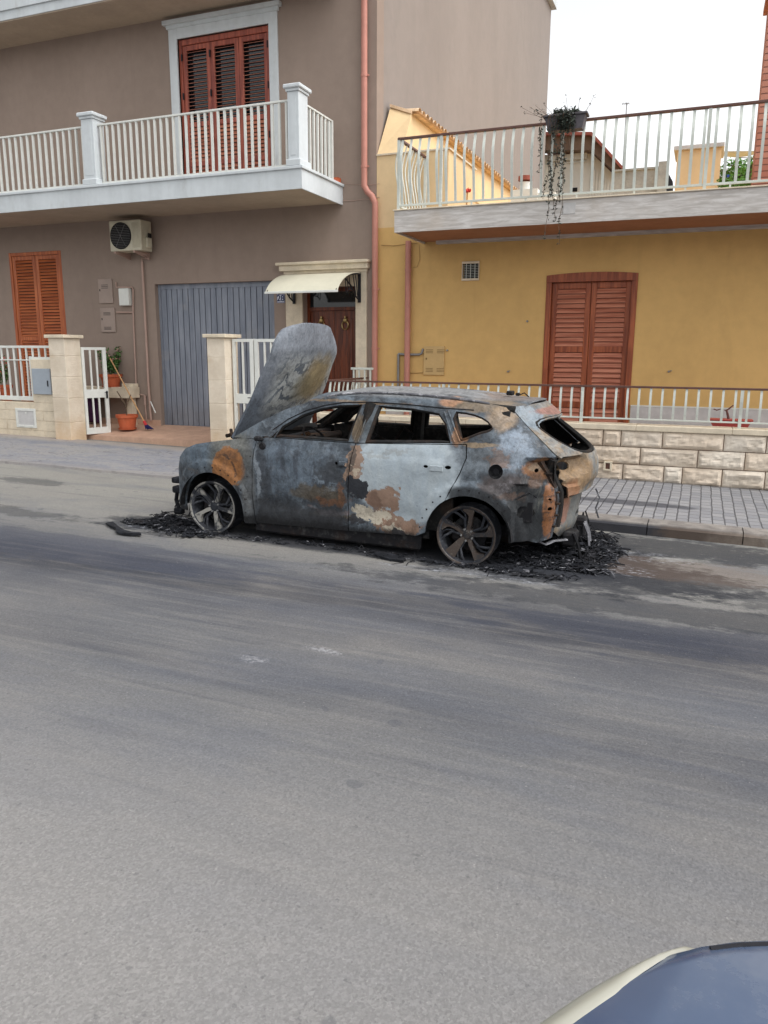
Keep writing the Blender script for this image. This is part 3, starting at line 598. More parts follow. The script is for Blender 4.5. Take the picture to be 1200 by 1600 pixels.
# ================================================================== ground
def sheet(name, x0, x1, y0, y1, dz, m, nx=1, ny=1, edge=None):
    vs = []; fs = []
    for j in range(ny+1):
        for i in range(nx+1):
            x = x0+(x1-x0)*i/nx; y = y0+(y1-y0)*j/ny
            if edge and j == 0: y += edge(x)
            vs.append((x, y, gz(x)+dz))
    for j in range(ny):
        for i in range(nx):
            a = j*(nx+1)+i; fs.append((a, a+1, a+nx+2, a+nx+1))
    if edge:
        for i in range(nx):
            n = len(vs); vs += [(vs[i][0], vs[i][1]-.02, vs[i][2]-dz-.02), (vs[i+1][0], vs[i+1][1]-.02, vs[i+1][2]-dz-.02)]
            fs.append((n, n+1, i+1, i))
    return tag(mesh(name, vs, fs, m), kind='structure')
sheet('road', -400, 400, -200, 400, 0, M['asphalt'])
sheet('pavement', -60, -3.2, 8.72, 11.35, .035, M['pavement'], 400, 1, edge=lambda x: .05*noise.noise(Vector((x*1.3, 0, 0)))+.03*noise.noise(Vector((x*6, 5, 0))))
KH = .115
def kerbs():
    m = MB(); x = -3.1; k = 0
    while x < 30:
        L = 1.12 if x > 0 else .9; j = .004*math.sin(k*7.7); k += 1
        a, b = x+.005, x+L-.005
        pr = [(8.205+j, -.2), (8.205+j, KH-.03), (8.235+j, KH+.004), (8.50, KH+.008), (8.50, -.2)]
        m.prism(pr, lambda y, z: (a, y, z+gz(a)), lambda y, z: (b, y, z+gz(b))); x += L
    m.face([(-3.1, 8.22, gz(-3.1)+KH-.03), (30, 8.22, gz(30)+KH-.03), (30, 8.5, gz(30)+KH-.01), (-3.1, 8.5, gz(-3.1)+KH-.01)])
    tag(m.build('kerb', M['kerb']), kind='structure')
kerbs()
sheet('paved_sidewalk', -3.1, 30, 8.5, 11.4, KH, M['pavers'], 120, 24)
# courtyard floors behind the front walls
m = MB(); m.prism([(11.7, -.3), (11.7, .245), (12.95, .372), (12.95, -.3)], lambda y, z: (-15, y, z), lambda y, z: (-5.36, y, z))
cf = m.build('courtyard_paving', M['tilefloor']); tag(cf, kind='structure')
m = MB(); m.box(-5.34, 12, 11.3, 12.9, -.3, .46); tag(m.build('terrace_paving', M['tilefloor']), kind='structure')
# ================================================================== grey-brown house
YG = 12.85; YB = 11.35
def wall_open(m, x0, x1, z0, z1, ya, yb, ops):
    xs = sorted({x0, x1, *[o[0] for o in ops], *[o[1] for o in ops]})
    for a, b in zip(xs[:-1], xs[1:]):
        mid = (a+b)/2; cuts = sorted([(o[2], o[3]) for o in ops if o[0] < mid < o[1]]); z = z0
        for (c, d) in cuts:
            if c > z: m.box(a, b, ya, yb, z, c)
            z = d
        if z < z1: m.box(a, b, ya, yb, z, z1)
def leaf(name, x0, x1, z0, z1, y, par, mf, ms, rails, st=.075, rl=.09, open_above=None, t=.04, cover=.92, pitch=.048, label=None):
    """one louvred leaf: frame mesh with a child mesh of slats; y is its front face"""
    m = MB(); m.box(x0, x0+st, y, y+t, z0, z1, .006); m.box(x1-st, x1, y, y+t, z0, z1, .006)
    zs = [z0]+list(rails)+[z1]
    for i, z in enumerate(zs):
        a = z if i == 0 else (z-rl if i == len(zs)-1 else z-rl/2); m.box(x0+st, x1-st, y+.002, y+t-.002, a, a+rl, .004)
    o = m.build(name, mf, par)
    s = MB()
    for i in range(len(zs)-1):
        lo = zs[i]+(rl if i == 0 else rl/2); hi = zs[i+1]-(rl if i == len(zs)-2 else rl/2)
        op = open_above is not None and lo >= open_above
        if not op: s.mat(1).box(x0+st, x1-st, y+t-.007, y+t-.003, lo, hi); s.mat(0)
        n = max(1, int((hi-lo)/pitch)); ang = radians(20 if op else 63); dp = .040 if op else (hi-lo)/n*cover/sin(radians(63))
        for k in range(n):
            zc = lo+(k+.5)*(hi-lo)/n; yc = y+t/2-.004; dy = cos(ang)*dp/2; dz = sin(ang)*dp/2; h = .004
            # outer edge lower than the inner edge
            q = [(yc-dy, zc-dz-h), (yc-dy, zc-dz+h), (yc+dy*.8, zc+dz*.8+h), (yc+dy*.8, zc+dz*.8-h)]
            s.prism(q, lambda a, b: (x0+st-.004, a, b), lambda a, b: (x1-st+.004, a, b))
    s.build('louvre_slats', [ms, M['dark']], o)
    return o
H1 = empty('house', (-9.5, YG, .2), 'grey brown rendered house with white balcony, blue garage door and wooden front door', 'house')
XE = -5.36                                            # right-hand corner of this house
gx0, gx1, gz0, gz1 = rect(247, 430, 441, 664, YG); gz0 = .36
wx0, wx1, wz0, wz1 = rect(24, 104, 393, 640, YG)
dx0, dx1 = at(474, 500, YG)[0], at(557, 500, YG)[0]; dz1 = at(515, 418+30, YG)[1]; dz0 = .38
bx0, bx1 = at(281, 150, YG)[0], at(423, 150, YG)[0]; bz1 = (at(281, 60, YG)[1]+at(423, 38, YG)[1])/2; bz0 = at(471, 262, YB)[1]+.02
m = MB()
wall_open(m, -24, XE, -.2, 12.5, YG, YG+.3, [(gx0, gx1, -.2, gz1), (wx0, wx1, wz0, wz1), (dx0, dx1, -.2, dz1), (bx0, bx1, bz0, bz1)])
m.build('front_wall', M['taupe'], H1)
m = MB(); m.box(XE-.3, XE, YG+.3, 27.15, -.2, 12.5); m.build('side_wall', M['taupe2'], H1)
m = MB(); m.box(-24, XE+.15, YG-.3, 27.3, 12.5, 12.75); m.build('roof', M['fascia'], H1)
# wall base plinth strip near the garage
m = MB(); m.box(at(205, 660, YG)[0]-1.2, gx0-.02, YG-.015, YG-.002, .3, .47); m.build('skirting', M['tilefloor'], H1)
# garage door, corrugated
def garage():
    y = YG+.13; m = MB(); n = 20; w = (gx1-gx0-.1)/n; x = gx0+.05
    pts = []
    for i in range(n):
        a = x+i*w; pts += [(a, y), (a+w*.86, y), (a+w*.88, y+.03), (a+w*.98, y+.03)]
    pts.append((x+n*w, y))
    zt = gz1-.09
    for (a, b) in zip(pts[:-1], pts[1:]):
        m.face([(a[0], a[1], gz0), (b[0], b[1], gz0), (b[0], b[1], zt), (a[0], a[1], zt)])
    o = m.build('garage_door', M['garage'], H1)
    f = MB(); f.box(gx0, gx0+.05, y-.03, y+.03, gz0, gz1); f.box(gx1-.05, gx1, y-.03, y+.03, gz0, gz1); f.box(gx0+.05, gx1-.05, y-.02, y+.02, zt, gz1)
    f.build('door_frame', M['garage'], o)
    k = MB(); k.box(gx0, gx1, y+.05, y+.07, gz0, gz1); k.build('back_panel', M['dark'], o)
garage()
# ground-floor window
def window(x0, x1, z0, z1):
    m = MB(); y = YG+.02
    m.box(x0, x0+.07, y-.03, y+.10, z0, z1, .006); m.box(x1-.07, x1, y-.03, y+.10, z0, z1, .006); m.box(x0+.07, x1-.07, y-.028, y+.10, z1-.07, z1, .006); m.box(x0+.07, x1-.07, y-.028, y+.10, z0, z0+.05)
    o = m.build('window', M['wood'], H1); xm = (x0+x1)/2; zm = z0+(z1-z0)*.46
    for a, b in ((x0+.075, xm-.003), (xm+.003, x1-.075)):
        l = leaf('shutter', a, b, z0+.055, z1-.075, y-.015, o, M['wood'], M['slat'], [zm], st=.085, rl=.08, pitch=.062, cover=.74)
window(wx0, wx1, wz0, wz1)
# balcony door: white surround, frame, three louvred leaves
def balcony_door():
    y = YG+.03; m = MB(); W = .17
    m.box(bx0-W, bx0, YG-.03, YG+.10, bz0, bz1+.17); m.box(bx1, bx1+W, YG-.03, YG+.10, bz0, bz1+.17); m.box(bx0, bx1, YG-.03, YG+.10, bz1, bz1+.17)
    m.box(bx0-W-.03, bx1+W+.03, YG-.05, YG-.002, bz1+.17, bz1+.23); m.box(bx0-W-.08, bx1+W+.08, YG-.10, YG-.002, bz1+.23, bz1+.30)
    m.build('door_surround', M['fascia'], H1)
    m = MB(); m.box(bx0, bx0+.06, y, y+.12, bz0, bz1, .006); m.box(bx1-.06, bx1, y, y+.12, bz0, bz1, .006); m.box(bx0+.06, bx1-.06, y+.002, y+.12, bz1-.10, bz1, .006)
    o = m.build('balcony_door', M['wood3'], H1)
    n = 3; w = (bx1-bx0-.12)/n
    for i in range(n):
        a = bx0+.06+i*w+.002; leaf('shutter', a, a+w-.004, bz0, bz1-.105, y+.02, o, M['wood3'], M['slat3'], [bz0+(bz1-bz0)*.22, bz0+(bz1-bz0)*.47], st=.085, rl=.085, open_above=bz0+(bz1-bz0)*.46, pitch=.062)
    g = MB(); g.box(bx0+.06, bx1-.06, y+.125, y+.14, bz0, bz1-.1); g.build('glass_pane', M['glass'], o)
    h = MB()
    for (u, v) in ((a, b) for a in (bx0+.055, bx0+.06+w, bx1-.06) for b in (bz0+.9, bz0+1.7, bz1-.35)):
        h.box(u-.008, u+.012, y-.012, y+.02, v, v+.11)
    h.build_each('hinge', M['black'], o)
balcony_door()
# balcony slab, fascia, coping
bX = at(471.5, 276, YB)[0]; zb0 = at(471.5, 294.2, YB)[1]; zb1 = at(471.5, 258, YB)[1]
zs0 = at(0, 331, YB)[1]; zB = (zb0+zs0)/2
m = MB(); m.box(-24, bX-.03, YB+.03, YG-.002, zb0+.03, zb1-.05); slab = m.build('balcony', M['soffit'], H1)
m = MB(); m.box(-24, bX, YB, YB+.03, zb0, zb1-.045); m.box(bX-.03, bX, YB+.03, YG-.002, zb0, zb1-.045); m.build('fascia', M['fascia'], slab)
m = MB(); m.box(-24, bX+.03, YB-.03, YB+.30, zb1-.045, zb1, .006); m.box(bX-.27, bX+.03, YB+.303, YG-.002, zb1-.045, zb1, .006); m.build('coping', M['fascia'], slab)
m = MB(); m.box(bX-.14, bX-.02, YG-.16, YG-.03, zb1, zb1+.09); m.build('corner_block', M['terracotta'], slab)
# pillars and railings of the balcony
def pillar(x0, x1, y0, y1, z0, z1):
    m = MB(); m.box(x0, x1, y0, y1, z0, z1-.10, .006); m.box(x0-.03, x1+.03, y0-.03, y1+.03, z0, z0+.10, .01)
    m.box(x0+.05, x1-.05, y0-.006, y0, z0+.16, z1-.17)
    o = m.build('balcony_pillar', M['fascia'], H1)
    c = MB(); c.box(x0-.02, x1+.02, y0-.02, y1+.02, z1-.10, z1-.06, .004); c.box(x0-.05, x1+.05, y0-.05, y1+.05, z1-.06, z1, .012)
    c.build('pillar_cap', M['fascia'], o)
py = YB+.01
zpt = at(462, 130, YB)[1]
pA = at(449, 200, YB)[0]; pillar(pA, bX-.04, py, py+.30, zb1, zpt)
pC = at(128, 230, YB)[0]; pC1 = at(145, 230, YB)[0]; pillar(pC, pC1+.02, py, py+.27, zb1, zpt)
zr = (at(447, 150.5, YB)[1]+at(150, 191, YB)[1]+at(0, 211, YB)[1])/3
def railing(par, P0, P1, zlo, zhi, n, mt, hm=None, bw=.022, prof=None, flat=None, ends=True, lowrail=.03, hr=(.05, .03), skip=()):
    """straight railing from P0 to P1 (x,y): handrail, bottom rail and n separate balusters sharing one mesh"""
    P0 = Vector((*P0, 0)); P1 = Vector((*P1, 0)); d = (P1-P0); L = d.length; d.normalize(); nrm = Vector((d.y, -d.x, 0))
    R = Matrix.Translation(P0) @ Matrix(((d.x, nrm.x, 0, 0), (d.y, nrm.y, 0, 0), (0, 0, 1, 0), (0, 0, 0, 1)))
    m = MB(); m.box(0, L, -hr[0]/2, hr[0]/2, zhi-hr[1], zhi, .004); o = m.build('handrail', hm or mt); o.data.transform(R); adopt(o, par)
    m = MB(); m.box(0, L, -.014, .014, zlo, zlo+lowrail, .003); o = m.build('bottom_rail', mt); o.data.transform(R); adopt(o, par)
    me = None; inv = mat_loc(par).inverted()
    for i in range(n):
        if i in skip: continue
        x = L*(i+.5)/n
        if me is None:
            m = MB()
            if prof:
                K = 12; v0 = []
                for k in range(K+1):
                    t = k/K; z = zlo+lowrail+(zhi-hr[1]-zlo-lowrail)*t; off = prof(t)
                    v0 += [(-bw/2, off-.005, z), (bw/2, off-.005, z), (bw/2, off+.005, z), (-bw/2, off+.005, z)]
                f0 = [(4*k+a, 4*k+(a+1) % 4, 4*k+4+(a+1) % 4, 4*k+4+a) for k in range(K) for a in range(4)]
                m.v = v0; m.f = f0; m.m = [0]*len(f0)
            else: m.box(-bw/2, bw/2, -bw/2, bw/2, zlo+lowrail, zhi-hr[1])
            o = m.build('baluster', mt); me = o.data; me.transform(Matrix(((d.x, nrm.x, 0, 0), (d.y, nrm.y, 0, 0), (0, 0, 1, 0), (0, 0, 0, 1))))
            me.transform(inv.to_3x3().to_4x4())
        else: o = link(bpy.data.objects.new('baluster', me))
        o.parent = par; o.location = inv @ (P0+d*x)
zlo = zb1+.03
rA = empty('balcony_railing', (0, 0, 0), None, None); rA.parent = H1; rA.location = Vector((pC1, YB+.12, zb1))-Vector(H1.location)
n = 30; railing(rA, (pC1+.03, YB+.13), (pA-.02, YB+.13), zlo, zr, n, M['white'], bw=.034)
rB = empty('balcony_railing', (0, 0, 0), None, None); rB.parent = H1; rB.location = Vector((-13, YB+.12, zb1))-Vector(H1.location)
xl = at(0, 250, YB)[0]-1.2; railing(rB, (xl, YB+.13), (pC-.02, YB+.13), zlo, zr, 22, M['white'], bw=.034)
rC = empty('balcony_railing', (0, 0, 0), None, None); rC.parent = H1; rC.location = Vector((bX, YB+.5, zb1))-Vector(H1.location)
railing(rC, (bX-.12, YB+.32), (bX-.12, YG-.22), zlo, zr-.01, 7, M['white'], bw=.032)
m = MB(); m.box(bX-.145, bX-.095, YG-.21, YG-.16, zb1, zr-.012); adopt(m.build('end_post', M['white']), rC)
# upper balcony
YU = 11.9; z2 = at(0, 34, YU)[1]
xu = at(172, 0, YB)[0]+2.8
m = MB(); m.box(-24, bX, YU, YG-.002, z2-.02, z2+.3); ub = m.build('upper_balcony', M['soffit'], H1)
m = MB(); m.box(-24, bX+.02, YU-.02, YU-.001, z2, z2+.32); m.box(-24, bX+.02, YU-.05, YU-.021, z2+.15, z2+.32); m.build('fascia', M['fascia'], ub)
# entrance: stone surround with cornice, reveal, double door
def entrance():
    sx0 = at(449, 520, YG)[0]; sx1 = at(574, 520, YG)[0]; zc = at(508, 411, YG)[1]; zc0 = at(508, 425, YG)[1]
    m = MB(); m.box(sx0, dx0-.18, YG-.04, YG-.002, .3, zc0-.02); m.box(dx1+.0, sx1, YG-.04, YG+.16, .3, zc0-.02); m.box(dx0-.18, dx1, YG-.04, YG+.0, dz1, zc0-.02)
    m.box(dx0-.18, dx0, YG-.038, YG+.0, .3, dz1)
    m.build('door_surround', M['creamstone'], H1)
    c = MB(); c.box(sx0-.02, sx1+.02, YG-.06, YG-.002, zc0-.02, zc0+.03); c.box(sx0-.08, sx1+.05, YG-.12, YG-.002, zc0+.03, zc-.03); c.box(sx0-.13, sx1+.07, YG-.17, YG-.002, zc-.03, zc+.02, .008)
    c.build('door_cornice', M['creamstone'], H1)
    y = YG+.17; xm = (dx0+dx1)/2
    m = MB(); m.box(dx0, dx1, y+.05, y+.07, dz0, dz1); o = m.build('front_door', M['darkwood'], H1)
    m = MB(); m.box(dx0, dx1, y-.01, y+.05, dz1-.07, dz1); m.box(dx0, dx0+.05, y-.01, y+.05, dz0, dz1-.07); m.box(dx1-.05, dx1, y-.01, y+.05, dz0, dz1-.07)
    m.box(dx0+.05, dx1-.05, y-.005, y+.05, dz1-.40, dz1-.34); m.build('door_frame', M['darkwood'], o)
    m = MB(); m.box(dx0+.05, dx1-.05, y+.02, y+.045, dz1-.34, dz1-.07); m.build('transom_glass', M['glass'], o)
    for a, b in ((dx0+.052, xm-.003), (xm+.003, dx1-.052)):
        l = MB(); zt = dz1-.405; l.box(a, b, y+.015, y+.05, dz0, zt, .004)
        for (p, q) in ((dz0+.15, dz0+.8), (dz0+.92, zt-.14)):
            for (k, e) in ((.10, .012), (.135, .006), (.17, .018)): l.box(a+k, b-k, y+.015-e, y+.015, p+(k-.1), q-(k-.1), .004)
        lo = l.build('door_leaf', M['darkwood'], o)
        kx = (a+b)/2; kz = at(530, 505, YG)[1]; kn = MB(); pts = [(kx+.062*cos(t), y-.03, kz-.03+.075*sin(t)) for t in [2*pi*i/16 for i in range(17)]]
        kn.tube(pts, .011, 6, False); kn.lathe([(0, -.035), (.03, -.03), (.045, -.01), (.05, .012)], (kx, y-.01, kz+.055), 'y', 12); kn.box(kx-.014, kx+.014, y-.04, y, kz+.09, kz+.13, .004)
        kn.build('door_knocker', M['brass'], lo, True)
entrance()
# curved canopy over the door
def awning():
    x0, z0 = at(466, 432, YG-.05); x1, z1 = at(566, 428, YG-.05); D = .95
    o = empty('door_canopy', (0, 0, 0), None, None); o.parent = H1; o.location = Vector(((x0+x1)/2, YG-.05, z1))-Vector(H1.location)
    x0 -= .12; x1 -= .02
    N = 14; prof = []
    for i in range(N+1):
        a = i/N*radians(72); prof.append((YG-.06-D*sin(a)/sin(radians(72)), z1+.02-.36*(1-cos(a))/(1-cos(radians(72)))))
    m = MB(); q = prof+[(a, b-.012) for a, b in prof[::-1]]
    for i in range(N):
        (a, b), (c, d) = prof[i], prof[i+1]
        m.prism([(a, b), (c, d), (c, d-.01), (a, b-.01)], lambda y, z: (x0, y, z), lambda y, z: (x1, y, z))
    m.build('canopy_sheet', M['awning'], o, True, 30)
    m = MB(); (a, b) = prof[-1]; m.box(x0-.01, x1+.01, a-.02, a+.005, b-.03, b+.006, .004); m.build('front_trim', M['white'], o)
    for x in (x0+.03, x1-.03):
        m = MB(); m.box(x-.025, x+.025, YG-.075, YG-.042, z1-.48, z1+.03, .005)
        m.tube([(x, a, b-.022) for a, b in prof], .016, 6)
        m.tube([(x, YG-.06, z1-.45), (x, YG-.22, z1-.38), (x, YG-.42, z1-.22), (x, YG-.62, z1-.13)], .014, 6)
        for k in range(1, 6):
            t = k/6; (a, b) = prof[int(t*8)+1]; m.tube([(x, a, b-.03), (x, a+.05, b-.12-.03*k), (x, YG-.06-.45*t, z1-.43+.22*t)], .009, 5)
        m.build('bracket', M['black'], o)
awning()
# drainpipe with swan-neck
def drain():
    X = lambda u, v: at(u, v, YG-.07)
    a = [X(568, -60), X(568.5, 100), X(571, 270), X(571, 290), X(574.5, 300), X(581, 306), X(585, 317), X(585.5, 330), X(586, 596)]
    pts = [(x, YG-.07, z) for x, z in a]; xc = (pts[0][0]+pts[1][0]+pts[2][0])/3; xd = (pts[-1][0]+pts[-2][0])/2
    for i in range(4): pts[i] = (xc, pts[i][1], pts[i][2])
    for i in range(6, 9): pts[i] = (xd, pts[i][1], pts[i][2])
    pts[-1] = (xd, YG-.07, .4)
    m = MB(); m.tube(pts, .052, 14); o = m.build('drainpipe', M['copper'], H1, True, 50)
    m = MB()
    for z in (pts[2][2]+.10, 2.9, 1.9, pts[2][2]+1.5): 
        x = xc if z > pts[3][2] else xd
        m.lathe([(.053, -.02), (.059, -.02), (.059, .02), (.053, .02)], (x, YG-.07, z), 'z', 14); m.box(x+.05, x+.085, YG-.08, YG-.06, z-.012, z+.012); m.box(x-.01, x+.01, YG-.03, YG, z-.01, z+.01)
    m.build_each('pipe_clip', M['copper'], o)
drain()
# house number 28 in blue on a white enamel tile
def number():
    x0, x1, z0, z1 = rect(432.8, 445.5, 459.5, 473.5, YG); m = MB(); m.box(x0, x1, YG-.012, YG-.001, z0, z1, .003)
    o = m.build('number_plate', plain('white_enamel', (196, 198, 210), .3, .03, 3, 0), H1)
    bm_ = plain('dark_blue_enamel', (38, 44, 84), .3, .05, 3, 0)
    fr = MB(); e = .008
    fr.box(x0+.004, x1-.004, YG-.0145, YG-.012, z0+.004, z0+.004+e); fr.box(x0+.004, x1-.004, YG-.0145, YG-.012, z1-.004-e, z1-.004)
    fr.box(x0+.004, x0+.004+e, YG-.0145, YG-.012, z0+.012, z1-.012); fr.box(x1-.004-e, x1-.004, YG-.0145, YG-.012, z0+.012, z1-.012); fr.build('plate_border', bm_, o)
    cu = bpy.data.curves.new('t', 'FONT'); cu.body = '28'; cu.size = (z1-z0)*.98; cu.align_x = 'CENTER'; cu.align_y = 'CENTER'; cu.extrude = .0015; cu.offset = .003
    t = bpy.data.objects.new('t', cu); link(t); dg = bpy.context.evaluated_depsgraph_get(); me = bpy.data.meshes.new_from_object(t.evaluated_get(dg))
    bpy.data.objects.remove(t); me.transform(Matrix.Translation(((x0+x1)/2, YG-.0150, (z0+z1)/2)) @ Matrix.Rotation(pi/2, 4, 'X')); me.materials.clear(); me.materials.append(bm_)
    d = link(bpy.data.objects.new('digits', me)); adopt(d, o)
number()
# meter boxes, junction box and conduits on the wall
def boxes():
    for i, (a, b, c, d) in enumerate(((155.5, 177, 436, 474), (159, 181, 481, 519))):
        x0, x1, z0, z1 = rect(a, b, c, d, YG); m = MB(); m.box(x0, x1, YG-.03, YG-.001, z0, z1, .004)
        o = m.build('meter_box', plain('beige_meter_door_'+'ab'[i], (152, 136, 126), .6, .04, 4, 0), H1)
        k = MB()
        for j in range(3):
            for zz in ((z1-.10-j*.022), (z0+.05+j*.022)) if i else ((z1-.12-j*.03),): k.box(x0+.08, x1-.1, YG-.0325, YG-.03, zz, zz+.008)
        k.box(x0+.03, x0+.045, YG-.036, YG-.03, (z0+z1)/2, (z0+z1)/2+.04); k.build('vent_slots', M['dark'], o)
    x0, x1, z0, z1 = rect(191, 206.5, 451, 478, YG); m = MB(); m.box(x0, x1, YG-.11, YG-.001, z0, z1, .012); m.build('junction_box', M['white'], H1)
    q = lambda l, y=YG-.03: [(at(u, v, y)[0], y, at(u, v, y)[1]) for u, v in l]
    m = MB(); m.tube(q([(181, 441), (182, 449), (206, 449), (208, 452), (208, 487), (213, 610), (215, 616), (225, 617), (227, 630), (229, 657)]), .016, 8)
    m.tube(q([(182, 488), (208, 488)]), .016, 8); m.tube(q([(226.5, 618), (227, 633)]), .028, 8); m.build('conduit', M['pipe'], H1, True, 50)
    m = MB(); y = YG-.05; m.tube(q([(222, 409), (226, 480), (232, 600), (236, 657)], y), .024, 8); m.build('condensate_pipe', M['pipe'], H1, True, 50)
    m = MB(); m.tube(q([(235, 627), (243, 645)], YG-.09), .012, 6); m.build('short_hose', M['white'], H1)
    m = MB(); m.tube(q([(534, 313), (550, 314), (570, 311)], YG-.006)+q([(575, 311.5), (593, 308)], YG-.006), .005, 5); m.build('wall_cable', M['pipe'], H1); m = MB(); m.tube(q([(534, 286), (552, 288), (575, 289), (593, 287)], YG-.006), .003, 5); m.build('wall_cable', M['pipe'], H1)
boxes()
# ---- air conditioner
def aircon():
    y0 = YG-.42; x0, x1, z0, z1 = rect(171, 220, 344, 392, y0)
    o = empty('air_conditioner', ((x0+x1)/2, YG-.25, z0), 'cream air conditioner box with round black fan, hung under the white balcony', 'air conditioner')
    m = MB(); m.box(x0, x1, y0, YG-.10, z0, z1, .012); c = m.build('casing', M['acbody'], o)
    cx = x0+(x1-x0)*.37; cz = (z0+z1)/2; R = (z1-z0)*.42
    m = MB(); m.lathe([(0, 0), (R, 0), (R+.012, -.012), (R+.012, .005)], (cx, y0-.004, cz), 'y', 32); m.build('fan_opening', M['dark'], o)
    g = MB()
    for k in range(-7, 8):
        z = cz+k*R/7.6; hw = sqrt(max(0, R*R-(z-cz)**2))
        if hw > .03: g.tube([(cx-hw, y0-.016, z), (cx+hw, y0-.016, z)], .0022, 4)
    for k in range(3): a = k*pi/3; g.tube([(cx-R*cos(a), y0-.019, cz-R*sin(a)), (cx+R*cos(a), y0-.019, cz+R*sin(a))], .003, 4)
    g.build('fan_grille', M['greypipe'], o)
    g = MB()
    for k in range(9): x = cx+R+.03+k*.022; g.box(x, x+.009, y0-.006, y0, z0+.05, z1-.05)
    g.build('side_ribs', M['acbody'], o)
    g = MB(); ys = [(y0+.06+k*.035) for k in range(6)]
    for k, y in enumerate(ys): g.box(x1, x1+.004, y, y+.018, z1-.30, z1-.06)
    g.box(x1, x1+.05, y0+.12, y0+.26, z0+.06, z0+.24, .01); g.build('valve_cover', M['acbody'], o)
    g = MB(); g.box(x1+.05, x1+.07, y0+.14, y0+.22, z0+.24, z0+.32); g.build('handle_recess', M['dark'], o)
    for x in (x0+.12, x1-.16):
        b = MB(); b.box(x-.02, x+.02, y0-.02, YG-.001, z0-.04, z0-.002); b.prism([(YG-.001, z0-.12), (YG-.001, z0-.04), (y0, z0-.04)], lambda a, c: (x-.012, a, c), lambda a, c: (x+.012, a, c)); b.build('bracket', M['pipe'], o)
    b = MB(); b.tube([(cx+.28, y0+.2, z0-.02), (cx+.36, y0+.25, z0-.06), (x1-.06, YG-.12, z0-.13), (at(221, 400, YG-.05)[0], YG-.05, at(221, 404, YG)[1]), (at(222, 409, YG-.05)[0], YG-.05, at(222, 412, YG)[1])], .014, 6); b.build('drain_hose', M['pipe'], o, True)
aircon()
# ================================================================== street front of the grey house
YF = 11.2
def gatepost(uL, uC, uR, label):
    x0 = at(uL, 600, YF)[0]; x1 = at(uC, 600, YF)[0]; d = .40; zt = 2.12
    o = empty('gate_post', ((x0+x1)/2, YF+d/2, gz(x0)), label, 'gate post', 'cream stone gate posts')
    m = MB(); hs = [gz(x0)-.02, .52, .97, 1.36, 1.74, zt-.06]
    for a, b in zip(hs[:-1], hs[1:]): m.box(x0, x1, YF, YF+d, a+.002, b-.002, .006)
    m.box(x0+.006, x1-.006, YF+.006, YF+d-.006, hs[0], hs[-1]); m.build('shaft', M['post'], o)
    m = MB(); m.box(x0-.05, x1+.05, YF-.05, YF+d+.05, zt-.06, zt, .008); m.build('cap', M['creamstone'], o)
    return x0, x1
L0, L1 = gatepost(80.5, 105, 129, 'cream stone gate post at the left, between the low wall and the opened gate leaf')
R0, R1 = gatepost(325.5, 353, 367, 'cream stone gate post in front of the blue garage door, beside the bonnet')
def blockwall():
    o = empty('garden_wall', (-13, YF+.2, .1), 'low beige block wall under the white fence at the left edge', 'wall')
    y = YF+.12; ztop = at(20, 626, y)[1]; zl = .1; m = MB(); hs = [zl-.1]+[ztop-.56, ztop-.37, ztop-.18, ztop-.02]; k = 0
    sx = at(50, 600, y)[0]
    for a, b in zip(hs[:-1], hs[1:]):
        x = -24+(k % 2)*.3; k += 1
        while x < L0:
            e = min(x+.62, L0-.002); m.box(x+.003, e-.003, y, y+.22, a+.003, b-.003, .004); x += .62
    m.box(-24, L0-.003, y+.012, y+.21, hs[0], hs[-1])
    zt2 = at(65, 562, y)[1]; m.box(sx, L0-.003, y+.001, y+.22, ztop-.02, zt2, .004)
    m.build('blockwork', M['creamstone'], o)
    return y, ztop, sx, zt2
yW, zW, sX, zW2 = blockwall()
def lfence():
    o = empty('garden_fence', (-13, yW+.08, zW), 'white painted metal fence on the low block wall at the left edge', 'fence'); y = yW+.06
    zt = at(20, 540, y)[1]; zm = at(20, 561.5, y)[1]; zb = at(20, 621, y)[1]; m = MB()
    m.box(-24, L0-.003, y, y+.04, zt-.045, zt, .004); m.box(-24, sX-.09, y, y+.03, zm-.02, zm, .003); m.box(-24, sX-.02, y, y+.05, zb-.05, zb+.03, .004)
    m.box(sX-.09, sX-.045, y, y+.04, zb+.03, zm+.06); m.box(sX-.09, L0-.003, y-.001, y+.041, zm, zm+.05); m.build('frame', M['white'], o)
    x = sX-.16
    while x > -14.5:
        b = MB(); b.box(x-.014, x+.014, y+.006, y+.034, zb+.03, zt-.045); b.build('bar', M['white'], o); x -= .158
    x = sX
    while x < L0-.04:
        b = MB(); b.box(x-.014, x+.014, y+.006, y+.034, zm+.05, zt-.045); b.build('bar', M['white'], o); x += .158
lfence()
x0, x1, z0, z1 = rect(53.5, 83, 576, 616, yW)
o = empty('meter_cabinet', ((x0+x1)/2, yW, z0), 'pale grey metal cabinet door on the low wall beside the left gate post', 'cabinet')
m = MB(); m.box(x0, x1-.02, yW-.05, yW-.001, z0, z1, .006); m.build('cabinet_door', M['greybox'], o)
m = MB(); m.box(x1-.10, x1-.07, yW-.058, yW-.05, z0+.15, z0+.26, .002); m.build('lock', M['black'], o)
x0, x1, z0, z1 = rect(26, 57, 638, 668, yW)
o = empty('wall_hatch', ((x0+x1)/2, yW, z0), 'white framed hatch low in the beige block wall', 'hatch')
m = MB(); t = .05; m.box(x0, x1, yW-.02, yW-.001, z0, z0+t, .003); m.box(x0, x1, yW-.02, yW-.001, z1-t, z1, .003); m.box(x0, x0+t, yW-.02, yW-.001, z0+t, z1-t, .003); m.box(x1-t, x1, yW-.02, yW-.001, z0+t, z1-t, .003); m.build('frame', M['white'], o)
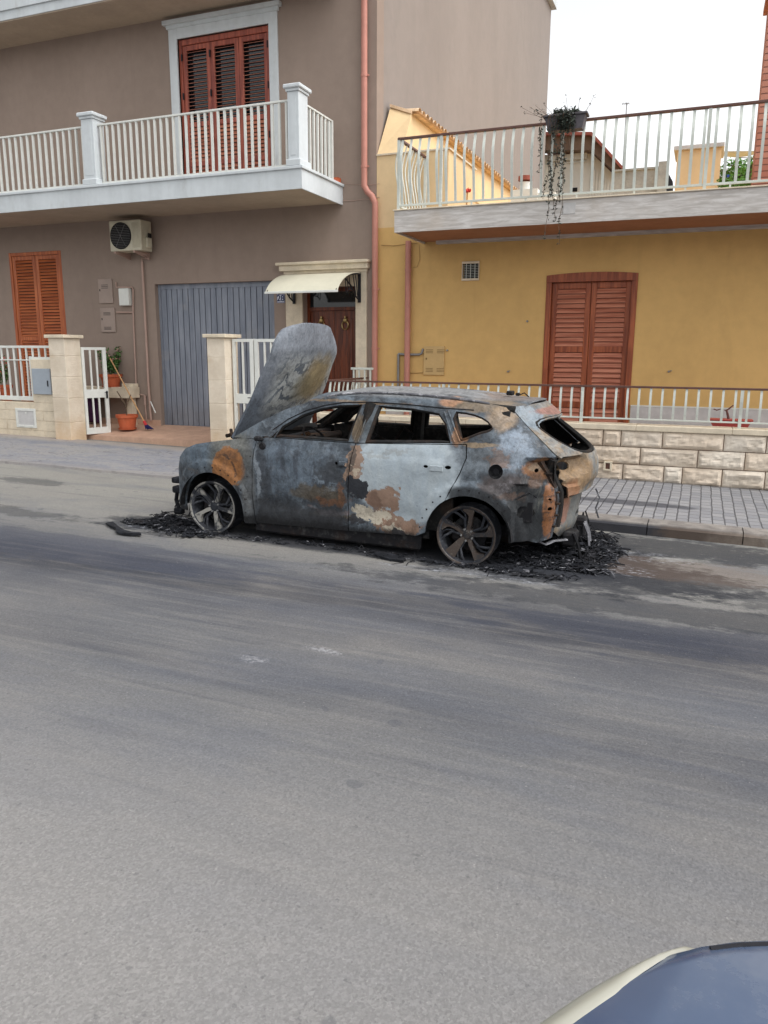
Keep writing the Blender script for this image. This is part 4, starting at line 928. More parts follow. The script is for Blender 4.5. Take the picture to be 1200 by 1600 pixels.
m = MB(); m.box(x0+t, x1-t, yW-.008, yW-.001, z0+t, z1-t); m.build('panel', M['marble'], o)
m = MB(); m.box(x0+.08, x0+.2, yW-.03, yW-.02, z0+.02, z0+.05, .003); m.box(x1-.2, x1-.08, yW-.03, yW-.02, z0+.02, z0+.05, .003); m.box((x0+x1)/2-.02, (x0+x1)/2+.02, yW-.012, yW-.008, z1-.1, z1-.07); m.build('clips', M['white'], o)
# gate leaves
def gateleaf(p0, p1, zlo, zhi, label, name='gate', nb=2, group=None, panel=True):
    (xa, ya), (xb, yb) = p0, p1; L = sqrt((xb-xa)**2+(yb-ya)**2); o = empty(name, (xa, ya, zlo), label, 'gate', group, atan2(yb-ya, xb-xa))
    h = zhi-zlo; zm = h*.42
    m = MB(); m.box(0, .05, -.02, .02, 0, h); m.box(L-.07, L, -.02, .02, 0, h); m.box(.05, L-.07, -.018, .018, h-.05, h); m.box(.05, L-.07, -.018, .018, 0, .12); m.box(.05, L-.07, -.018, .018, zm, zm+.16)
    adopt(m.build('frame', M['white']), o, True)
    for i in range(nb):
        x = .05+(L-.12)*(i+1)/(nb+1)
        for (a, b) in ((.12, zm), (zm+.16, h-.05)):
            m = MB(); m.box(x-.016, x+.016, -.012, .012, a, b); adopt(m.build('bar', M['white']), o, True)
    m = MB(); m.box(L-.055, L-.02, -.035, -.02, zm-.02, zm+.12, .003); m.tube([(L-.037, -.04, zm+.1), (L-.037, -.07, zm+.1), (L-.10, -.07, zm+.1)], .008, 6); adopt(m.build('lock', M['black']), o, True)
g0 = (L1+.02, YF+.38); gb = atz(164, 678.5, .28)
gateleaf(g0, (g0[0]+.17, YF+.84), .27, 1.90, 'white barred gate leaf standing open beside the left gate post')
xg0 = R1+.03; xg1 = at(398, 600, YF+.2)[0]; xg2 = at(500, 600, YF+.2)[0]; zg = at(400, 529.5, YF+.2)[1]
gateleaf((xg0, YF+.2), (xg1, YF+.2), .2, zg, 'narrow closed white gate leaf between the right gate post and the raised bonnet', nb=1)
gateleaf((xg2, YF+.2), (xg1+.02, YF+.2), .2, zg, 'wide closed white gate leaf mostly hidden behind the raised bonnet', nb=8)
# white porch railing in front of the door
o = empty('porch_railing', (-5.9, 12.4, .3), 'short white barred railing in front of the wooden front door', 'railing')
xa = xg2+.1; xb = at(583, 574, 12.4)[0]; zt = at(550, 574, 12.4)[1]; railing(o, (xa, 12.4), (xb, 12.4), .55, zt, int((xb-xa)/.083), M['cast'], bw=.026, hr=(.04, .04))
m = MB(); m.box(xg2, XE, YF+.1, YF+.3, -.1, .80); m.box(xg2, XE, YF+.06, YF+.34, .80, .88, .01); tag(m.build('garden_wall', M['creamstone']), 'short cream wall with coping behind the burnt car, right of the white gate', 'wall')
# ---- courtyard things
def pot(x, y, z, r, h, label, group, plant=None):
    o = empty('flower_pot', (x, y, z), label, 'flower pot', group)
    m = MB(); m.lathe([(0, 0), (r*.68, 0), (r*.72, .02), (r*.9, h-.06), (r*.93, h-.06), (r*1.02, h-.055), (r*1.04, h), (r*.93, h), (r*.88, h-.04), (0, h-.04)], (0, 0, 0), 'z', 28)
    adopt(m.build('pot', M['terracotta'], None, True, 30), o, True)
    m = MB(); m.lathe([(0, h-.035), (r*.9, h-.035)], (0, 0, 0), 'z', 20); adopt(m.build('soil', M['soil']), o, True)
    m = MB(); m.lathe([(0, -.005), (r*.8, -.005), (r*.86, .02), (r*.82, .022), (r*.78, .004)], (0, 0, 0), 'z', 24); adopt(m.build('saucer', M['terracotta'], None, True, 30), o, True)
    return o
def leaves(m, c, r, n, s, rz=1.0, rnd=random):
    for _ in range(n):
        while True:
            p = Vector((rnd.uniform(-1, 1), rnd.uniform(-1, 1), rnd.uniform(-1, 1)))
            if p.length < 1: break
        q = Vector(c)+Vector((p.x*r, p.y*r, p.z*r*rz)); a = Vector((rnd.gauss(0, 1), rnd.gauss(0, 1), rnd.gauss(0, .7))).normalized()
        b = a.cross(Vector((rnd.gauss(0, 1), rnd.gauss(0, 1), rnd.gauss(0, 1)))).normalized(); L = s*rnd.uniform(.6, 1.3); W = L*.38
        m.face([q-a*L*.5, q-b*W*.5+a*L*.05, q+a*L*.5, q+b*W*.5+a*L*.05])
def flowering(base, hgt, label, mp, n=260, spread=.2, seed=1):
    rn = random.Random(seed); o = empty('potted_plant', base, label, 'plant')
    st = MB(); lf = MB(); pt = MB(); b = Vector((0, 0, 0))
    for k in range(9):
        a = rn.uniform(0, 2*pi); r = rn.uniform(.2, 1)*spread; top = Vector((r*cos(a), r*sin(a), hgt*rn.uniform(.45, 1)))
        mid = top*.5+Vector((rn.uniform(-.03, .03), 0, .02)); st.tube([b, mid, top], .006, 5)
        for t in (.4, .6, .8, 1.0): leaves(lf, top*t, .085, n//36, .075, .9, rn)
        for _ in range(2): leaves(pt, top+Vector((rn.uniform(-.05, .05), rn.uniform(-.05, .05), rn.uniform(-.02, .06))), .022, 9, .032, 1, rn)
    adopt(st.build('stems', M['bark']), o, True); adopt(lf.build('foliage', M['leaf']), o, True); adopt(pt.build('flowers', mp), o, True)
ys = YG-.33; sx0 = at(118, 640, ys)[0]; sx1 = at(204, 640, ys)[0]; zs1 = at(180, 605, ys)[1]; zs0 = at(180, 622, ys)[1]
o = empty('bench', ((sx0+sx1)/2, ys+.1, .36), 'cream stone bench against the taupe wall carrying the larger flower pot', 'bench')
m = MB(); m.box(sx0, sx1, ys, YG-.02, zs0, zs1, .008); m.build('seat', M['creamstone'], o)
for x in (sx0+.06, sx1-.22): m = MB(); m.box(x, x+.12, ys+.16, YG-.03, .36, zs0); m.build('leg', M['creamstone'], o)
m = MB(); m.box(sx1-.27, sx1, ys+.1, YG-.05, zs1, zs1+.07, .006); tag(m.build('stone_block', M['creamstone']), 'small beige block lying on the right end of the stone bench', 'block')
m = MB(); m.box(sx0+.12, sx0+.36, ys+.05, ys+.14, .40, zs0-.03, .03); m.box(sx0+.14, sx0+.5, ys+.10, ys+.16, .38, .9, .03); tag(m.build('purple_cloth', M['purple']), 'dark purple cloth hanging under the stone bench behind the open gate', 'cloth')
px_, pz_ = at(173, 605, ys+.12); pot(px_, ys+.14, zs1, .22, .25, 'larger terracotta pot on the stone bench, planted with pink flowers', 'terracotta pots')
flowering((px_, ys+.14, zs1+.22), .60, 'leafy green shrub with pale pink blossoms growing in the pot on the bench', M['petal'], 900, .26, 3)
yq = YG-.62; qx, qz = at(199, 662, yq); pot(qx, yq, .335, .205, .28, 'smaller terracotta pot on the courtyard tiles below the bench', 'terracotta pots')
m = MB(); b = Vector((qx, yq, .58)); m.tube([b, b+Vector((.0, 0, .14)), b+Vector((-.04, 0, .26)), b+Vector((-.22, .02, .48))], .011, 6); m.tube([b+Vector((0, 0, .16)), b+Vector((.04, 0, .28)), b+Vector((.12, .0, .42))], .009, 6); m.tube([b+Vector((-.02, 0, .2)), b+Vector((-.12, 0, .34))], .007, 6)
tag(m.build('bare_plant', M['bark'], None, True), 'bare forked stem growing in the smaller terracotta pot', 'plant')
# broom leaning on the bench
bb = Vector((at(231, 657, YG-.55)[0], YG-.55, .34)); bt = Vector((at(172, 560, YG-.30)[0], YG-.30, at(172, 560, YG-.30)[1]))
o = empty('broom', bb, 'broom with pale wooden handle and dark blue bristles leaning over the stone bench', 'broom')
m = MB(); m.tube([bb+(bt-bb)*.09, bt], .0125, 8); m.build('handle', M['handle'], o, True, 40)
d = (bt-bb).normalized(); m = MB(); m.tube([bb+d*.09, bb+d*.19], .03, 8); m.build('head', M['redplastic'], o)
m = MB(); rn = random.Random(5)
for _ in range(120):
    a = rn.uniform(0, 2*pi); r = rn.uniform(0, .03); p = bb+d*.12+Vector((r*cos(a), r*sin(a)*.6, 0)); q = bb+Vector((r*cos(a)*3.2+.02, r*sin(a)*2, rn.uniform(0, .02))); m.tube([p, q], .004, 4, False)
m.build('bristles', M['blueplastic'], o)
# potted red flower behind the fence at the left edge
x, z = at(8, 600, 12.0); pot(x, 12.0, .3+.42, .14, .42, 'terracotta pot standing behind the white fence at the left edge', 'terracotta pots')
flowering((x, 12.0, 1.1), .55, 'red geranium growing in the pot behind the left white fence', M['redpetal'], 240, .13, 9)
m = MB(); m.box(x-.6, x+.7, 11.9-.1, 12.2, .28, .72, .01); tag(m.build('planter_ledge', M['marble']), 'low pale marble ledge behind the left white fence', 'ledge')
# ================================================================== yellow house
H2 = empty('house', (-1.5, YG, .2), 'ochre yellow rendered house with balcony terrace and red brown shuttered door', 'house')
yx0, yx1 = at(849.5, 540, YG)[0], at(990, 540, YG)[0]; yz1 = at(925, 425, YG)[1]; yz0 = .50
YC = 11.5
ybx = at(616, 366, YC)[0]; yb0 = (at(616, 366, YC)[1]+at(1200, 328, YC)[1])/2; yb1 = (at(616, 327, YC)[1]+at(1200, 290, YC)[1])/2
zt = yb1-.03
vx0, vx1, vz0, vz1 = rect(722, 749, 408.5, 438.5, YG)
m = MB(); wall_open(m, XE+.003, 14, -.2, zt, YG+.004, YG+.3, [(yx0, yx1, yz0, yz1), (vx0+.01, vx1-.01, vz0+.01, vz1-.01)])
m.box(XE+.003, 14, YG+.3, 27, -.2, zt-.25)
m.build('front_wall', M['ochre'], H2)
m = MB(); m.box(yx1+.02, 14, YG-.02, YG+.002, .46, at(1100, 638, YG)[1]); m.box(XE+.2, yx0-.02, YG-.02, YG+.002, .46, at(1100, 638, YG)[1]); m.build('plinth', M['marble'], H2)
m = MB(); zq = at(1100, 638, YG)[1]; m.box(yx1+.02, 14, YG-.028, YG+.002, zq, zq+.02); m.box(XE+.2, yx0-.02, YG-.028, YG+.002, zq, zq+.02); m.build('plinth_trim', M['white'], H2)
def ydoor():
    y = YG+.06; m = MB(); a = .085; N = 10
    m.box(yx0, yx0+a, YG-.015, y+.1, yz0, yz1-.14, .006); m.box(yx1-a, yx1, YG-.015, y+.1, yz0, yz1-.14, .006)
    for i in range(N):
        t0, t1 = i/N, (i+1)/N; xa = yx0+(yx1-yx0)*t0; xb = yx0+(yx1-yx0)*t1; f = lambda t: .035*(1-(2*t-1)**2)
        m.prism([(xa, yz1-.14), (xb, yz1-.14), (xb, yz1-.035+f(t1)), (xa, yz1-.035+f(t0))], lambda x, z: (x, YG-.016, z), lambda x, z: (x, y+.02, z))
    k = MB()
    for i in range(N):
        t0, t1 = i/N, (i+1)/N; xa = yx0+(yx1-yx0)*t0; xb = yx0+(yx1-yx0)*t1
        k.prism([(xa, yz1-.035+f(t0)), (xb, yz1-.035+f(t1)), (xb, yz1+.004), (xa, yz1+.004)], lambda x, z: (x, YG+.003, z), lambda x, z: (x, y+.10, z))
    k.build('arch_infill', M['ochre'], H2)
    o = m.build('shuttered_door', M['wood2'], H2); xm = (yx0+yx1)/2
    for p, q in ((yx0+a+.002, xm-.003), (xm+.003, yx1-a-.002)):
        l = leaf('shutter', p, q, yz0, yz1-.145, y, o, M['wood2'], M['slat2'], [yz0+.52, yz0+1.40], st=.085, rl=.095, pitch=.072)
ydoor()
m = MB(); m.box(ybx+.03, 14, YC+.03, YG+.003, yb0+.03, yb1-.03); ter = m.build('balcony', plain('rust_stained_soffit', (160, 116, 88), .9, .08, 2, .002), H2)
m = MB(); m.box(ybx, 14, YC, YC+.03, yb0, yb1-.02); m.box(ybx, ybx+.03, YC+.03, YG, yb0, yb1-.02); m.build('fascia', M['travertine'], ter)
m = MB(); m.box(ybx-.02, 14, YC-.025, YC+.3, yb1-.018, yb1, .004); m.box(ybx-.02, ybx+.28, YC+.303, YG, yb1-.018, yb1, .004); m.build('coping', M['creamstone'], ter)
m = MB(); m.box(ybx+.25, 14, YG-.10, YG+.002, yb0-.02, yb0+.03); m.build('soffit_trim', M['travertine'], ter)
m = MB(); a, b = at(884, 322, YC); m.box(at(880, 330, YC)[0], at(899, 330, YC)[0], YC-.008, YC-.001, at(890, 334, YC)[1], at(890, 317, YC)[1]); m.build('fascia_tile', M['marble'], ter)
zh = (at(618, 216, YC)[1]+at(1200, 151, YC)[1])/2; zl2 = yb1+.05
prof = lambda t: .085*sin(pi*min(1, t*1.05))*(1-.35*t)+.045*sin(2*pi*t)*-1*.6
yr = empty('balcony_railing', (0, 0, 0), None, None); yr.parent = H2; yr.location = Vector((ybx, YC+.06, yb1))-Vector(H2.location)
xr1 = 3.6; xs = ybx+.03; nb = int((xr1-xs)/.138)
railing(yr, (xs, YC+.07), (xr1, YC+.07), zl2, zh, nb, M['cast'], M['brownmetal'], .036, prof, hr=(.055, .032))
m = MB()
for u in (687, 1104): x = at(u, 250, YC)[0]; m.box(x-.02, x+.02, YC+.05, YC+.09, yb1, zh-.03)
for u in (735, 820, 900, 990, 1070, 1140): x = at(u, 300, YC)[0]; m.box(x-.012, x+.012, YC+.06, YC+.085, yb1, zl2+.01)
m.box(ybx+.02, ybx+.06, YC+.05, YC+.09, yb1, zh-.03); m.box(ybx+.02, ybx+.06, YG-.10, YG-.06, yb1, zh-.03); m.build_each('railing_post', M['cast'], yr)
yr2 = empty('balcony_railing', (0, 0, 0), None, None); yr2.parent = H2; yr2.location = Vector((ybx, YC+.7, yb1))-Vector(H2.location)
railing(yr2, (ybx+.04, YG-.06), (ybx+.04, YC+.07), zl2, zh, 9, M['cast'], M['brownmetal'], .036, lambda t: prof(t), hr=(.055, .032))
# stair tower: box under the ledge, leaning gable above, tiled verge
def tower():
    x0 = XE+.003; x1 = at(700, 280, YG)[0]; zl = at(640, 236, YG)[1]
    m = MB(); m.box(x0, x1, YG+.005, YG+1.6, zt-.1, zl-.03); 
    xs = at(643, 178, 13.35)[0]; ze = at(643, 178, 13.35)[1]
    # upper volume, its front leaning back
    P = [(x0, YG+.02, zl), (xs+.02, YG+.02, zl), (xs, 13.35, ze), (at(610, 168, 13.3)[0], 13.3, at(610, 168, 13.3)[1]), (x0, 14.2, zl+.8)]
    Q = [(x0, 26, zl), (xs, 26, zl), (xs, 26, ze+.15), (x0, 26, ze+.15)]
    m.face([P[0], P[1], P[2], P[3]]); m.face([P[1], Q[1], Q[2], P[2]]); m.face([P[0], P[3], (x0, 26, ze+.15)])
    m.box(x0, xs-.01, YG+1.6, 26, zt-.1, zl+.02)
    o = m.build('stair_tower', M['paleochre'], H2)
    m = MB(); m.box(x0, x1+.03, YG-.02, YG+.10, zl-.03, zl-.005); m.box(x1-.02, x1+.03, YG+.10, YG+1.6, zl-.03, zl-.005); m.build('ledge', M['creamstone'], o)
    m = MB(); m.prism([(x0, zl), (x1, zl), (xs+.03, zl+.30), (x0, zl+.5)], lambda x, z: (x, YG+.012, z-.03), lambda x, z: (x, YG+.016, z-.03)) if False else None
    t = MB(); y = 13.45; k = 0
    while y < 25.9:
        zz = ze+.02+.15*(y-13.35)/12.65; t.lathe([(.105, -.30), (.085, .12)], (xs, y, zz), 'x', 12, pi); 
        t.face([(xs+.12, y-.10, zz-.03), (xs+.12, y+.10, zz-.03), (xs-.3, y+.10, zz+.02), (xs-.3, y-.10, zz+.02)]); y += .205
    o2 = t.build('roof_tiles', M['rooftile'], H2, True, 60)
    c = MB(); a = Vector(P[3]); b = Vector(P[2]); c.prism([(0, 0), (1, 0), (1, 1), (0, 1)], lambda s, h: tuple(a+(b-a)*s+Vector((0, -.03, h*.05))), lambda s, h: tuple(a+(b-a)*s+Vector((0, .35, h*.05+.02)))); c.build('verge_cap', M['rooftile'], o)
tower()
m = MB(); X = lambda u, v: at(u, v, YG-.07); xp = at(637, 480, YG-.07)[0]
m.tube([(xp, YG-.07, .45), (xp, YG-.07, yb0+.05)], .05, 14); o = m.build('drainpipe', M['copper'], H2, True, 50)
m = MB()
for z in (1.0, 2.2, 3.2): m.lathe([(.051, -.02), (.057, -.02), (.057, .02), (.051, .02)], (xp, YG-.07, z), 'z', 14)
m.build_each('pipe_clip', M['copper'], o)
m = MB(); t = .035; m.box(vx0, vx1, YG-.03, YG+.02, vz1-t, vz1, .004); m.box(vx0, vx1, YG-.03, YG+.02, vz0, vz0+t, .004); m.box(vx0, vx0+.012, YG-.02, YG+.02, vz0+t, vz1-t); m.box(vx1-.012, vx1, YG-.02, YG+.02, vz0+t, vz1-t)
o = m.build('wall_vent', M['creamstone'], H2)
m = MB(); m.box(vx0, vx1, YG+.10, YG+.12, vz0, vz1); m.build('vent_back', M['dark'], o)
m = MB()
for k in range(1, 4): x = vx0+(vx1-vx0)*k/4; m.box(x-.004, x+.004, YG-.012, YG+.0, vz0+t, vz1-t)
for k in range(1, 9): z = vz0+t+(vz1-vz0-2*t)*k/9; m.box(vx0+.012, vx1-.012, YG-.002, YG+.006, z-.002, z+.002)
m.build('vent_bars', M['cast'], o)
x0, x1, z0, z1 = rect(662.5, 694.5, 541, 586, YG); m = MB(); m.box(x0, x1, YG-.025, YG+.002, z0, z1, .004); o = m.build('meter_box', plain('ochre_meter_door', (188, 158, 108), .5, .04, 4, 0), H2)
m = MB()
for zz in (z1-.06, z1-.085, z1-.11, z0+.11, z0+.085, z0+.06):
    for a in (.04, .24): m.box(x0+a, x0+a+.13, YG-.028, YG-.025, zz-.004, zz+.004)
m.box(x0+.04, x0+.06, YG-.03, YG-.025, z0+.26, z0+.29); m.build('vent_slots', plain('ochre_shadow_slots', (120, 96, 60), .7), o)
q = lambda l, y=YG-.03: [(at(u, v, y)[0], y, at(u, v, y)[1]) for u, v in l]
m = MB(); m.tube(q([(622, 610), (622.5, 553)]), .022, 8); m.tube(q([(622.5, 553), (633, 554), (655, 554), (659, 552), (661, 545)]), .02, 8); m.build('gas_pipe', M['greypipe'], H2, True, 50)
m = MB(); m.tube(q([(638, 583), (650, 583), (662, 582)], YG-.01), .006, 5); m.tube(q([(596, 383), (615, 384), (630, 382), (652, 380)], YG-.01), .006, 5); m.tube(q([(655, 381), (656, 405), (652, 417), (645, 418)], YG-.01), .003, 4); m.build_each('wall_cable', plain('ochre_cable', (150, 120, 76), .6), H2)
m = MB()
for (u, v) in ((794, 580.5), (1045, 580.5), (699, 547.5), (824, 502)): x, z = at(u, v, YG); m.lathe([(0, -.03), (.014, -.03), (.018, 0)], (x, YG, z), 'y', 8); 
for (u, v) in ((794, 580.5), (1045, 580.5)): x, z = at(u, v, YG); m.tube([(x, YG-.01, z), (x+.04, YG-.05, z+.015)], .008, 5)
m.build_each('wall_hook', M['greypipe'], H2)
# ---- low split-stone wall
Y1 = 11.1
def stonewall():
    zs = [(at(1000, a, Y1)[1]+at(1200, b, Y1)[1])/2 for a, b in ((674.2, 679.7), (700, 707.5), (727.5, 736), (753.7, 765))]
    zt = zs[0]; rows = [(zs[1], zs[0]), (zs[2], zs[1]), (zs[3], zs[2]), (-.16, zs[3])]
    known = [[942, 970, 1035, 1131, 1198], [885, 1000, 1090, 1164], [972.5, 1036.6, 1065.7, 1128, 1195.5], [937.5, 1006, 1056, 1092.6, 1148]]
    vv = [690, 717, 745, 770]; x_l = -5.55; x_r = 12; rn = random.Random(11); m = MB()
    for r, ((za, zb), ks) in enumerate(zip(rows, known)):
        xs = [at(u, vv[r], Y1)[0] for u in ks]
        x = xs[0]
        while x > x_l+.3: x -= rn.choice([.33, .48, .62, .75, .84]); xs.insert(0, x)
        xs[0] = x_l; x = xs[-1]
        while x < x_r-.3: x += rn.choice([.33, .48, .62, .75, .84]); xs.append(x)
        for a, b in zip(xs[:-1], xs[1:]):
            g = .005; a += g; b -= g; c = za+g; d = zb-g; big = b > -3.9 and a < 3.2
            nx = max(3, int((b-a)/.022)) if big else 3; nz = max(3, int((d-c)/.022)) if big else 2; base = len(m.v); ph = rn.uniform(0, 50)
            for j in range(nz+1):
                for i in range(nx+1):
                    x = a+(b-a)*i/nx; z = c+(d-c)*j/nz; e = min(i/nx, 1-i/nx)*(b-a); h = min(j/nz, 1-j/nz)*(d-c); k = min(1, min(e, h)/.035)
                    ridge = abs(noise.noise(Vector((x*3.2, ph, z*9))))*.045+abs(noise.noise(Vector((x*9, ph+9, z*16))))*.026+noise.noise(Vector((x*24, ph, z*24)))*.008
                    m.v.append((x, Y1-.010-k*(.006+.85*ridge+.02*(noise.noise(Vector((x*1.7, ph+3, z*4)))+.5)), z))
            for j in range(nz):
                for i in range(nx):
                    q = base+j*(nx+1)+i; m.f.append((q, q+1, q+nx+2, q+nx+1)); m.m.append(0)
            m.face([(a, Y1-.012, c), (a, Y1+.02, c), (a, Y1+.02, d), (a, Y1-.012, d)][::-1]); m.face([(b, Y1-.012, c), (b, Y1+.02, c), (b, Y1+.02, d), (b, Y1-.012, d)])
            m.face([(a, Y1-.012, d), (a, Y1+.02, d), (b, Y1+.02, d), (b, Y1-.012, d)][::-1])
    o = m.build('garden_wall', M['split']); tag(o, 'low wall of split cream stone blocks in front of the yellow house', 'wall')
    k = MB(); k.box(x_l+.01, x_r, Y1+.0, Y1+.22, -.3, zt-.003); k.build('mortar', M['mortar'], o)
    k = MB(); x = x_l-.03
    while x < x_r: e = min(x+1.2, x_r); k.box(x+.0015, e-.0015, Y1-.05, Y1+.28, zt, zt+.075, .006); x += 1.2
    k.build('coping', M['creamstone'], o)
    return zt+.075
zc = stonewall()
x, z = at(950.5, 727, Y1); o = empty('wall_socket', (x, Y1-.03, z), 'small beige outlet surround with brown opening on the stone wall near the tailgate', 'outlet')
m = MB(); a = .055; m.box(x-a, x+a, Y1-.085, Y1-.02, z-a*1.15, z-a*.8); m.box(x-a, x+a, Y1-.085, Y1-.02, z+a*.8, z+a*1.15); m.box(x-a, x-a*.55, Y1-.085, Y1-.02, z-a*.8, z+a*.8); m.box(x+a*.55, x+a, Y1-.085, Y1-.02, z-a*.8, z+a*.8); m.build('surround', M['creamstone'], o)
m = MB(); m.box(x-a*.55, x+a*.55, Y1-.06, Y1-.02, z-a*.8, z+a*.8); m.build('opening', M['brownmetal'], o)
# fence on the wall
def yfence():
    zt = (at(597, 598.7, Y1)[1]+at(1200, 606.3, Y1)[1])/2+.012; zl = at(1200, 664, Y1)[1]; Yf = Y1+.06
    o = empty('iron_fence', (0, Yf, zc), 'white iron fence with brown handrail on top of the split stone wall', 'fence')
    xl = -5.5; pr = lambda t: .03*sin(pi*t)-.015*t; pw = (-1.53+3.5)
    n = int(round((8.0-xl)/.150)); railing(o, (xl, Yf), (8.0, Yf), zl, zt, n, M['cast'], M['brownmetal'], .029, lambda t: .035*sin(pi*t), hr=(.05, .028), lowrail=.022)
    for k in range(-2, 6):
        x = -1.53+k*2.03
        if xl < x < 8: m = MB(); m.box(x-.02, x+.02, Yf-.02, Yf+.02, zc, zt-.03); m.build('post', M['cast'], o)
    o2 = empty('iron_fence', (xl, 12, zc), 'short return of the iron fence running back to the drainpipe behind the bonnet', 'fence')
    railing(o2, (xl+.02, YG-.1), (xl+.02, Yf+.03), zl, zt, 9, M['cast'], M['brownmetal'], .034, lambda t: .035*sin(pi*t), hr=(.05, .028), lowrail=.022)
    m = MB(); m.box(xl-.08, xl+.1, Y1+.285, YG, -.1, zc-.02); tag(m.build('garden_wall', M['creamstone']), 'side wall of cream stone under the short return fence', 'wall')
yfence()
# long red planter with a bare stem on the terrace edge behind the fence
Yp = 11.62; x0, z0 = at(1108, 667, Yp); x1 = at(1173, 667, Yp)[0]; z1 = at(1140, 657, Yp)[1]
o = empty('trough_planter', ((x0+x1)/2, Yp, z0), 'low red plastic trough planter behind the iron fence at the right', 'planter')
m = MB(); m.prism([(x0+.05, z0), (x1-.05, z0), (x1, z1), (x0, z1)], lambda x, z: (x, Yp-.09, z), lambda x, z: (x, Yp+.10, z)); m.box(x0-.02, x1+.02, Yp-.11, Yp+.12, z1, z1+.02, .004); m.build('trough', plain('dull_red_plastic', (166, 72, 66), .5, .1), o)
m = MB(); m.box(x0-.02, x1-.0, Yp-.13, Yp+.12, z0-.03, z0-.002, .006); m.build('drip_tray', plain('dark_red_plastic', (150, 58, 60), .5, .1), o)
bx, bz = at(1139, 656, Yp); m = MB(); f = lambda u, v: (at(u, v, Yp)[0], Yp, at(u, v, Yp)[1])
m.tube([f(1139, 658), f(1137, 648), f(1135.5, 641), f(1140, 638), f(1146, 633)], .014, 7, radii=[.017, .016, .014, .011, .008]); m.tube([f(1136, 643), f(1132, 641)], .008, 5); m.tube([f(1115, 639), f(1120, 641), f(1126, 639)], .008, 5)
tag(m.build('bare_plant', plain('purplish_bark', (98, 66, 62), .9, .2), None, True), 'bare forked stem growing in the red trough behind the fence', 'plant')
# ================================================================== on and beyond the terrace
Yv = YC-.10
def planter():
    x0, z1 = at(855, 186, Yv); x1 = at(912, 174, Yv)[0]; x1 += .05; x0 -= .03; zt = (at(858, 180, Yv)[1]+at(910, 172, Yv)[1])/2-.03; h = .20
    o = empty('railing_planter', ((x0+x1)/2, Yv, zt-h), 'dark grey planter box hooked on the terrace railing of the yellow house', 'planter')
    m = MB(); g = plain('weathered_grey_plastic', (76, 72, 76), .6, .15, 8, .001)
    m.prism([(x0+.06, zt-h), (x1-.05, zt-h), (x1-.01, zt-.03), (x0+.01, zt-.03)], lambda x, z: (x, Yv-.08, z), lambda x, z: (x, Yv+.09, z)); m.box(x0-.015, x1+.015, Yv-.10, Yv+.11, zt-.03, zt, .006); m.build('box', g, o)
    m = MB()
    for k in (.2, .8): x = x0+(x1-x0)*k; m.tube([(x, Yv+.10, zt-h*.8), (x, Yv+.12, zt), (x, YC+.07, zt+.03), (x, YC+.12, zt-.05)], .006, 5)
    m.build('hooks', M['black'], o)
    p = empty('trailing_vine', ((x0+x1)/2, Yv, zt), 'dark straggly vine hanging from the railing planter down over the fascia', 'plant')
    lf = MB(); st = MB(); rn = random.Random(21)
    for k in range(95): leaves(lf, (x0+(x1-x0)*rn.uniform(.2, .8), Yv-.03, zt+rn.uniform(-.02, .04)), .055, 6, .055, 1, rn)
    for k in range(60): leaves(lf, (x0+(x1-x0)*rn.uniform(.4, .7), Yv-.10, zt-rn.uniform(0, h)), .06, 8, .055, 1, rn)
    for (u, L, de, w) in ((848, .75, 1.3, .02), (849.5, .55, .9, .02), (862, 1.60, .8, .05), (866, .95, .8, .04), (872, 1.25, 1.7, .05), (873, 1.05, 1.5, .04), (881, 1.45, 1.9, .05), (883, 1.2, 1.5, .04), (884, 1.72, .9, .06), (888, .7, 1.0, .03), (893, .5, .6, .04), (860, 1.1, .6, .04)):
        x = at(u, 200, Yv)[0]; z = zt-.02; pts = []; N = int(L/.05); xx = x; n0 = rn.uniform(0, 99)
        for i in range(N): 
            pts.append((x+w*noise.noise(Vector((n0, i*.14, 0)))*1.6, Yv-.12+.02*noise.noise(Vector((n0, i*.2, 5))), z-i*.05))
            if rn.random() < .85*de: leaves(lf, pts[-1], .034, rn.choice([2, 3, 4]), .050, 1, rn)
        st.tube([(x+(.06 if u < 852 else 0), Yv-.06, zt+.02)]+pts, .0036, 4, False)
    for k in range(14): a = rn.uniform(-.9, .9); q = Vector(((x0+x1)/2+a*.4-.1, Yv, zt)); e = q+Vector((a*.25-.12, 0, rn.uniform(.06, .22))); st.tube([q, e], .002, 4, False); leaves(lf, e, .03, 3, .035, 1, rn)
    q = Vector((x0-.02, Yv, zt)); st.tube([q, q+Vector((-.12, 0, .10))], .003, 4); leaves(lf, q+Vector((-.1, 0, .07)), .06, 9, .035, 1, rn)
    st.build('stems', M['bark'], p); lf.build('foliage', M['vine'], p)
planter()
x, z = at(729, 314, YC+.25); o = empty('small_flower', (x, YC+.25, yb1), 'small red flower standing on the terrace edge behind the railing', 'flower')
m = MB(); zz = at(729, 300, YC+.25)[1]; m.tube([(x, YC+.25, yb1), (x+.01, YC+.25, zz)], .012, 6); m.build('stem', plain('tan_stem', (190, 140, 90)), o)
m = MB(); rn = random.Random(2); leaves(m, (x+.01, YC+.25, zz+.02), .05, 40, .05, .7, rn); m.build('petals', M['redpetal'], o)
def bbox(name, uL, uR, vT, vB, Y, dY, mt, label, cat, parts=None):
    x0, x1, z0, z1 = rect(uL, uR, vT, vB, Y); o = empty(name, ((x0+x1)/2, Y+dY/2, z0), label, cat); return o, x0, x1, z0, z1
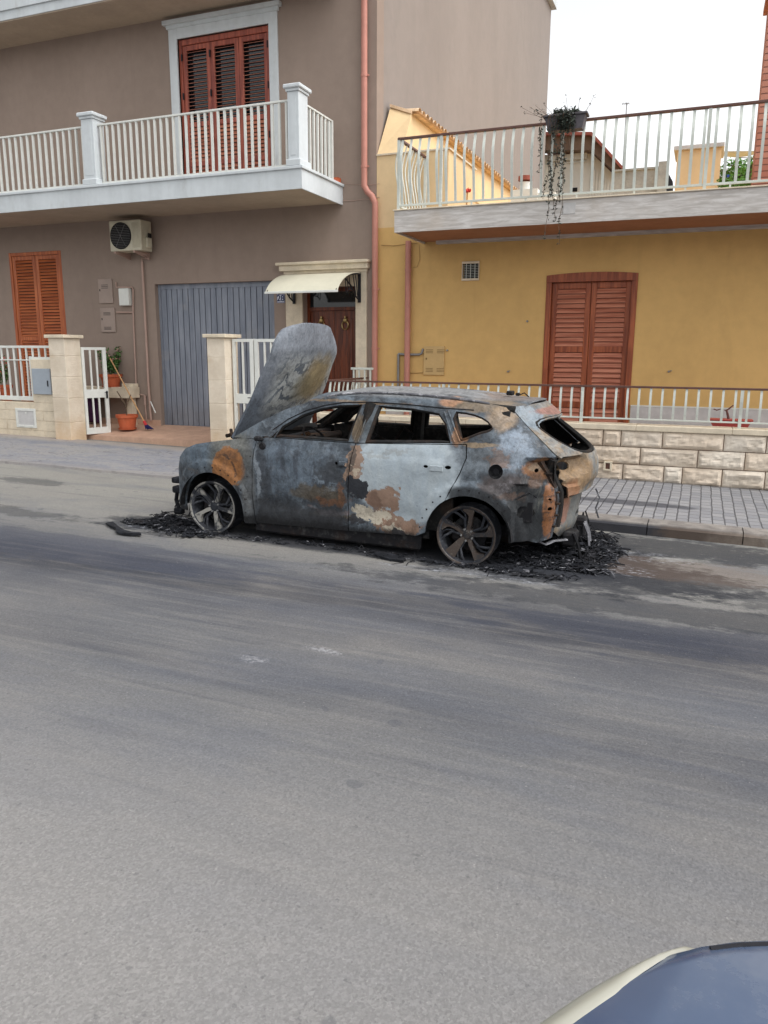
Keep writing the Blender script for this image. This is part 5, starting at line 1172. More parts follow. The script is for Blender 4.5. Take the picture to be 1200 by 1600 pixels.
# terrace parapet box, brick pillar, flue
o, x0, x1, z0, z1 = bbox('parapet_block', 1056.5, 1125, 231, 300, 15.2, 1.0, None, 'yellow rendered block with flat grey cap on the roof terrace', 'parapet')
m = MB(); m.box(x0, x1, 15.2, 16.0, zt, z1-.02); m.build('block', M['paleochre'], o)
m = MB(); m.box(x0-.06, x1+.04, 15.15, 16.05, z1-.02, z1+.05, .006); m.build('cap', M['marble'], o)
xb = at(1189, 150, 12.6)[0]; o = empty('brick_pillar', (xb+.5, 12.8, zt), 'red brick pillar on the roof terrace at the right edge', 'pillar')
m = MB(); m.box(xb, xb+1.1, 12.6, 13.3, yb1-.01, 6.55); m.build('pillar', M['brick'], o)
m = MB(); m.box(xb-.05, xb+1.15, 12.55, 13.35, 6.55, 6.62, .008); m.build('cap', M['brick'], o)
Yc = 14.6; x, z = at(820.5, 300, Yc); zt3 = at(820, 276, Yc)[1]
o = empty('chimney_flue', (x, Yc, zt), 'white round flue with brown cap on the roof terrace', 'chimney')
m = MB(); m.lathe([(.0, zt-z), (.10, zt-z), (.10, zt3-z-.10), (0, zt3-z-.10)], (x, Yc, z), 'z', 18); m.build('flue', M['white'], o, True, 40)
m = MB(); m.lathe([(.0, zt3-z-.07), (.13, zt3-z-.07), (.13, zt3-z), (0, zt3-z+.02)], (x, Yc, z), 'z', 18); m.build('cap', M['redroof'], o, True, 40)
m = MB(); m.box(x-.22, x+.25, Yc-.15, Yc+.2, zt, z+.02); m.box(x+.2, x+.55, Yc-.1, Yc+.15, zt, z-.05); m.build('base', M['white'], o)
# greenery on the terrace edge and a tree beyond
o = empty('terrace_shrub', (at(1160, 280, 14)[0], 14, zt), 'strip of low green shrub on the roof terrace beside the brick pillar', 'shrub')
lf = MB(); rn = random.Random(31)
for k in range(26): u = rn.uniform(1126, 1186); x, z = at(u, rn.uniform(286, 293), 14); leaves(lf, (x, 14+rn.uniform(-.2, .2), z), .09, 26, .06, .8, rn)
lf.build('foliage', M['hedge'], o); st = MB()
for k in range(6): x = at(1130+k*10, 290, 14)[0]; st.tube([(x, 14, zt), (x+.03, 14, at(1150, 288, 14)[1])], .01, 5)
st.build('stems', M['bark'], o)
def tree(u, v, Y, r, label, seed, zb=0):
    x, z = at(u, v, Y); o = empty('tree', (x, Y, zb), label, 'tree'); rn = random.Random(seed); t = MB(); lf = MB(); c = Vector((x, Y, z))
    t.tube([(x, Y, zb), (x+.1, Y, (zb+z)/2), (x, Y, z)], .15, 8, radii=[.22, .17, .1])
    for k in range(40):
        while True:
            p = Vector((rn.uniform(-1, 1), rn.uniform(-1, 1), rn.uniform(-.7, 1)))
            if p.length < 1: break
        q = c+Vector((p.x*r*1.2, p.y*r, p.z*r*.75)); t.tube([c-Vector((0, 0, r*.8)), (c+q)/2, q], .02, 5, False); leaves(lf, q, r*.27, 60, .13, .8, rn)
    t.build('trunk', M['bark'], o); lf.build('crown', M['hedge'], o)
tree(1168, 278, 26, .95, 'green tree crown showing between the satellite dish and the brick pillar', 5)
# satellite dish (seen edge-on)
Yd = 17; x, z = at(1151, 244.5, Yd); o = empty('satellite_dish', (x, Yd, z-.5), 'white satellite dish tilted upwards beside the yellow block', 'satellite dish')
m = MB(); R = .42; pr = [(R*i/6, .09*(i/6)**2) for i in range(7)]+[(R+.01, .09), (R, .075)]+[(R*i/6, .09*(i/6)**2-.02) for i in (5, 3, 0)]
m.lathe(pr, (0, 0, 0), 'z', 28); d = m.build('dish', M['dish'], None, True, 40); d.data.transform(Matrix.Translation((x, Yd, z)) @ Matrix.Rotation(radians(12), 4, 'X') @ Matrix.Rotation(radians(4), 4, 'Y')); adopt(d, o)
m = MB(); m.tube([(x, Yd, z-.03), (x+.02, Yd+.1, z-.3), (x+.02, Yd+.1, zt-1)], .025, 8); m.tube([(x, Yd, z-.02), (x+.45, Yd-.25, z-.12)], .008, 5); m.build('mast', M['greypipe'], o)
# far houses
def farhouse():
    Y = 30; P = lambda u, v: at(u, v, Y)
    o = empty('far_house', (P(900, 300)[0], Y+3, 2), 'white house with red brown gable roof behind the terrace railing', 'house')
    w = [P(846, 242), P(925, 240), P(985, 298), P(1000, 330), P(1000, 420), P(846, 420)]
    m = MB(); m.prism(w, lambda x, z: (x, Y, z), lambda x, z: (x, Y+9, z)); m.build('wall', M['farwhite'], o)
    # sloping eave board and roof following the rake
    e = [P(840, 219), P(928, 219), P(974, 268), P(968, 277), P(925, 240), P(840, 240)]
    m = MB(); m.prism([e[0], e[1], e[4], e[5]], lambda x, z: (x, Y-.55, z), lambda x, z: (x, Y+.0, z)); m.prism([e[1], e[2], e[3], e[4]], lambda x, z: (x, Y-.55, z), lambda x, z: (x, Y-.001, z)); m.build('eave', M['darkeave'], o)
    r = [P(838, 214.5), P(929, 214.5), P(977, 268), P(974, 270.5), P(927, 219.2), P(838, 219.2)]
    m = MB(); m.prism([r[0], r[1], r[4], r[5]], lambda x, z: (x, Y-.75, z), lambda x, z: (x, Y+9.3, z)); m.prism([r[1], r[2], r[3], r[4]], lambda x, z: (x, Y-.75, z), lambda x, z: (x, Y+9.3, z)); m.build('roof', M['redroof'], o)
    m = MB(); xa, za = P(858, 244.5); xb, zb = P(918, 243); m.box(xa, xb, Y-.12, Y-.002, za-.2, za); m.box(xa, xb, Y-.05, Y-.002, za-.30, za-.26); m.build('cornice', M['farwhite'], o)
    m = MB()
    for k in range(14):
        u = 926+k*4.3; x, zz = P(u, 240+max(0, k*4.2)+3); m.box(x-.035, x+.035, Y-.04, Y-.002, 3, zz-.35)
    m.build('ribs', M['farwhite'], o)
    m = MB(); xa, za = P(891, 300); m.box(xa, P(902, 300)[0], Y-.03, Y-.002, za, P(891, 294)[1]); m.build('window', M['dark'], o)
    m = MB(); q = [P(848, 256), P(853, 244), P(853, 330), P(848, 330)]; m.box(P(846, 250)[0], P(852, 250)[0], Y-.3, Y-.01, 3, P(848, 250)[1]); m.build('corner_pilaster', M['farwhite'], o)
farhouse()
o, x0, x1, z0, z1 = bbox('concrete_parapet', 958, 1041, 264, 330, 24, 1, None, 'raw grey concrete parapet beyond the terrace, between the far roof and the yellow block', 'wall')
m = MB(); m.box(x0, x1, 24, 24.3, z0, z1-.03); xa = at(1029, 265, 24)[0]; m.box(xa, xa+.22, 23.9, 24.35, z0, z1+.13); m.build('wall', M['concrete'], o)
m = MB(); m.box(x0, xa-.005, 23.95, 24.35, z1-.03, z1+.02); m.build('coping', M['concrete'], o)
m = MB(); p = [at(1040, 262, 24), at(1051, 282, 24), at(1051, 300, 24), at(1040, 300, 24)]; m.prism(p, lambda x, z: (x, 24.1, z), lambda x, z: (x, 24.4, z)); o = m.build('roof_tarpaulin', M['black']); tag(o, 'dark heap of sheeting at the foot of the grey parapet, left of the yellow block', 'sheeting')
Ya = 34; o = empty('tv_antenna', (at(975, 290, Ya)[0], Ya, 6), 'thin television antenna rising over the far roofs', 'antenna')
x = at(975, 230, Ya)[0]; za = at(975, 161, Ya)[1]; m = MB(); m.tube([(x, Ya, 5), (x, Ya, za)], .022, 6); m.build('mast', M['greypipe'], o)
m = MB(); m.tube([(x-.18, Ya, za-.03), (x+.10, Ya, za-.03)], .014, 5)
for k in range(5): m.tube([(x-.16+k*.06, Ya-.2, za-.03), (x-.16+k*.06, Ya+.2, za-.03)], .006, 4)
m.build('aerial', M['greypipe'], o)
o = empty('far_house', (at(1160, 270, 40)[0], 42, 2), 'pale distant house with blue awning seen under the satellite dish', 'house')
x0, x1, z0, z1 = rect(1122, 1175, 262, 330, 40); m = MB(); m.box(x0, x1, 40, 46, 0, z1); m.build('wall', M['farwhite'], o)
x0, x1, z0, z1 = rect(1130, 1144, 274, 278.5, 39.6); m = MB(); m.box(x0, x1, 39.4, 39.99, z0, z1); m.build('awning', plain('blue_awning', (50, 70, 140)), o)
# ================================================================== burnt car (car space: x back from the front axle, y to the far side, z up)
def cat(kn, x):
    if x <= kn[0][0]: return kn[0][1]
    if x >= kn[-1][0]: return kn[-1][1]
    for i in range(len(kn)-1):
        if x <= kn[i+1][0]:
            (x0, y0), (x1, y1) = kn[i], kn[i+1]; t = (x-x0)/(x1-x0)
            m0 = (y1-kn[i-1][1])/(x1-kn[i-1][0]) if i > 0 else (y1-y0)/(x1-x0)
            m1 = (kn[i+2][1]-y0)/(kn[i+2][0]-x0) if i+2 < len(kn) else (y1-y0)/(x1-x0)
            h = x1-x0; a = 2*t**3-3*t**2+1; b = t**3-2*t**2+t; c = -2*t**3+3*t**2; d = t**3-t**2
            return a*y0+b*h*m0+c*y1+d*h*m1
def sm(a, b, x):
    t = max(0, min(1, (x-a)/(b-a))); return t*t*(3-2*t)
PLAN = [(-.8, .42), (-.62, .60), (-.45, .745), (-.2, .855), (.1, .905), (.6, .922), (1.5, .93), (2.5, .927), (2.85, .908), (3.1, .862), (3.27, .79), (3.42, .65), (3.52, .5), (3.6, .3)]
PROF = [(.05, -.07), (.15, -.035), (.25, -.012), (.4, -.006), (.55, 0), (.75, -.002), (.84, -.010), (.885, -.028), (.95, -.047), (1.02, -.075), (1.2, -.150), (1.34, -.225), (1.385, -.262), (1.42, -.33), (1.47, -.5)]
def W(x, z):
    xs = x+(max(0, z-.95)*1.0+max(0, .5-z)*.10)*sm(2.3, 3.1, x)
    w = cat(PLAN, xs)+cat(PROF, z)
    w -= .5*max(0, z-.78)**1.5*sm(.1, -.35, x)*2.0                         # bonnet edge rolls in towards the nose
    w += .006*exp(-((z-.875)/.012)**2)*sm(-.1, .3, x)                      # shoulder crease
    w -= .018*exp(-((z-.36)/.09)**2)*sm(.5, .7, x)*sm(2.3, 2.1, x)         # hollow along the doors
    for ax, R in ((0, .43), (2.66, .43)):
        d = sqrt((x-ax)**2+(z-.24)**2); w += .024*sm(.50, .465, d)
    w += (.0075*noise.noise(Vector((x*2.6, z*3.6, 3.3)))+.0028*noise.noise(Vector((x*9, z*9, 7))))*sm(1.1, .95, z)+.002*noise.noise(Vector((x*9, z*9, 7)))
    # lamp opening and stripped bumper corner
    if x > 2.9:
        k = sm(3.10, 3.13, x)*sm(.74, .755, z+.12*(x-3.1))*sm(.94, .93, z); w -= .07*k
        w -= .04*sm(3.03, 3.06, x)*sm(.74, .72, z+.0*(x-3)); w += .018*sm(3.285, 3.295, x)*sm(3.36, 3.35, x)*sm(.72, .70, z)
        w -= .010*exp(-((z-.62+.35*(x-3.2))/.012)**2)*sm(3.05, 3.1, x)
    return w
EK = [(.2, .60), (.6, .59), (.80, .63), (.92, .66), (1.0, .65), (1.2, .60), (1.40, .55)]
def E_(z): return cat(EK, z)
def seam(z):
    lo, hi = 2.5, 3.58
    for _ in range(30):
        mid = (lo+hi)/2
        if W(mid, z) > E_(z): lo = mid
        else: hi = mid
    return lo
RC = [(.1, 3.50), (.3, 3.555), (.45, 3.56), (.58, 3.585), (.75, 3.61), (.86, 3.605), (.93, 3.58), (1.0, 3.53), (1.1, 3.43), (1.2, 3.32), (1.3, 3.21), (1.36, 3.13), (1.42, 3.02)]
def GX(y, z):
    c = cat(RC, z); s = seam(z); x = c-(c-s)*min(1.6, abs(y)/E_(z))**2.4
    # lamp dishes at both sides
    for sgn in (-1, 1):
        yy = y*sgn; k = sm(.27, .33, yy)*sm(.61, .585, yy)*sm(.755, .79, z-.13*(.60-yy))*sm(.945, .925, z); x -= .085*k
    x += .008*noise.noise(Vector((y*3, z*4, 9)))
    x -= .022*sm(.705, .68, z)*sm(-.66, -.3, y)
    if z < .60: x -= .055
    return x
def inside(p, poly):
    x, y = p; c = False; n = len(poly); j = n-1
    for i in range(n):
        if (poly[i][1] > y) != (poly[j][1] > y) and x < (poly[j][0]-poly[i][0])*(y-poly[i][1])/(poly[j][1]-poly[i][1])+poly[i][0]: c = not c
        j = i
    return c
def resample(poly, step):
    out = []
    for a, b in zip(poly, poly[1:]+poly[:1]):
        L = sqrt((a[0]-b[0])**2+(a[1]-b[1])**2); n = max(1, int(round(L/step)))
        for i in range(n): t = i/n; out.append((a[0]+(b[0]-a[0])*t, a[1]+(b[1]-a[1])*t))
    return out
def smoothpoly(poly, n=2):
    for _ in range(n):
        q = []
        for a, b in zip(poly, poly[1:]+poly[:1]): q += [(a[0]*.75+b[0]*.25, a[1]*.75+b[1]*.25), (a[0]*.25+b[0]*.75, a[1]*.25+b[1]*.75)]
        poly = q
    return poly
def shell(poly, holes, fn, nfn, th, step=.03):
    """thin sheet over a 2D outline with holes; returns an MB: material 0 outside, 1 inside"""
    loops = [resample(poly, step)]+[resample(h, step*.8) for h in holes]
    co = []; ed = []
    for lp in loops:
        b = len(co); co += [Vector(p) for p in lp]; ed += [(b+i, b+(i+1) % len(lp)) for i in range(len(lp))]
    bd = [Vector(p) for p in co]
    x0 = min(p[0] for p in loops[0]); x1 = max(p[0] for p in loops[0]); y0 = min(p[1] for p in loops[0]); y1 = max(p[1] for p in loops[0])
    cell = {}
    for p in bd: cell.setdefault((int(p.x/step), int(p.y/step)), []).append(p)
    j = 0; y = y0+step/2
    while y < y1:
        x = x0+step*(.5 if j % 2 else .25)
        while x < x1:
            if inside((x, y), loops[0]) and not any(inside((x, y), h) for h in loops[1:]):
                ok = True; cx, cy = int(x/step), int(y/step)
                for a in (-1, 0, 1):
                    for b in (-1, 0, 1):
                        for p in cell.get((cx+a, cy+b), ()):
                            if (p.x-x)**2+(p.y-y)**2 < (step*.55)**2: ok = False
                if ok: co.append(Vector((x, y)))
            x += step
        y += step*.87; j += 1
    r = delaunay_2d_cdt(co, ed, [], 0, 1e-5); vs, _, fs = r[0], r[1], r[2]
    tri = []
    for f in fs:
        c = ((vs[f[0]].x+vs[f[1]].x+vs[f[2]].x)/3, (vs[f[0]].y+vs[f[1]].y+vs[f[2]].y)/3)
        if inside(c, loops[0]) and not any(inside(c, h) for h in loops[1:]): tri.append(tuple(f))
    m = MB(); n = len(vs); e = .004
    out = []; inn = []
    for v in vs:
        p = Vector(fn(v.x, v.y)); a = Vector(fn(v.x+e, v.y))-p; b = Vector(fn(v.x, v.y+e))-p; nn = a.cross(b).normalized()
        if nn.dot(Vector(nfn)) < 0: nn = -nn
        out.append(tuple(p)); inn.append(tuple(p-nn*th))
    m.v = out+inn; edc = {}
    for t in tri:
        for i in range(3):
            k = (t[i], t[(i+1) % 3]); edc[k] = 1
    a, b, c = tri[0]; pa, pb, pc = Vector(out[a]), Vector(out[b]), Vector(out[c]); flip = (pb-pa).cross(pc-pa).dot(Vector(nfn)) < 0
    for t in tri:
        q = t[::-1] if flip else t
        m.f.append(q); m.m.append(0); m.f.append(tuple(i+n for i in q[::-1])); m.m.append(1)
    for (a, b) in list(edc):
        if (b, a) not in edc:
            m.f.append((b, a, a+n, b+n) if not flip else (a, b, b+n, a+n)); m.m.append(0)
    return m
BC = empty('burnt_car', (-4.45+1.33, 7.25, gz(-4.45+1.33)), 'burnt out car with raised bonnet, missing glass and rusty grey body by the kerb', 'car')
BC.rotation_euler = (0, math.atan(SL), 0)
OFF = 1.33
def cpart(name, m, mats, par=None, smooth=True, sharp=28):
    me_o = mesh(name, m.v, m.f, mats, None, smooth, sharp, m.m)
    me_o.parent = par or BC
    if me_o.parent is BC: me_o.location = (-OFF, 0, 0)         # mesh data stays in car space
    return me_o
def side_out(x, z): return (x, -W(x, z), z)
def mirror(m):
    q = MB(); q.v = [(x, -y, z) for x, y, z in m.v]; q.f = [f[::-1] for f in m.f]; q.m = list(m.m); return q
def arc(cx, cz, r, a0, a1, n=14): return [(cx+r*cos(radians(a0+(a1-a0)*i/n)), cz+r*sin(radians(a0+(a1-a0)*i/n))) for i in range(n+1)]
AR = .375
# fender
archF = arc(.045, .235, AR, -12, 172, 16)
fend = [(-.47, .17), (-.49, .40), (-.475, .58), (-.435, .71), (-.33, .805), (-.18, .865), (.03, .905), (.22, .935), (.40, .965), (.545, .955), (.515, .70), (.505, .45), (.535, .135), (.415, .135)]+archF+[(-.335, .17)]
fdoor = [(.553, .955), (.523, .70), (.513, .45), (.543, .15), (1.525, .175), (1.525, .45), (1.532, .70), (1.555, .90), (1.575, .985), (1.1, .985), (.64, .985)]
archR = arc(2.66, .235, AR, 178, 4, 18)
rdoor = [(1.584, .985), (1.564, .90), (1.541, .70), (1.534, .45), (1.534, .175), (2.195, .205)]+[p for p in arc(2.66, .235, AR, 178, 122, 7)]+[(2.49, .62), (2.575, .80), (2.615, .93), (2.60, 1.035), (2.1, 1.01)]
hh = smoothpoly([(2.36, .825), (2.47, .83), (2.47, .865), (2.36, .86)], 1)
def fine(name, poly, holes, mats, **k):
    m = shell(poly, holes, side_out, (0, -1, 0), .014, **k); cpart(name, m, mats); cpart(name, mirror(m), mats)
fine('front_fender', fend, [], [M['burnt'], M['inner']], step=.026)
h1 = arc(1.41, .80, .016, 0, 330, 8); h2 = arc(1.49, .805, .02, 0, 330, 8)
a_fd = shell(fdoor, [h1], side_out, (0, -1, 0), .014, step=.028)
d1 = cpart('front_door', a_fd, [M['burnt'], M['inner']]); d2 = cpart('front_door', mirror(a_fd), [M['burnt'], M['inner']])
h3 = [(2.27+.022*cos(t), .835+.014*sin(t)) for t in [2*pi*i/9 for i in range(9)]]; h4 = [(2.47+.03*cos(t), .84+.016*sin(t)) for t in [2*pi*i/9 for i in range(9)]]
a_rd = shell(rdoor, [h3, h4], side_out, (0, -1, 0), .014, step=.028)
d3 = cpart('rear_door', a_rd, [M['burnt'], M['inner']]); d4 = cpart('rear_door', mirror(a_rd), [M['burnt'], M['inner']])
m = MB(); m.box(1.44, 1.52, -W(1.48, .8)-.022, -W(1.48, .8)+.002, .775, .825, .008); m.box(1.455, 1.50, -W(1.48, .8)-.032, -W(1.48, .8)-.022, .79, .812, .004); cpart('door_lock', m, M['burnt'], d1)
m = MB(); m.box(2.31, 2.43, -W(2.37, .83)-.016, -W(2.37, .83)-.004, .80, .85, .01); cpart('handle_plate', m, M['burnt'], d3)
# quarter panel, sills, roof rail and window frames in one pressed side
wf = [(.77, .995), (.69, .985), (.80, 1.10), (.98, 1.21), (1.17, 1.278), (1.35, 1.312), (1.575, 1.328), (1.50, .995)]
wr = [(1.665, .995), (1.735, 1.325), (2.06, 1.315), (2.315, 1.285), (2.40, 1.20), (2.465, 1.04)]
wq = smoothpoly([(2.42, 1.31), (2.60, 1.30), (2.74, 1.255), (2.815, 1.185), (2.79, 1.15), (2.70, 1.125), (2.58, 1.065), (2.53, 1.065)], 1)
fuel = arc(2.885, .83, .062, 0, 345, 18)
sqh = smoothpoly([(3.075, .44), (3.17, .44), (3.17, .54), (3.075, .54)], 1)
lamp1 = arc(3.20, .845, .018, 0, 320, 8); lh2 = arc(3.33, .52, .018, 0, 320, 8); lh3 = arc(3.325, .60, .014, 0, 320, 8)
top = [(.28, .965), (.40, 1.035), (.55, 1.125), (.80, 1.25), (1.06, 1.34), (1.32, 1.385), (1.65, 1.405), (2.0, 1.405), (2.45, 1.385), (2.75, 1.36), (2.93, 1.35)]
rear = [(seam(z)-(.004 if z > .93 else .045), z) for z in [1.35, 1.28, 1.2, 1.12, 1.05, 1.0, .965, .935, .925, .90, .8, .7, .6, .5, .4, .33, .26]]
qp = top+rear+[(3.24, .215), (3.17, .235), (3.06, .225)]+arc(2.66, .235, AR, -2, 121, 13)+[(2.50, .62), (2.585, .80), (2.625, .93), (2.61, 1.043), (2.1, 1.018), (1.575, .993), (1.1, .993), (.62, .993), (.50, .965)]
mq = shell(qp, [wf, wr, wq, fuel, sqh, lamp1, lh2, lh3], side_out, (0, -1, 0), .016, step=.028)
cpart('body_side', mq, [M['burnt'], M['inner']]); cpart('body_side', mirror(mq), [M['burnt'], M['inner']])
# inner frames of the openings (gives the pillars their thickness), drip channel and door window frames
def ring(poly, dy, r, mt, name, closed=True):
    m = MB(); pts = [(x, -W(x, z)+dy, z) for x, z in poly]+([(poly[0][0], -W(*poly[0])+dy, poly[0][1])] if closed else [])
    m.tube(pts, r, 6, not closed); cpart(name, m, mt); 
    q = mirror(m); cpart(name, q, mt)
ring(resample(wf, .09), .03, .026, M['inner'], 'window_channel'); ring(resample(wr, .09), .03, .026, M['inner'], 'window_channel'); ring(resample(wq, .06), .03, .022, M['rustin'], 'window_channel')
drip = [(.70, 1.055), (.85, 1.165), (1.02, 1.25), (1.2, 1.305), (1.38, 1.338), (1.65, 1.352), (2.0, 1.347), (2.35, 1.33), (2.62, 1.325)]
ring(drip, -.004, .005, M['char'], 'drip_moulding', False)
m = MB()
for (xa, za, xb, zb) in ((1.555, 1.0, 1.63, 1.335), (1.60, 1.0, 1.665, 1.335), (2.50, 1.05, 2.36, 1.30), (2.545, 1.06, 2.395, 1.31)):
    m.tube([(xa, -W(xa, za)-.006, za), ((xa+xb)/2, -W((xa+xb)/2, (za+zb)/2)-.008, (za+zb)/2), (xb, -W(xb, zb)-.004, zb)], .007, 6)
for q_ in (m, mirror(m)):
    for ob in q_.build_each('pillar_moulding', M['burnt'], None, True): ob.parent = BC; ob.location = (-OFF, 0, 0)
m = MB(); m.tube([(.735, -W(.735, .985)-.004, .985), (.79, -W(.79, 1.10)-.002, 1.10)], .007, 6); m.face([(.55, -W(.6, 1.0)+.02, .99), (.73, -W(.7, 1.0)+.01, .985), (.78, -W(.78, 1.1)+.01, 1.09)]); cpart('quarter_pillar', m, M['burnt'])
# roof
def zr(x): return cat([(.9, 1.29), (1.06, 1.34), (1.32, 1.385), (1.65, 1.405), (2.0, 1.405), (2.45, 1.385), (2.75, 1.36), (2.98, 1.348), (3.2, 1.29)], x)
def roof():
    nx, ny = 60, 40; m = MB(); xs = [1.0+(3.0-1.0)*i/nx for i in range(nx+1)]
    for x in xs:
        w = W(x, zr(x))-.004
        for j in range(ny+1):
            t = -1+2*j/ny; y = t*w; c = (1-abs(t)**3.2)*.060; s = .016*max(0, noise.noise(Vector((x*1.6, y*1.8, 4))))+.006*noise.noise(Vector((x*7, y*7, 4)))
            xx = x+(.10*(1-t*t) if x > 2.9 else (-.06*(1-t*t) if x < 1.1 else 0)); m.v.append((xx, y, zr(x)-.002+c-s*(1-t*t)*1.6))
    for i in range(nx):
        for j in range(ny):
            a = i*(ny+1)+j; m.f.append((a, a+ny+1, a+ny+2, a+1)); m.m.append(0)
    n = len(m.v); m.v += [(x, y, z-.02) for x, y, z in m.v]; m.f += [tuple(i+n for i in f[::-1]) for f in m.f]; m.m += [1]*(len(m.f)-len(m.m))
    o = cpart('roof', m, [M['burnt'], M['inner']])
    for s in (-1, 1):
        r = MB(); pts = []
        for i in range(13):
            x = 1.18+1.55*i/12; k = sin(pi*i/12)**.3 if 0 < i < 12 else 0; pts.append((x, s*(W(x, zr(x))-.055), zr(x)+.016+.010*k))
        r.tube(pts, .011, 8); p = cpart('roof_rail', r, M['ash'], o)
        b = MB()
        for x in (1.55, 1.95, 2.35): b.box(x-.03, x+.03, s*(W(x, zr(x))-.055)-.01, s*(W(x, zr(x))-.055)+.01, zr(x)+.0, zr(x)+.022)
        b.build('rail_foot', M['ash'], None).parent = o
    b = MB(); b.box(2.74, 2.80, -.04, .06, 1.425, 1.465, .008); b.box(2.82, 2.86, .0, .03, 1.42, 1.45, .008); b.tube([(2.86, 0, 1.43), (2.9, .02, 1.45), (2.95, -.02, 1.42)], .006, 5); b.build('aerial_base', M['char'], None).parent = o
    return o
roof()
# windscreen header and scuttle, dashboard beam
m = MB(); m.tube([(.34, -.74, .93), (.26, -.4, .955), (.22, 0, .965), (.26, .4, .955), (.34, .74, .93)], .045, 8); m.tube([(1.0, -.60, 1.33), (.955, 0, 1.375), (1.0, .60, 1.33)], .022, 6); cpart('scuttle', m, M['inner'])
m = MB(); m.tube([(.62, -.80, .86), (.62, .80, .86)], .045, 10); m.box(.45, .70, -.5, .6, .80, .91, .03); m.tube([(.7, -.4, .92), (.86, -.4, .99)], .028, 8); m.box(.60, .80, -.72, -.60, .9, .97, .02); o = cpart('dashboard_beam', m, M['rustin'])
m = MB(); pts = [(.93+.05*cos(t)*.6, -.40+.17*cos(t), .98+.16*sin(t)*.8) for t in [2*pi*i/20 for i in range(21)]]; pts = [(.93-.10*sin(t), -.40+.17*cos(t), .955+.10*sin(t)) for t in [2*pi*i/20 for i in range(21)]]
m.tube(pts, .011, 6, False); m.tube([(.86, -.40, .94), (.93, -.40, .955)], .03, 8); m.tube([(.93, -.56, .955), (.93, -.24, .955)], .01, 6); cpart('steering_wheel', m, M['char'])
# floor, tub and charred interior
m = MB(); m.box(.45, 2.28, -.80, .80, .16, .26); m.box(2.28, 3.1, -.55, .55, .20, .3); m.box(.42, .52, -.80, .80, .26, .92)
m.box(.5, 2.22, -.86, -.80, .05, .215, .02); m.box(.5, 2.22, .80, .86, .05, .215, .02); m.box(-.40, .42, -.52, .52, .13, .62); m.box(2.30, 3.25, -.50, .50, .22, .60); m.box(3.04, 3.30, -.60, .60, .32, .9)
cpart('floorpan', m, M['char'], None, False)
for s in (-1, 1):
    for ax in (.045, 2.66):
        m = MB(); N = 14
        for i in range(N):
            a0, a1 = pi*i/N, pi*(i+1)/N; r = .395
            y0, y1 = s*.50, s*(W(ax, .6)-.03)
            m.face([(ax+r*cos(a0), y0, .235+r*sin(a0)), (ax+r*cos(a1), y0, .235+r*sin(a1)), (ax+r*cos(a1), y1, .235+r*sin(a1)), (ax+r*cos(a0), y1, .235+r*sin(a0))])
            m.face([(ax, y0, .235), (ax+r*cos(a0), y0, .235+r*sin(a0)), (ax+r*cos(a1), y0, .235+r*sin(a1))])
        cpart('wheel_well', m, M['char'])
# inner door skins: dark band just under the belt line, far side rail
m = MB()
for s in (-1, 1):
    for (a, b, zt_) in ((.56, 1.5, .975), (1.60, 2.5, .99)):
        m.box(a, b, s*(.80), s*(.83), .25, zt_)
for ob in m.build_each('inner_door_skin', M['inner']): ob.parent = BC; ob.location = (-OFF, 0, 0)
for s in (-1, 1):                                        # far and near pillar boxes
    m = MB(); m.tube([(1.565, s*.80, .3), (1.60, s*.775, .98), (1.655, s*.68, 1.335)], .06, 8, sx=1.3); m.tube([(2.52, s*.78, .98), (2.40, s*.66, 1.31)], .055, 8); m.tube([(3.0, s*.66, .9), (2.86, s*.58, 1.3)], .07, 8)
    m.tube([(.42, s*.74, .93), (.80, s*.66, 1.20), (1.06, s*.60, 1.32), (1.6, s*.61, 1.375), (2.4, s*.60, 1.36), (2.95, s*.56, 1.33)], .035, 8); cpart('inner_frame', m, M['inner'])
def seat(x, y, w, h, hd=True):
    m = MB(); m.tube([(x-.45, y-w/2, .42), (x, y-w/2, .40), (x+.16, y-w/2, h-.08), (x+.14, y, h), (x+.16, y+w/2, h-.08), (x, y+w/2, .40), (x-.45, y+w/2, .42), (x-.45, y-w/2, .42)], .02, 6)
    for k in range(7): z = .5+k*(h-.58)/7; m.tube([(x+.02+.02*k, y-w/2, z), (x+.04+.02*k, y+w/2, z)], .006, 4)
    m.box(x-.45, x+.02, y-w/2, y+w/2, .28, .44, .04); m.prism([(x-.02, .42), (x+.10, .42), (x+.17, h-.18), (x+.08, h-.18)], lambda a, b: (a, y-w/2+.03, b), lambda a, b: (a, y+w/2-.03, b))
    if hd:
        m.tube([(x+.13, y-.05, h-.04), (x+.15, y-.06, h+.07), (x+.13, y-.02, h+.12)], .008, 6); m.tube([(x+.13, y+.05, h-.04), (x+.15, y+.05, h+.07), (x+.13, y+.02, h+.12)], .008, 6); m.box(x+.10, x+.16, y-.05, y+.05, h+.10, h+.17, .012)
    cpart('seat_frame', m, M['char'])
seat(1.42, -.38, .46, 1.02, True); seat(1.42, .38, .46, 1.02, False)
m = MB(); m.prism([(2.25, .4), (2.42, .4), (2.56, 1.0), (2.48, 1.0)], lambda a, b: (a, -.62, b), lambda a, b: (a, .62, b)); m.box(1.9, 2.3, -.6, .6, .3, .46, .04); cpart('rear_bench_frame', m, M['char'], None, False)
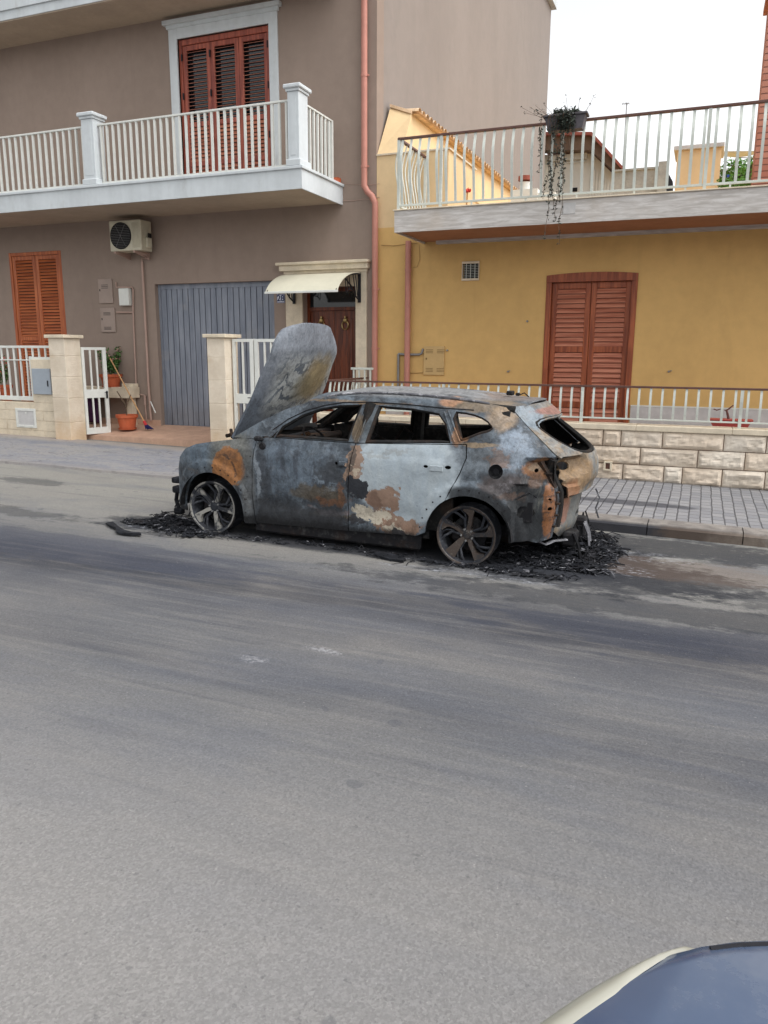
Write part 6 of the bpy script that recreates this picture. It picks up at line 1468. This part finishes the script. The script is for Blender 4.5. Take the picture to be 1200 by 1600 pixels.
# tailgate and rear panel
def gfn(y, z): return (GX(y, z), y, z)
zl = [1.355, 1.25, 1.15, 1.05, .98, .92, .85, .75, .66, .60]
gout = [(-E_(z)+(.006 if z > .95 else .03), z) for z in zl]+[(-.3, .585), (0, .58), (.3, .585)]+[(E_(z)-(.006 if z > .95 else .03), z) for z in zl[::-1]]+[(.3, 1.375), (0, 1.38), (-.3, 1.375)]
glass = smoothpoly([(-.52, 1.245), (-.50, 1.08), (-.40, .985), (-.2, .95), (.2, .95), (.40, .985), (.50, 1.08), (.52, 1.245), (0, 1.265)], 2)
lampL = smoothpoly([(-.545, .83), (-.43, .83), (-.43, .90), (-.545, .905)], 2); lampR = [(-a, b) for a, b in lampL]
mg = shell(gout, [glass, lampL, lampR], gfn, (1, 0, 0), .016, step=.028); tg = cpart('tailgate', mg, [M['gate'], M['inner']])
m = MB(); rr = resample(glass, .06); m.tube([(GX(y, z)-.03, y, z) for y, z in rr]+[(GX(*rr[0])-.03, *rr[0])], .022, 6, False); cpart('glass_channel', m, M['inner'], tg)
lowp = [(-.585, .575), (-.59, .45), (-.58, .30), (-.45, .225), (-.1, .20), (.3, .22), (.5, .27), (.59, .40), (.585, .575)]
ml = shell(lowp, [smoothpoly([(-.1, .32), (.12, .32), (.12, .40), (-.1, .40)], 1)], lambda y, z: (GX(y, min(z, .57))-.02-(.06 if z > .5 else 0)*0, y, z), (1, 0, 0), .016, step=.03); cpart('rear_panel', ml, [M['gate'], M['inner']])
# dark gutter between quarter and tailgate
m = MB()
for s in (-1, 1):
    pts = [(seam(z)-.05, s*(E_(z)+.0), z) for z in (.94, .85, .75, .65, .55, .45, .35)]; m.tube(pts, .04, 8)
    m.face([(seam(.94)-.03, s*.70, .93), (seam(.94)-.03, s*.52, .93), (seam(.35)-.05, s*.50, .35), (seam(.35)-.05, s*.66, .35)])
    m.tube([(3.13, s*.80, .49), (3.13, s*.6, .49)], .09, 6); m.tube([(2.885, s*.86, .83), (2.885, s*.7, .83)], .075, 12)
for ob in m.build_each('seam_gutter', M['inner'], None, True): ob.parent = BC; ob.location = (-OFF, 0, 0)
m = MB(); m.lathe([(.062, -.0), (.055, .03), (.03, .035), (.028, .02), (0, .02)], (2.885, -W(2.885, .83)+.004, .83), 'y', 18); cpart('fuel_neck', m, M['char'])
for s_ in (-1, 1):
    m = MB(); pts = [(seam(z)-.075, s_*(E_(z)+.055), z) for z in (.92, .80, .70, .60, .50, .40, .30)]
    for (a, b) in zip(pts[:-1], pts[1:]): pass
    m.tube(pts, .028, 4); 
    for z in (.82, .66, .56, .46, .36): m.box(seam(z)-.10, seam(z)-.035, s_*(E_(z)+.02), s_*(E_(z)+.085), z-.007, z+.007, .002)
    cpart('corner_rail', m, M['rustin'])
    m = MB(); m.box(3.06, 3.20, s_*.80-.01, s_*.80+.01, .40, .58, .004); m.tube([(3.05, s_*.845, .60), (3.16, s_*.80, .66), (3.22, s_*.77, .62)], .008, 5)
    cpart('bumper_bracket', m, M['char'])
# tow bar, brackets and molten strips hanging at the back, wires at the front
m = MB(); m.tube([(3.34, -.5, .36), (3.40, 0, .36), (3.34, .5, .36)], .05, 6); rn = random.Random(4)
for k in range(16):
    y = rn.uniform(-.5, .6); x = 3.46+rn.uniform(-.03, .05); z = rn.uniform(.22, .30); m.tube([(x, y, z), (x+rn.uniform(-.02, .05), y+rn.uniform(-.04, .04), z-.10), (x+rn.uniform(0, .08), y+rn.uniform(-.06, .06), z-rn.uniform(.15, .24))], rn.uniform(.006, .018), 5)
m.box(3.42, 3.54, .05, .24, .12, .30, .02); m.box(3.40, 3.52, -.45, -.2, .14, .26, .02); cpart('bumper_beam', m, M['char'])
m = MB(); 
for y, dz in ((-.12, .0), (-.05, .03)): m.tube([(3.55, y, .30), (3.59, y+.01, .20), (3.61, y-.02, .09+dz)], .014, 5, sx=2)
cpart('melted_strip', m, M['ash']); m = MB(); m.tube([(3.2, -.70, .24), (3.3, -.66, .19), (3.36, -.60, .215), (3.46, -.52, .22)], .010, 5, sx=2.5); cpart('melted_strip', m, M['ash']); m = MB(); m.tube([(3.56, .50, .52), (3.60, .55, .42), (3.57, .53, .32), (3.60, .56, .22)], .009, 5); cpart('melted_strip', m, M['ash'])
m = MB(); rn = random.Random(8)
m.tube([(-.50, -.62, .36), (-.60, -.60, .30), (-.63, -.58, .22), (-.60, -.58, .12)], .022, 7); m.box(-.64, -.54, -.64, -.54, .30, .37, .012); m.box(-.66, -.55, -.62, -.50, .40, .46, .012); m.box(-.66, -.56, -.60, -.52, .06, .13, .012)
m.tube([(-.44, -.70, .62), (-.50, -.66, .50), (-.56, -.62, .42)], .012, 6)
for k in range(10): a = Vector((-.42+rn.uniform(-.08, .06), -.68+rn.uniform(-.05, .15), rn.uniform(.2, .6))); m.tube([a, a+Vector((rn.uniform(-.06, .03), rn.uniform(-.04, .04), -.08)), a+Vector((rn.uniform(-.08, .03), rn.uniform(-.04, .04), -rn.uniform(.14, .2)))], .008, 5)
m.tube([(-.62, -.45, .42), (-.66, 0, .42), (-.62, .45, .42)], .05, 8); m.box(-.45, -.30, -.55, .55, .2, .66, .02); cpart('front_wreckage', m, M['flake'])
m = MB(); m.box(-.40, .25, -.50, .50, .45, .78, .03); m.lathe([(0, .0), (.09, 0), (.09, .06), (.05, .08), (0, .08)], (.12, -.52, .80), 'z', 14); m.tube([(-.3, -.3, .8), (0, -.2, .84), (.2, .1, .82)], .03, 8); m.box(-.3, -.05, .1, .4, .78, .84, .02); cpart('engine', m, M['rustin'])
m = MB(); b = (.60, -W(.6, .97)-.0, .965); m.tube([b, (.60, b[1]-.05, .972), (.585, b[1]-.07, .975)], .022, 7); m.box(.565, .63, b[1]-.10, b[1]-.04, .955, 1.0, .012); m.lathe([(0, -.02), (.028, -.018), (.036, 0), (.02, .01)], (.625, b[1]-.035, .905), 'y', 12); cpart('mirror_stub', m, M['char'])
# rivets/holes on the flares
m = MB()
for (ax, a0, a1, n) in ((.045, 20, 165, 12), (2.66, 40, 172, 12)):
    for i in range(n):
        a = radians(a0+(a1-a0)*i/(n-1)); x = ax+.425*cos(a); z = .235+.425*sin(a)
        if z < 1 and x > -.44: m.lathe([(0, -.003), (.007, -.003), (.008, .002)], (x, -W(x, z)-.001, z), 'y', 7)
for i, (x, z) in enumerate(((.46, .60), (.455, .38), (.45, .25), (.475, .2), (.50, .8))): m.lathe([(0, -.003), (.006, -.003), (.007, .002)], (x, -W(x, z)-.001, z), 'y', 7)
cpart('clip_holes', m, M['char'])
# hood, hinged at the scuttle and thrown open past upright
def hood():
    L = 1.21; nx, ny = 44, 44; m = MB(); hw = lambda s: .80-.15*s-.17*max(0, (s-.80)/.20)**2.2
    for i in range(nx+1):
        s = i/nx
        for j in range(ny+1):
            t = -1+2*j/ny; w = hw(s); y = t*w; zz = L*s*(1-.10*abs(t)**3*s)-(.03*abs(t)**2)*(1-s)
            th = .055*(1-abs(t)**2.6)*1.0+.04*(1-s)*s*2+.012*noise.noise(Vector((y*5, zz*4, 11)))-.13*max(0, s-.8)*2; crease = .004*exp(-((abs(t)-.62)/.10)**2)
            m.v.append((th-.03+crease+.010*noise.noise(Vector((y*2.2, zz*2.2, 2)))+.05*t*s*.4, y, zz))
    for i in range(nx):
        for j in range(ny): a = i*(ny+1)+j; m.f.append((a, a+1, a+ny+2, a+ny+1)); m.m.append(0)
    n = len(m.v); k = len(m.f); m.v += [(x-.028, y*.985, z*.99+.004) for x, y, z in m.v]; m.f += [tuple(i+n for i in f[::-1]) for f in m.f]; m.m += [1]*k
    ring_ = [j for j in range(ny+1)]+[i*(ny+1)+ny for i in range(1, nx+1)]+[nx*(ny+1)+j for j in range(ny-1, -1, -1)]+[i*(ny+1) for i in range(nx-1, 0, -1)]
    for a, b in zip(ring_, ring_[1:]+ring_[:1]): m.f.append((a, a+n, b+n, b)); m.m.append(0)
    o = mesh('bonnet', m.v, m.f, [M['hood'], M['inner']], BC, True, 40, m.m)
    o.location = (.27-OFF, 0, .955); o.rotation_euler = (0, radians(25), radians(0)); return o
hood()
m = MB()
for s in (-1, 1): m.tube([(.30, s*.74, .90), (.20, s*.76, .95), (.16, s*.72, 1.02)], .016, 6)
m.tube([(.12, -.74, .955), (.16, -.62, .97)], .02, 6); cpart('bonnet_hinge', m, M['rustin'])
# wheels: bare alloy rims, tyres burnt away
def wheel(x, s, face, rot, name='wheel'):
    R = .262; c = Vector((x, s*(W(x, .55)-.015), R-.004)); o = empty(name, c-Vector((OFF, 0, 0)), None, None); o.parent = BC; k = -s
    def put(m, nm, mt, sh=True):
        q = MB(); q.v = [(a*(-1 if s > 0 else 1), b*(-1 if s > 0 else 1), cc) for a, b, cc in m.v]; q.f = m.f; q.m = m.m
        return mesh(nm, q.v, q.f, mt, o, sh, 30, q.m)
    m = MB(); m.lathe([(.236, .012), (.250, .0), (R, -.004), (R, .012), (.248, .03), (.232, .06), (.232, .16), (R-.004, .205), (R, .215), (.225, .215), (.222, .16), (.226, .06), (.230, .02), (.236, .012)], (0, 0, 0), 'y', 56); put(m, 'rim_barrel', M['rimdark'])
    m = MB(); m.lathe([(.237, .014), (.250, -.002), (.2625, -.006), (.2625, .0)], (0, 0, 0), 'y', 56); put(m, 'rim_lip', face)
    for i in range(5):
        a = rot+2*pi*i/5; P = lambda r, d, y: (r*cos(a+d), y, r*sin(a+d))
        # machined face: a wedge widening towards the rim on one side only
        f = MB(); top_ = [(.035, -.35), (.085, -.26), (.15, -.13), (.205, -.10), (.240, -.09), (.240, .10), (.239, .30), (.222, .36), (.195, .20), (.17, .10), (.11, .12), (.05, .40)]
        yy = lambda r: .012+.035*(1-r/.24)
        n = len(top_); f.v = [P(r, d, yy(r)) for r, d in top_]+[P(r*.985, d, yy(r)+.04) for r, d in top_]
        bm = bmesh.new(); vv = [bm.verts.new(v) for v in f.v]; bf = bm.faces.new(vv[:n]); bmesh.ops.triangulate(bm, faces=[bf])
        bm.verts.index_update(); f.f = [tuple(v.index for v in q.verts) for q in bm.faces]; bm.free()
        f.f += [(j, (j+1) % n, (j+1) % n+n, j+n) for j in range(n)]; f.m = [0]*len(f.f); put(f, 'spoke', face, False)
        b = MB(); b.tube([P(.06, .50, .055), P(.14, .38, .050), P(.20, .62, .035), P(.238, .74, .03)], .012, 6, sx=1.0); b.tube([P(.13, .28, .055), P(.19, .33, .05), P(.236, .48, .04)], .009, 5); put(b, 'spoke_blade', M['rimdark'])
    m = MB(); m.lathe([(0, .035), (.03, .033), (.036, .038), (.062, .042), (.066, .07)], (0, 0, 0), 'y', 24); put(m, 'hub', M['rimdark'] if face is M['rimface'] else face)
    m = MB()
    for i in range(5): a = rot+2*pi*i/5+.63; m.lathe([(0, .026), (.008, .026), (.010, .045)], (.052*cos(a), 0, .052*sin(a)), 'y', 8)
    put(m, 'wheel_nut', M['greypipe'])
    m = MB(); m.lathe([(0, .11), (.155, .11), (.158, .125), (0, .13)], (0, 0, 0), 'y', 32); m.box(-.16, -.06, .08, .16, -.07, .09, .02); put(m, 'brake_disc', M['char'])
    m = MB(); pts = [(.267*cos(t), .02+.01*sin(3*t), max(-.258, .267*sin(t))) for t in [radians(200+i*9) for i in range(17)]]; m.tube(pts, .008, 5); put(m, 'tyre_bead', M['char'])
wheel(.045, -1, M['rimface'], radians(64)); wheel(2.66, -1, M['rimface2'], radians(80)); wheel(.045, 1, M['rimface'], .3); wheel(2.66, 1, M['rimface2'], .9)
# ================================================================== debris (nobody could count it)
def debris(name, spots, seed, label, mats, big=1.0):
    rn = random.Random(seed); m = MB()
    for (cx, cy, sx, sy, n, h) in spots:
        for _ in range(n):
            r = rn.random()**.7; a = rn.uniform(0, 2*pi); x = cx+sx*r*cos(a); y = cy+sy*r*sin(a); hh = h*max(0, 1-r)**1.1; z = gz(x)+.003+hh*rn.random(); k = rn.random()
            m.mat(1 if rn.random() < .09 else 0)
            if k < .55:          # curled flake
                L = rn.uniform(.015, .085)*big; w_ = L*rn.uniform(.25, .7); t = rn.uniform(0, pi); ti = rn.gauss(0, .35); c, s = cos(t), sin(t); cv = rn.uniform(-.3, .4)*L
                P = lambda u, v, e: (x+c*u-s*v, y+s*u+c*v, z+.006+abs(u)*sin(abs(ti))*.6+e)
                m.face([P(-L/2, -w_/2, 0), P(0, -w_/2*rn.uniform(.6, 1.4), cv*.4), P(0, w_/2*rn.uniform(.6, 1.3), cv*.4), P(-L/2, w_/2, .003)]); m.face([P(0, -w_/2, cv*.4), P(L/2, -w_/3, 0), P(L/2*.9, w_/2, .004), P(0, w_/2, cv*.4)])
            elif k < .75:        # strip
                L = rn.uniform(.04, .20)*big; t = rn.uniform(0, 2*pi); m.tube([(x, y, z+.004), (x+L*.5*cos(t), y+L*.5*sin(t), z+rn.uniform(.0, .04)), (x+L*cos(t+rn.uniform(-.6, .6)), y+L*sin(t), z+.003)], rn.uniform(.0015, .006)*big, 4)
            else:                # lump
                q = rn.uniform(.006, .026)*big; pts = [Vector((rn.gauss(0, 1), rn.gauss(0, 1), rn.gauss(0, .7))).normalized()*q*rn.uniform(.6, 1.2) for _ in range(6)]
                o_ = Vector((x, y, z+q*.4)); 
                for (a_, b_, c_) in ((0, 1, 2), (0, 2, 3), (0, 3, 1), (1, 2, 4), (2, 3, 4), (3, 1, 5), (1, 4, 5), (4, 3, 5)): m.face([o_+pts[a_], o_+pts[b_], o_+pts[c_]])
    m.k = 0; tag(m.build(name, mats), label, 'debris', kind='stuff')
debris('charred_debris', [(-4.98, 6.45, .30, .22, 1000, .10), (-5.1, 6.5, .18, .16, 450, .12), (-4.7, 6.22, .4, .08, 150, .012), (-5.3, 6.35, .25, .10, 110, .01), (-4.6, 6.25, .4, .25, 200, .04)], 3, 'black charred flakes and melted lumps heaped around the front wheel', [M['flake'], M['ash']])
debris('charred_debris', [(-.98, 7.2, .42, .48, 1900, .18), (-1.02, 6.75, .38, .26, 900, .05), (-.74, 6.58, .15, .09, 180, .05), (-1.5, 6.25, .7, .09, 200, .010), (-1.0, 7.7, .36, .36, 800, .16), (-1.4, 6.8, .5, .4, 500, .04)], 5, 'black charred flakes, wires and ash heaped behind the rear of the burnt car', [M['flake'], M['ash']])
debris('charred_debris', [(-3.2, 6.34, 1.3, .08, 170, .008), (-2.45, 6.2, .25, .05, 60, .01), (-3.9, 6.25, .4, .06, 50, .006)], 6, 'thin scatter of black burnt flakes along the sill of the burnt car', [M['flake'], M['ash']], .7)
m = MB(); rn = random.Random(15); o = None
c = atz(197, 829, .085); m.v = []
pts = [(165, 821), (176, 819.5), (186, 826), (194, 830.5), (205, 833), (219, 836), (221, 838), (196, 837), (182, 834.5), (181, 829), (172, 825)]
P3 = [atz(u, v, .085) for u, v in pts]; m.prism(P3, lambda x, y: (x, y, gz(x)+.006+.012*rn.random()), lambda x, y: (x, y, gz(x)+.022+.02*rn.random()))
tag(m.build('burnt_flake', M['flake']), 'flat jagged black sheet of burnt plastic lying in front of the front wheel debris', 'burnt sheet')
m = MB(); P3 = [atz(u, v, .04) for u, v in ((585, 867), (600, 866), (618, 870), (634, 875), (630, 879), (606, 876), (590, 872))]; m.prism(P3, lambda x, y: (x, y, gz(x)+.004), lambda x, y: (x, y, gz(x)+.02+.012*rn.random()))
tag(m.build('burnt_flake', M['flake']), 'small curled grey black piece lying on the road below the rear door', 'burnt sheet')
# ================================================================== blue car in front of the camera
def bluecar():
    o = empty('parked_car', (2.0, .29, gz(2)), 'blue car whose bonnet corner and pale yellowed headlamp cut the bottom right corner', 'car')
    cy = .375; nx, ny = 90, 64
    half = lambda x: cat([(-.62, .02), (-.60, .28), (-.53, .45), (-.39, .64), (-.23, .82), (-.08, .905), (.1, .945), (.4, .96), (1.5, .96), (3.0, .93), (3.5, .88), (3.75, .70), (3.80, .3)], x)
    ztop = lambda x: cat([(-.62, .66), (-.55, .80), (-.4, .885), (-.15, .93), (.2, .945), (.6, .965), (.95, .98), (1.0, 1.0)], x) if x < .95 else cat([(.95, .98), (1.3, 1.20), (1.7, 1.42), (2.3, 1.50), (3.0, 1.44), (3.45, 1.15), (3.65, 1.0), (3.80, .85)], x)
    def sec(x):
        h = half(x); zt_ = ztop(x); belt = min(zt_, .93 if x > .95 else zt_); P = []
        K = 16
        P.append((h*.90, .22)); P.append((h*.97, .30)); P.append((h, .48)); P.append((h*1.0, .62)); 
        P.append((h*.99, belt-.20 if belt-.20 > .63 else .63+.001))
        if x < .95:
            for (a, b) in ((.985, .07), (.97, .035), (.945, .016), (.90, .008), (.70, .003), (.45, .0), (.2, 0), (0, 0)): P.append((h*a, zt_-b))
        else:
            r = max(0, zt_-.95)
            for (a, b) in ((.97, 0.0), (.93, .03), (.86, .35), (.79, .70), (.72, .90), (.60, .975), (.35, .995), (0, 1)): P.append((h*a if r > .02 else h*(1-(1-a)*.8), .93+(zt_-.93)*b if zt_ > .93 else zt_-.02*(1-b)))
        return P
    xs = [-.62+(4.42)*i/nx for i in range(nx+1)]; S_ = [sec(x) for x in xs]; K = len(S_[0]); m = MB()
    for i, x in enumerate(xs):
        for (a, b) in S_[i]: m.v.append((x, cy+a, b))
        for (a, b) in S_[i][:-1][::-1]: m.v.append((x, cy-a, b))
    T = 2*K-1; arches = (.25, 2.95)
    for i in range(nx):
        for j in range(T-1):
            xm = (xs[i]+xs[i+1])/2; kk = min(j, T-2-j); zmid = (S_[i][min(kk+1, K-1)][1]+S_[i][kk][1])/2
            if any((xm-a)**2+(zmid-.32)**2 < .36**2 for a in arches) and kk < 4: continue
            gl = xm > 1.0 and xm < 3.5 and 6 <= kk <= 8 and not any(abs(xm-q) < .05 for q in (1.9, 2.7)) or (1.02 < xm < 1.62 and kk >= 9) or (3.1 < xm < 3.42 and kk >= 9)
            a = i*T+j; m.f.append((a, a+T, a+T+1, a+1)); m.m.append(1 if gl else 0)
    for i in (0, nx): m.f.append(tuple(i*T+j for j in range(T))); m.m.append(0)
    b = m.build('body', [M['bluepaint'], M['glass']], o, True, 40)
    # shut line between bonnet and wing, headlamp, grille, bumper strip
    def surf(x, f, up_=.0):
        h = half(x); Q = sec(x); a = f*h
        for (p, q) in zip(Q[4:-1], Q[5:]):
            if q[0] <= a <= p[0]: t = (p[0]-a)/max(1e-6, p[0]-q[0]); return (x, cy+a, p[1]+(q[1]-p[1])*t+up_)
        return (x, cy+a, Q[-1][1]+up_)
    m = MB(); 
    for s in (1, -1):
        pts = [surf(x, .932, .0005) for x in [-.165+1.1*i/24 for i in range(25)]]; pts = [(x, cy+s*(y-cy), z) for x, y, z in pts]; m.tube(pts, .004, 6)
    m.build_each('shut_line', M['black'], b)
    for s in (1, -1):
        m = MB(); N = 22; rows = []
        for i in range(N+1):
            x = -.58+.415*i/N; t = i/N; lo = .985-.0*t; hi = .900+.0*t
            lo = .988; hi = .80+.105*min(1, t*1.25)
            if t > .72: hi = min(.984, .905+.079*(t-.72)/.28)
            row = []
            for j in range(9): f = hi+(lo-hi)*j/8; p = surf(x, min(f, .989), .0); ed = min(1, min(j, 8-j)/1.5, min(i, N-i)/2); row.append((p[0], cy+s*(p[1]-cy+.004*ed), p[2]+.007*ed))
            rows.append(row)
        base = len(m.v); m.v += [p for r in rows for p in r]
        for i in range(N):
            for j in range(8): a = i*9+j; m.f.append((a, a+9, a+10, a+1)); m.m.append(0)
        m.build('headlamp', M['headlamp'], o, True, 60)
    m = MB(); m.box(-.655, -.56, cy-.38, cy+.38, .50, .60, .02); m.box(-.66, -.5, cy-.5, cy+.5, .26, .36, .03); m.build('grille', M['black'], o)
    m = MB(); m.box(-.667, -.655, cy-.26, cy+.26, .40, .50); m.build('number_plate_holder', M['white'], o)
    for x in arches:
        for s in (1, -1):
            w_ = MB(); y = cy+s*.80; w_.lathe([(.20, -.09), (.27, -.105), (.31, -.095), (.325, -.06), (.325, .06), (.31, .095), (.27, .105), (.20, .09)], (x, y, .325+gz(x)*0), 'y', 32); t_ = w_.build('tyre', M['rubber'], o, True, 40)
            w_ = MB(); w_.lathe([(.205, -.09), (.20, -.07), (.19, .0), (.19, .08), (.205, .09)], (x, y, .325), 'y', 32)
            for i in range(5):
                a = 2*pi*i/5; w_.prism([(.03*cos(a+1.2), .03*sin(a+1.2)), (.2*cos(a+.14), .2*sin(a+.14)), (.2*cos(a-.14), .2*sin(a-.14)), (.03*cos(a-1.2), .03*sin(a-1.2))], lambda p, q: (x+p, y+s*.07, .325+q), lambda p, q: (x+p, y+s*.05, .325+q))
            w_.build('rim', M['alloy'], t_)
    m = MB(); m.box(-.2, 3.4, cy-.70, cy+.70, .25, .55); m.build('underbody', M['black'], o)
bluecar()
for ob in [x for x in bpy.data.objects if x.name.startswith('parked_car')]: ob.location.x += .25
# objects made as helpers for parts carry no category of their own
for ob in list(bpy.data.objects):
    if ob.parent and 'category' in ob: del ob['category']
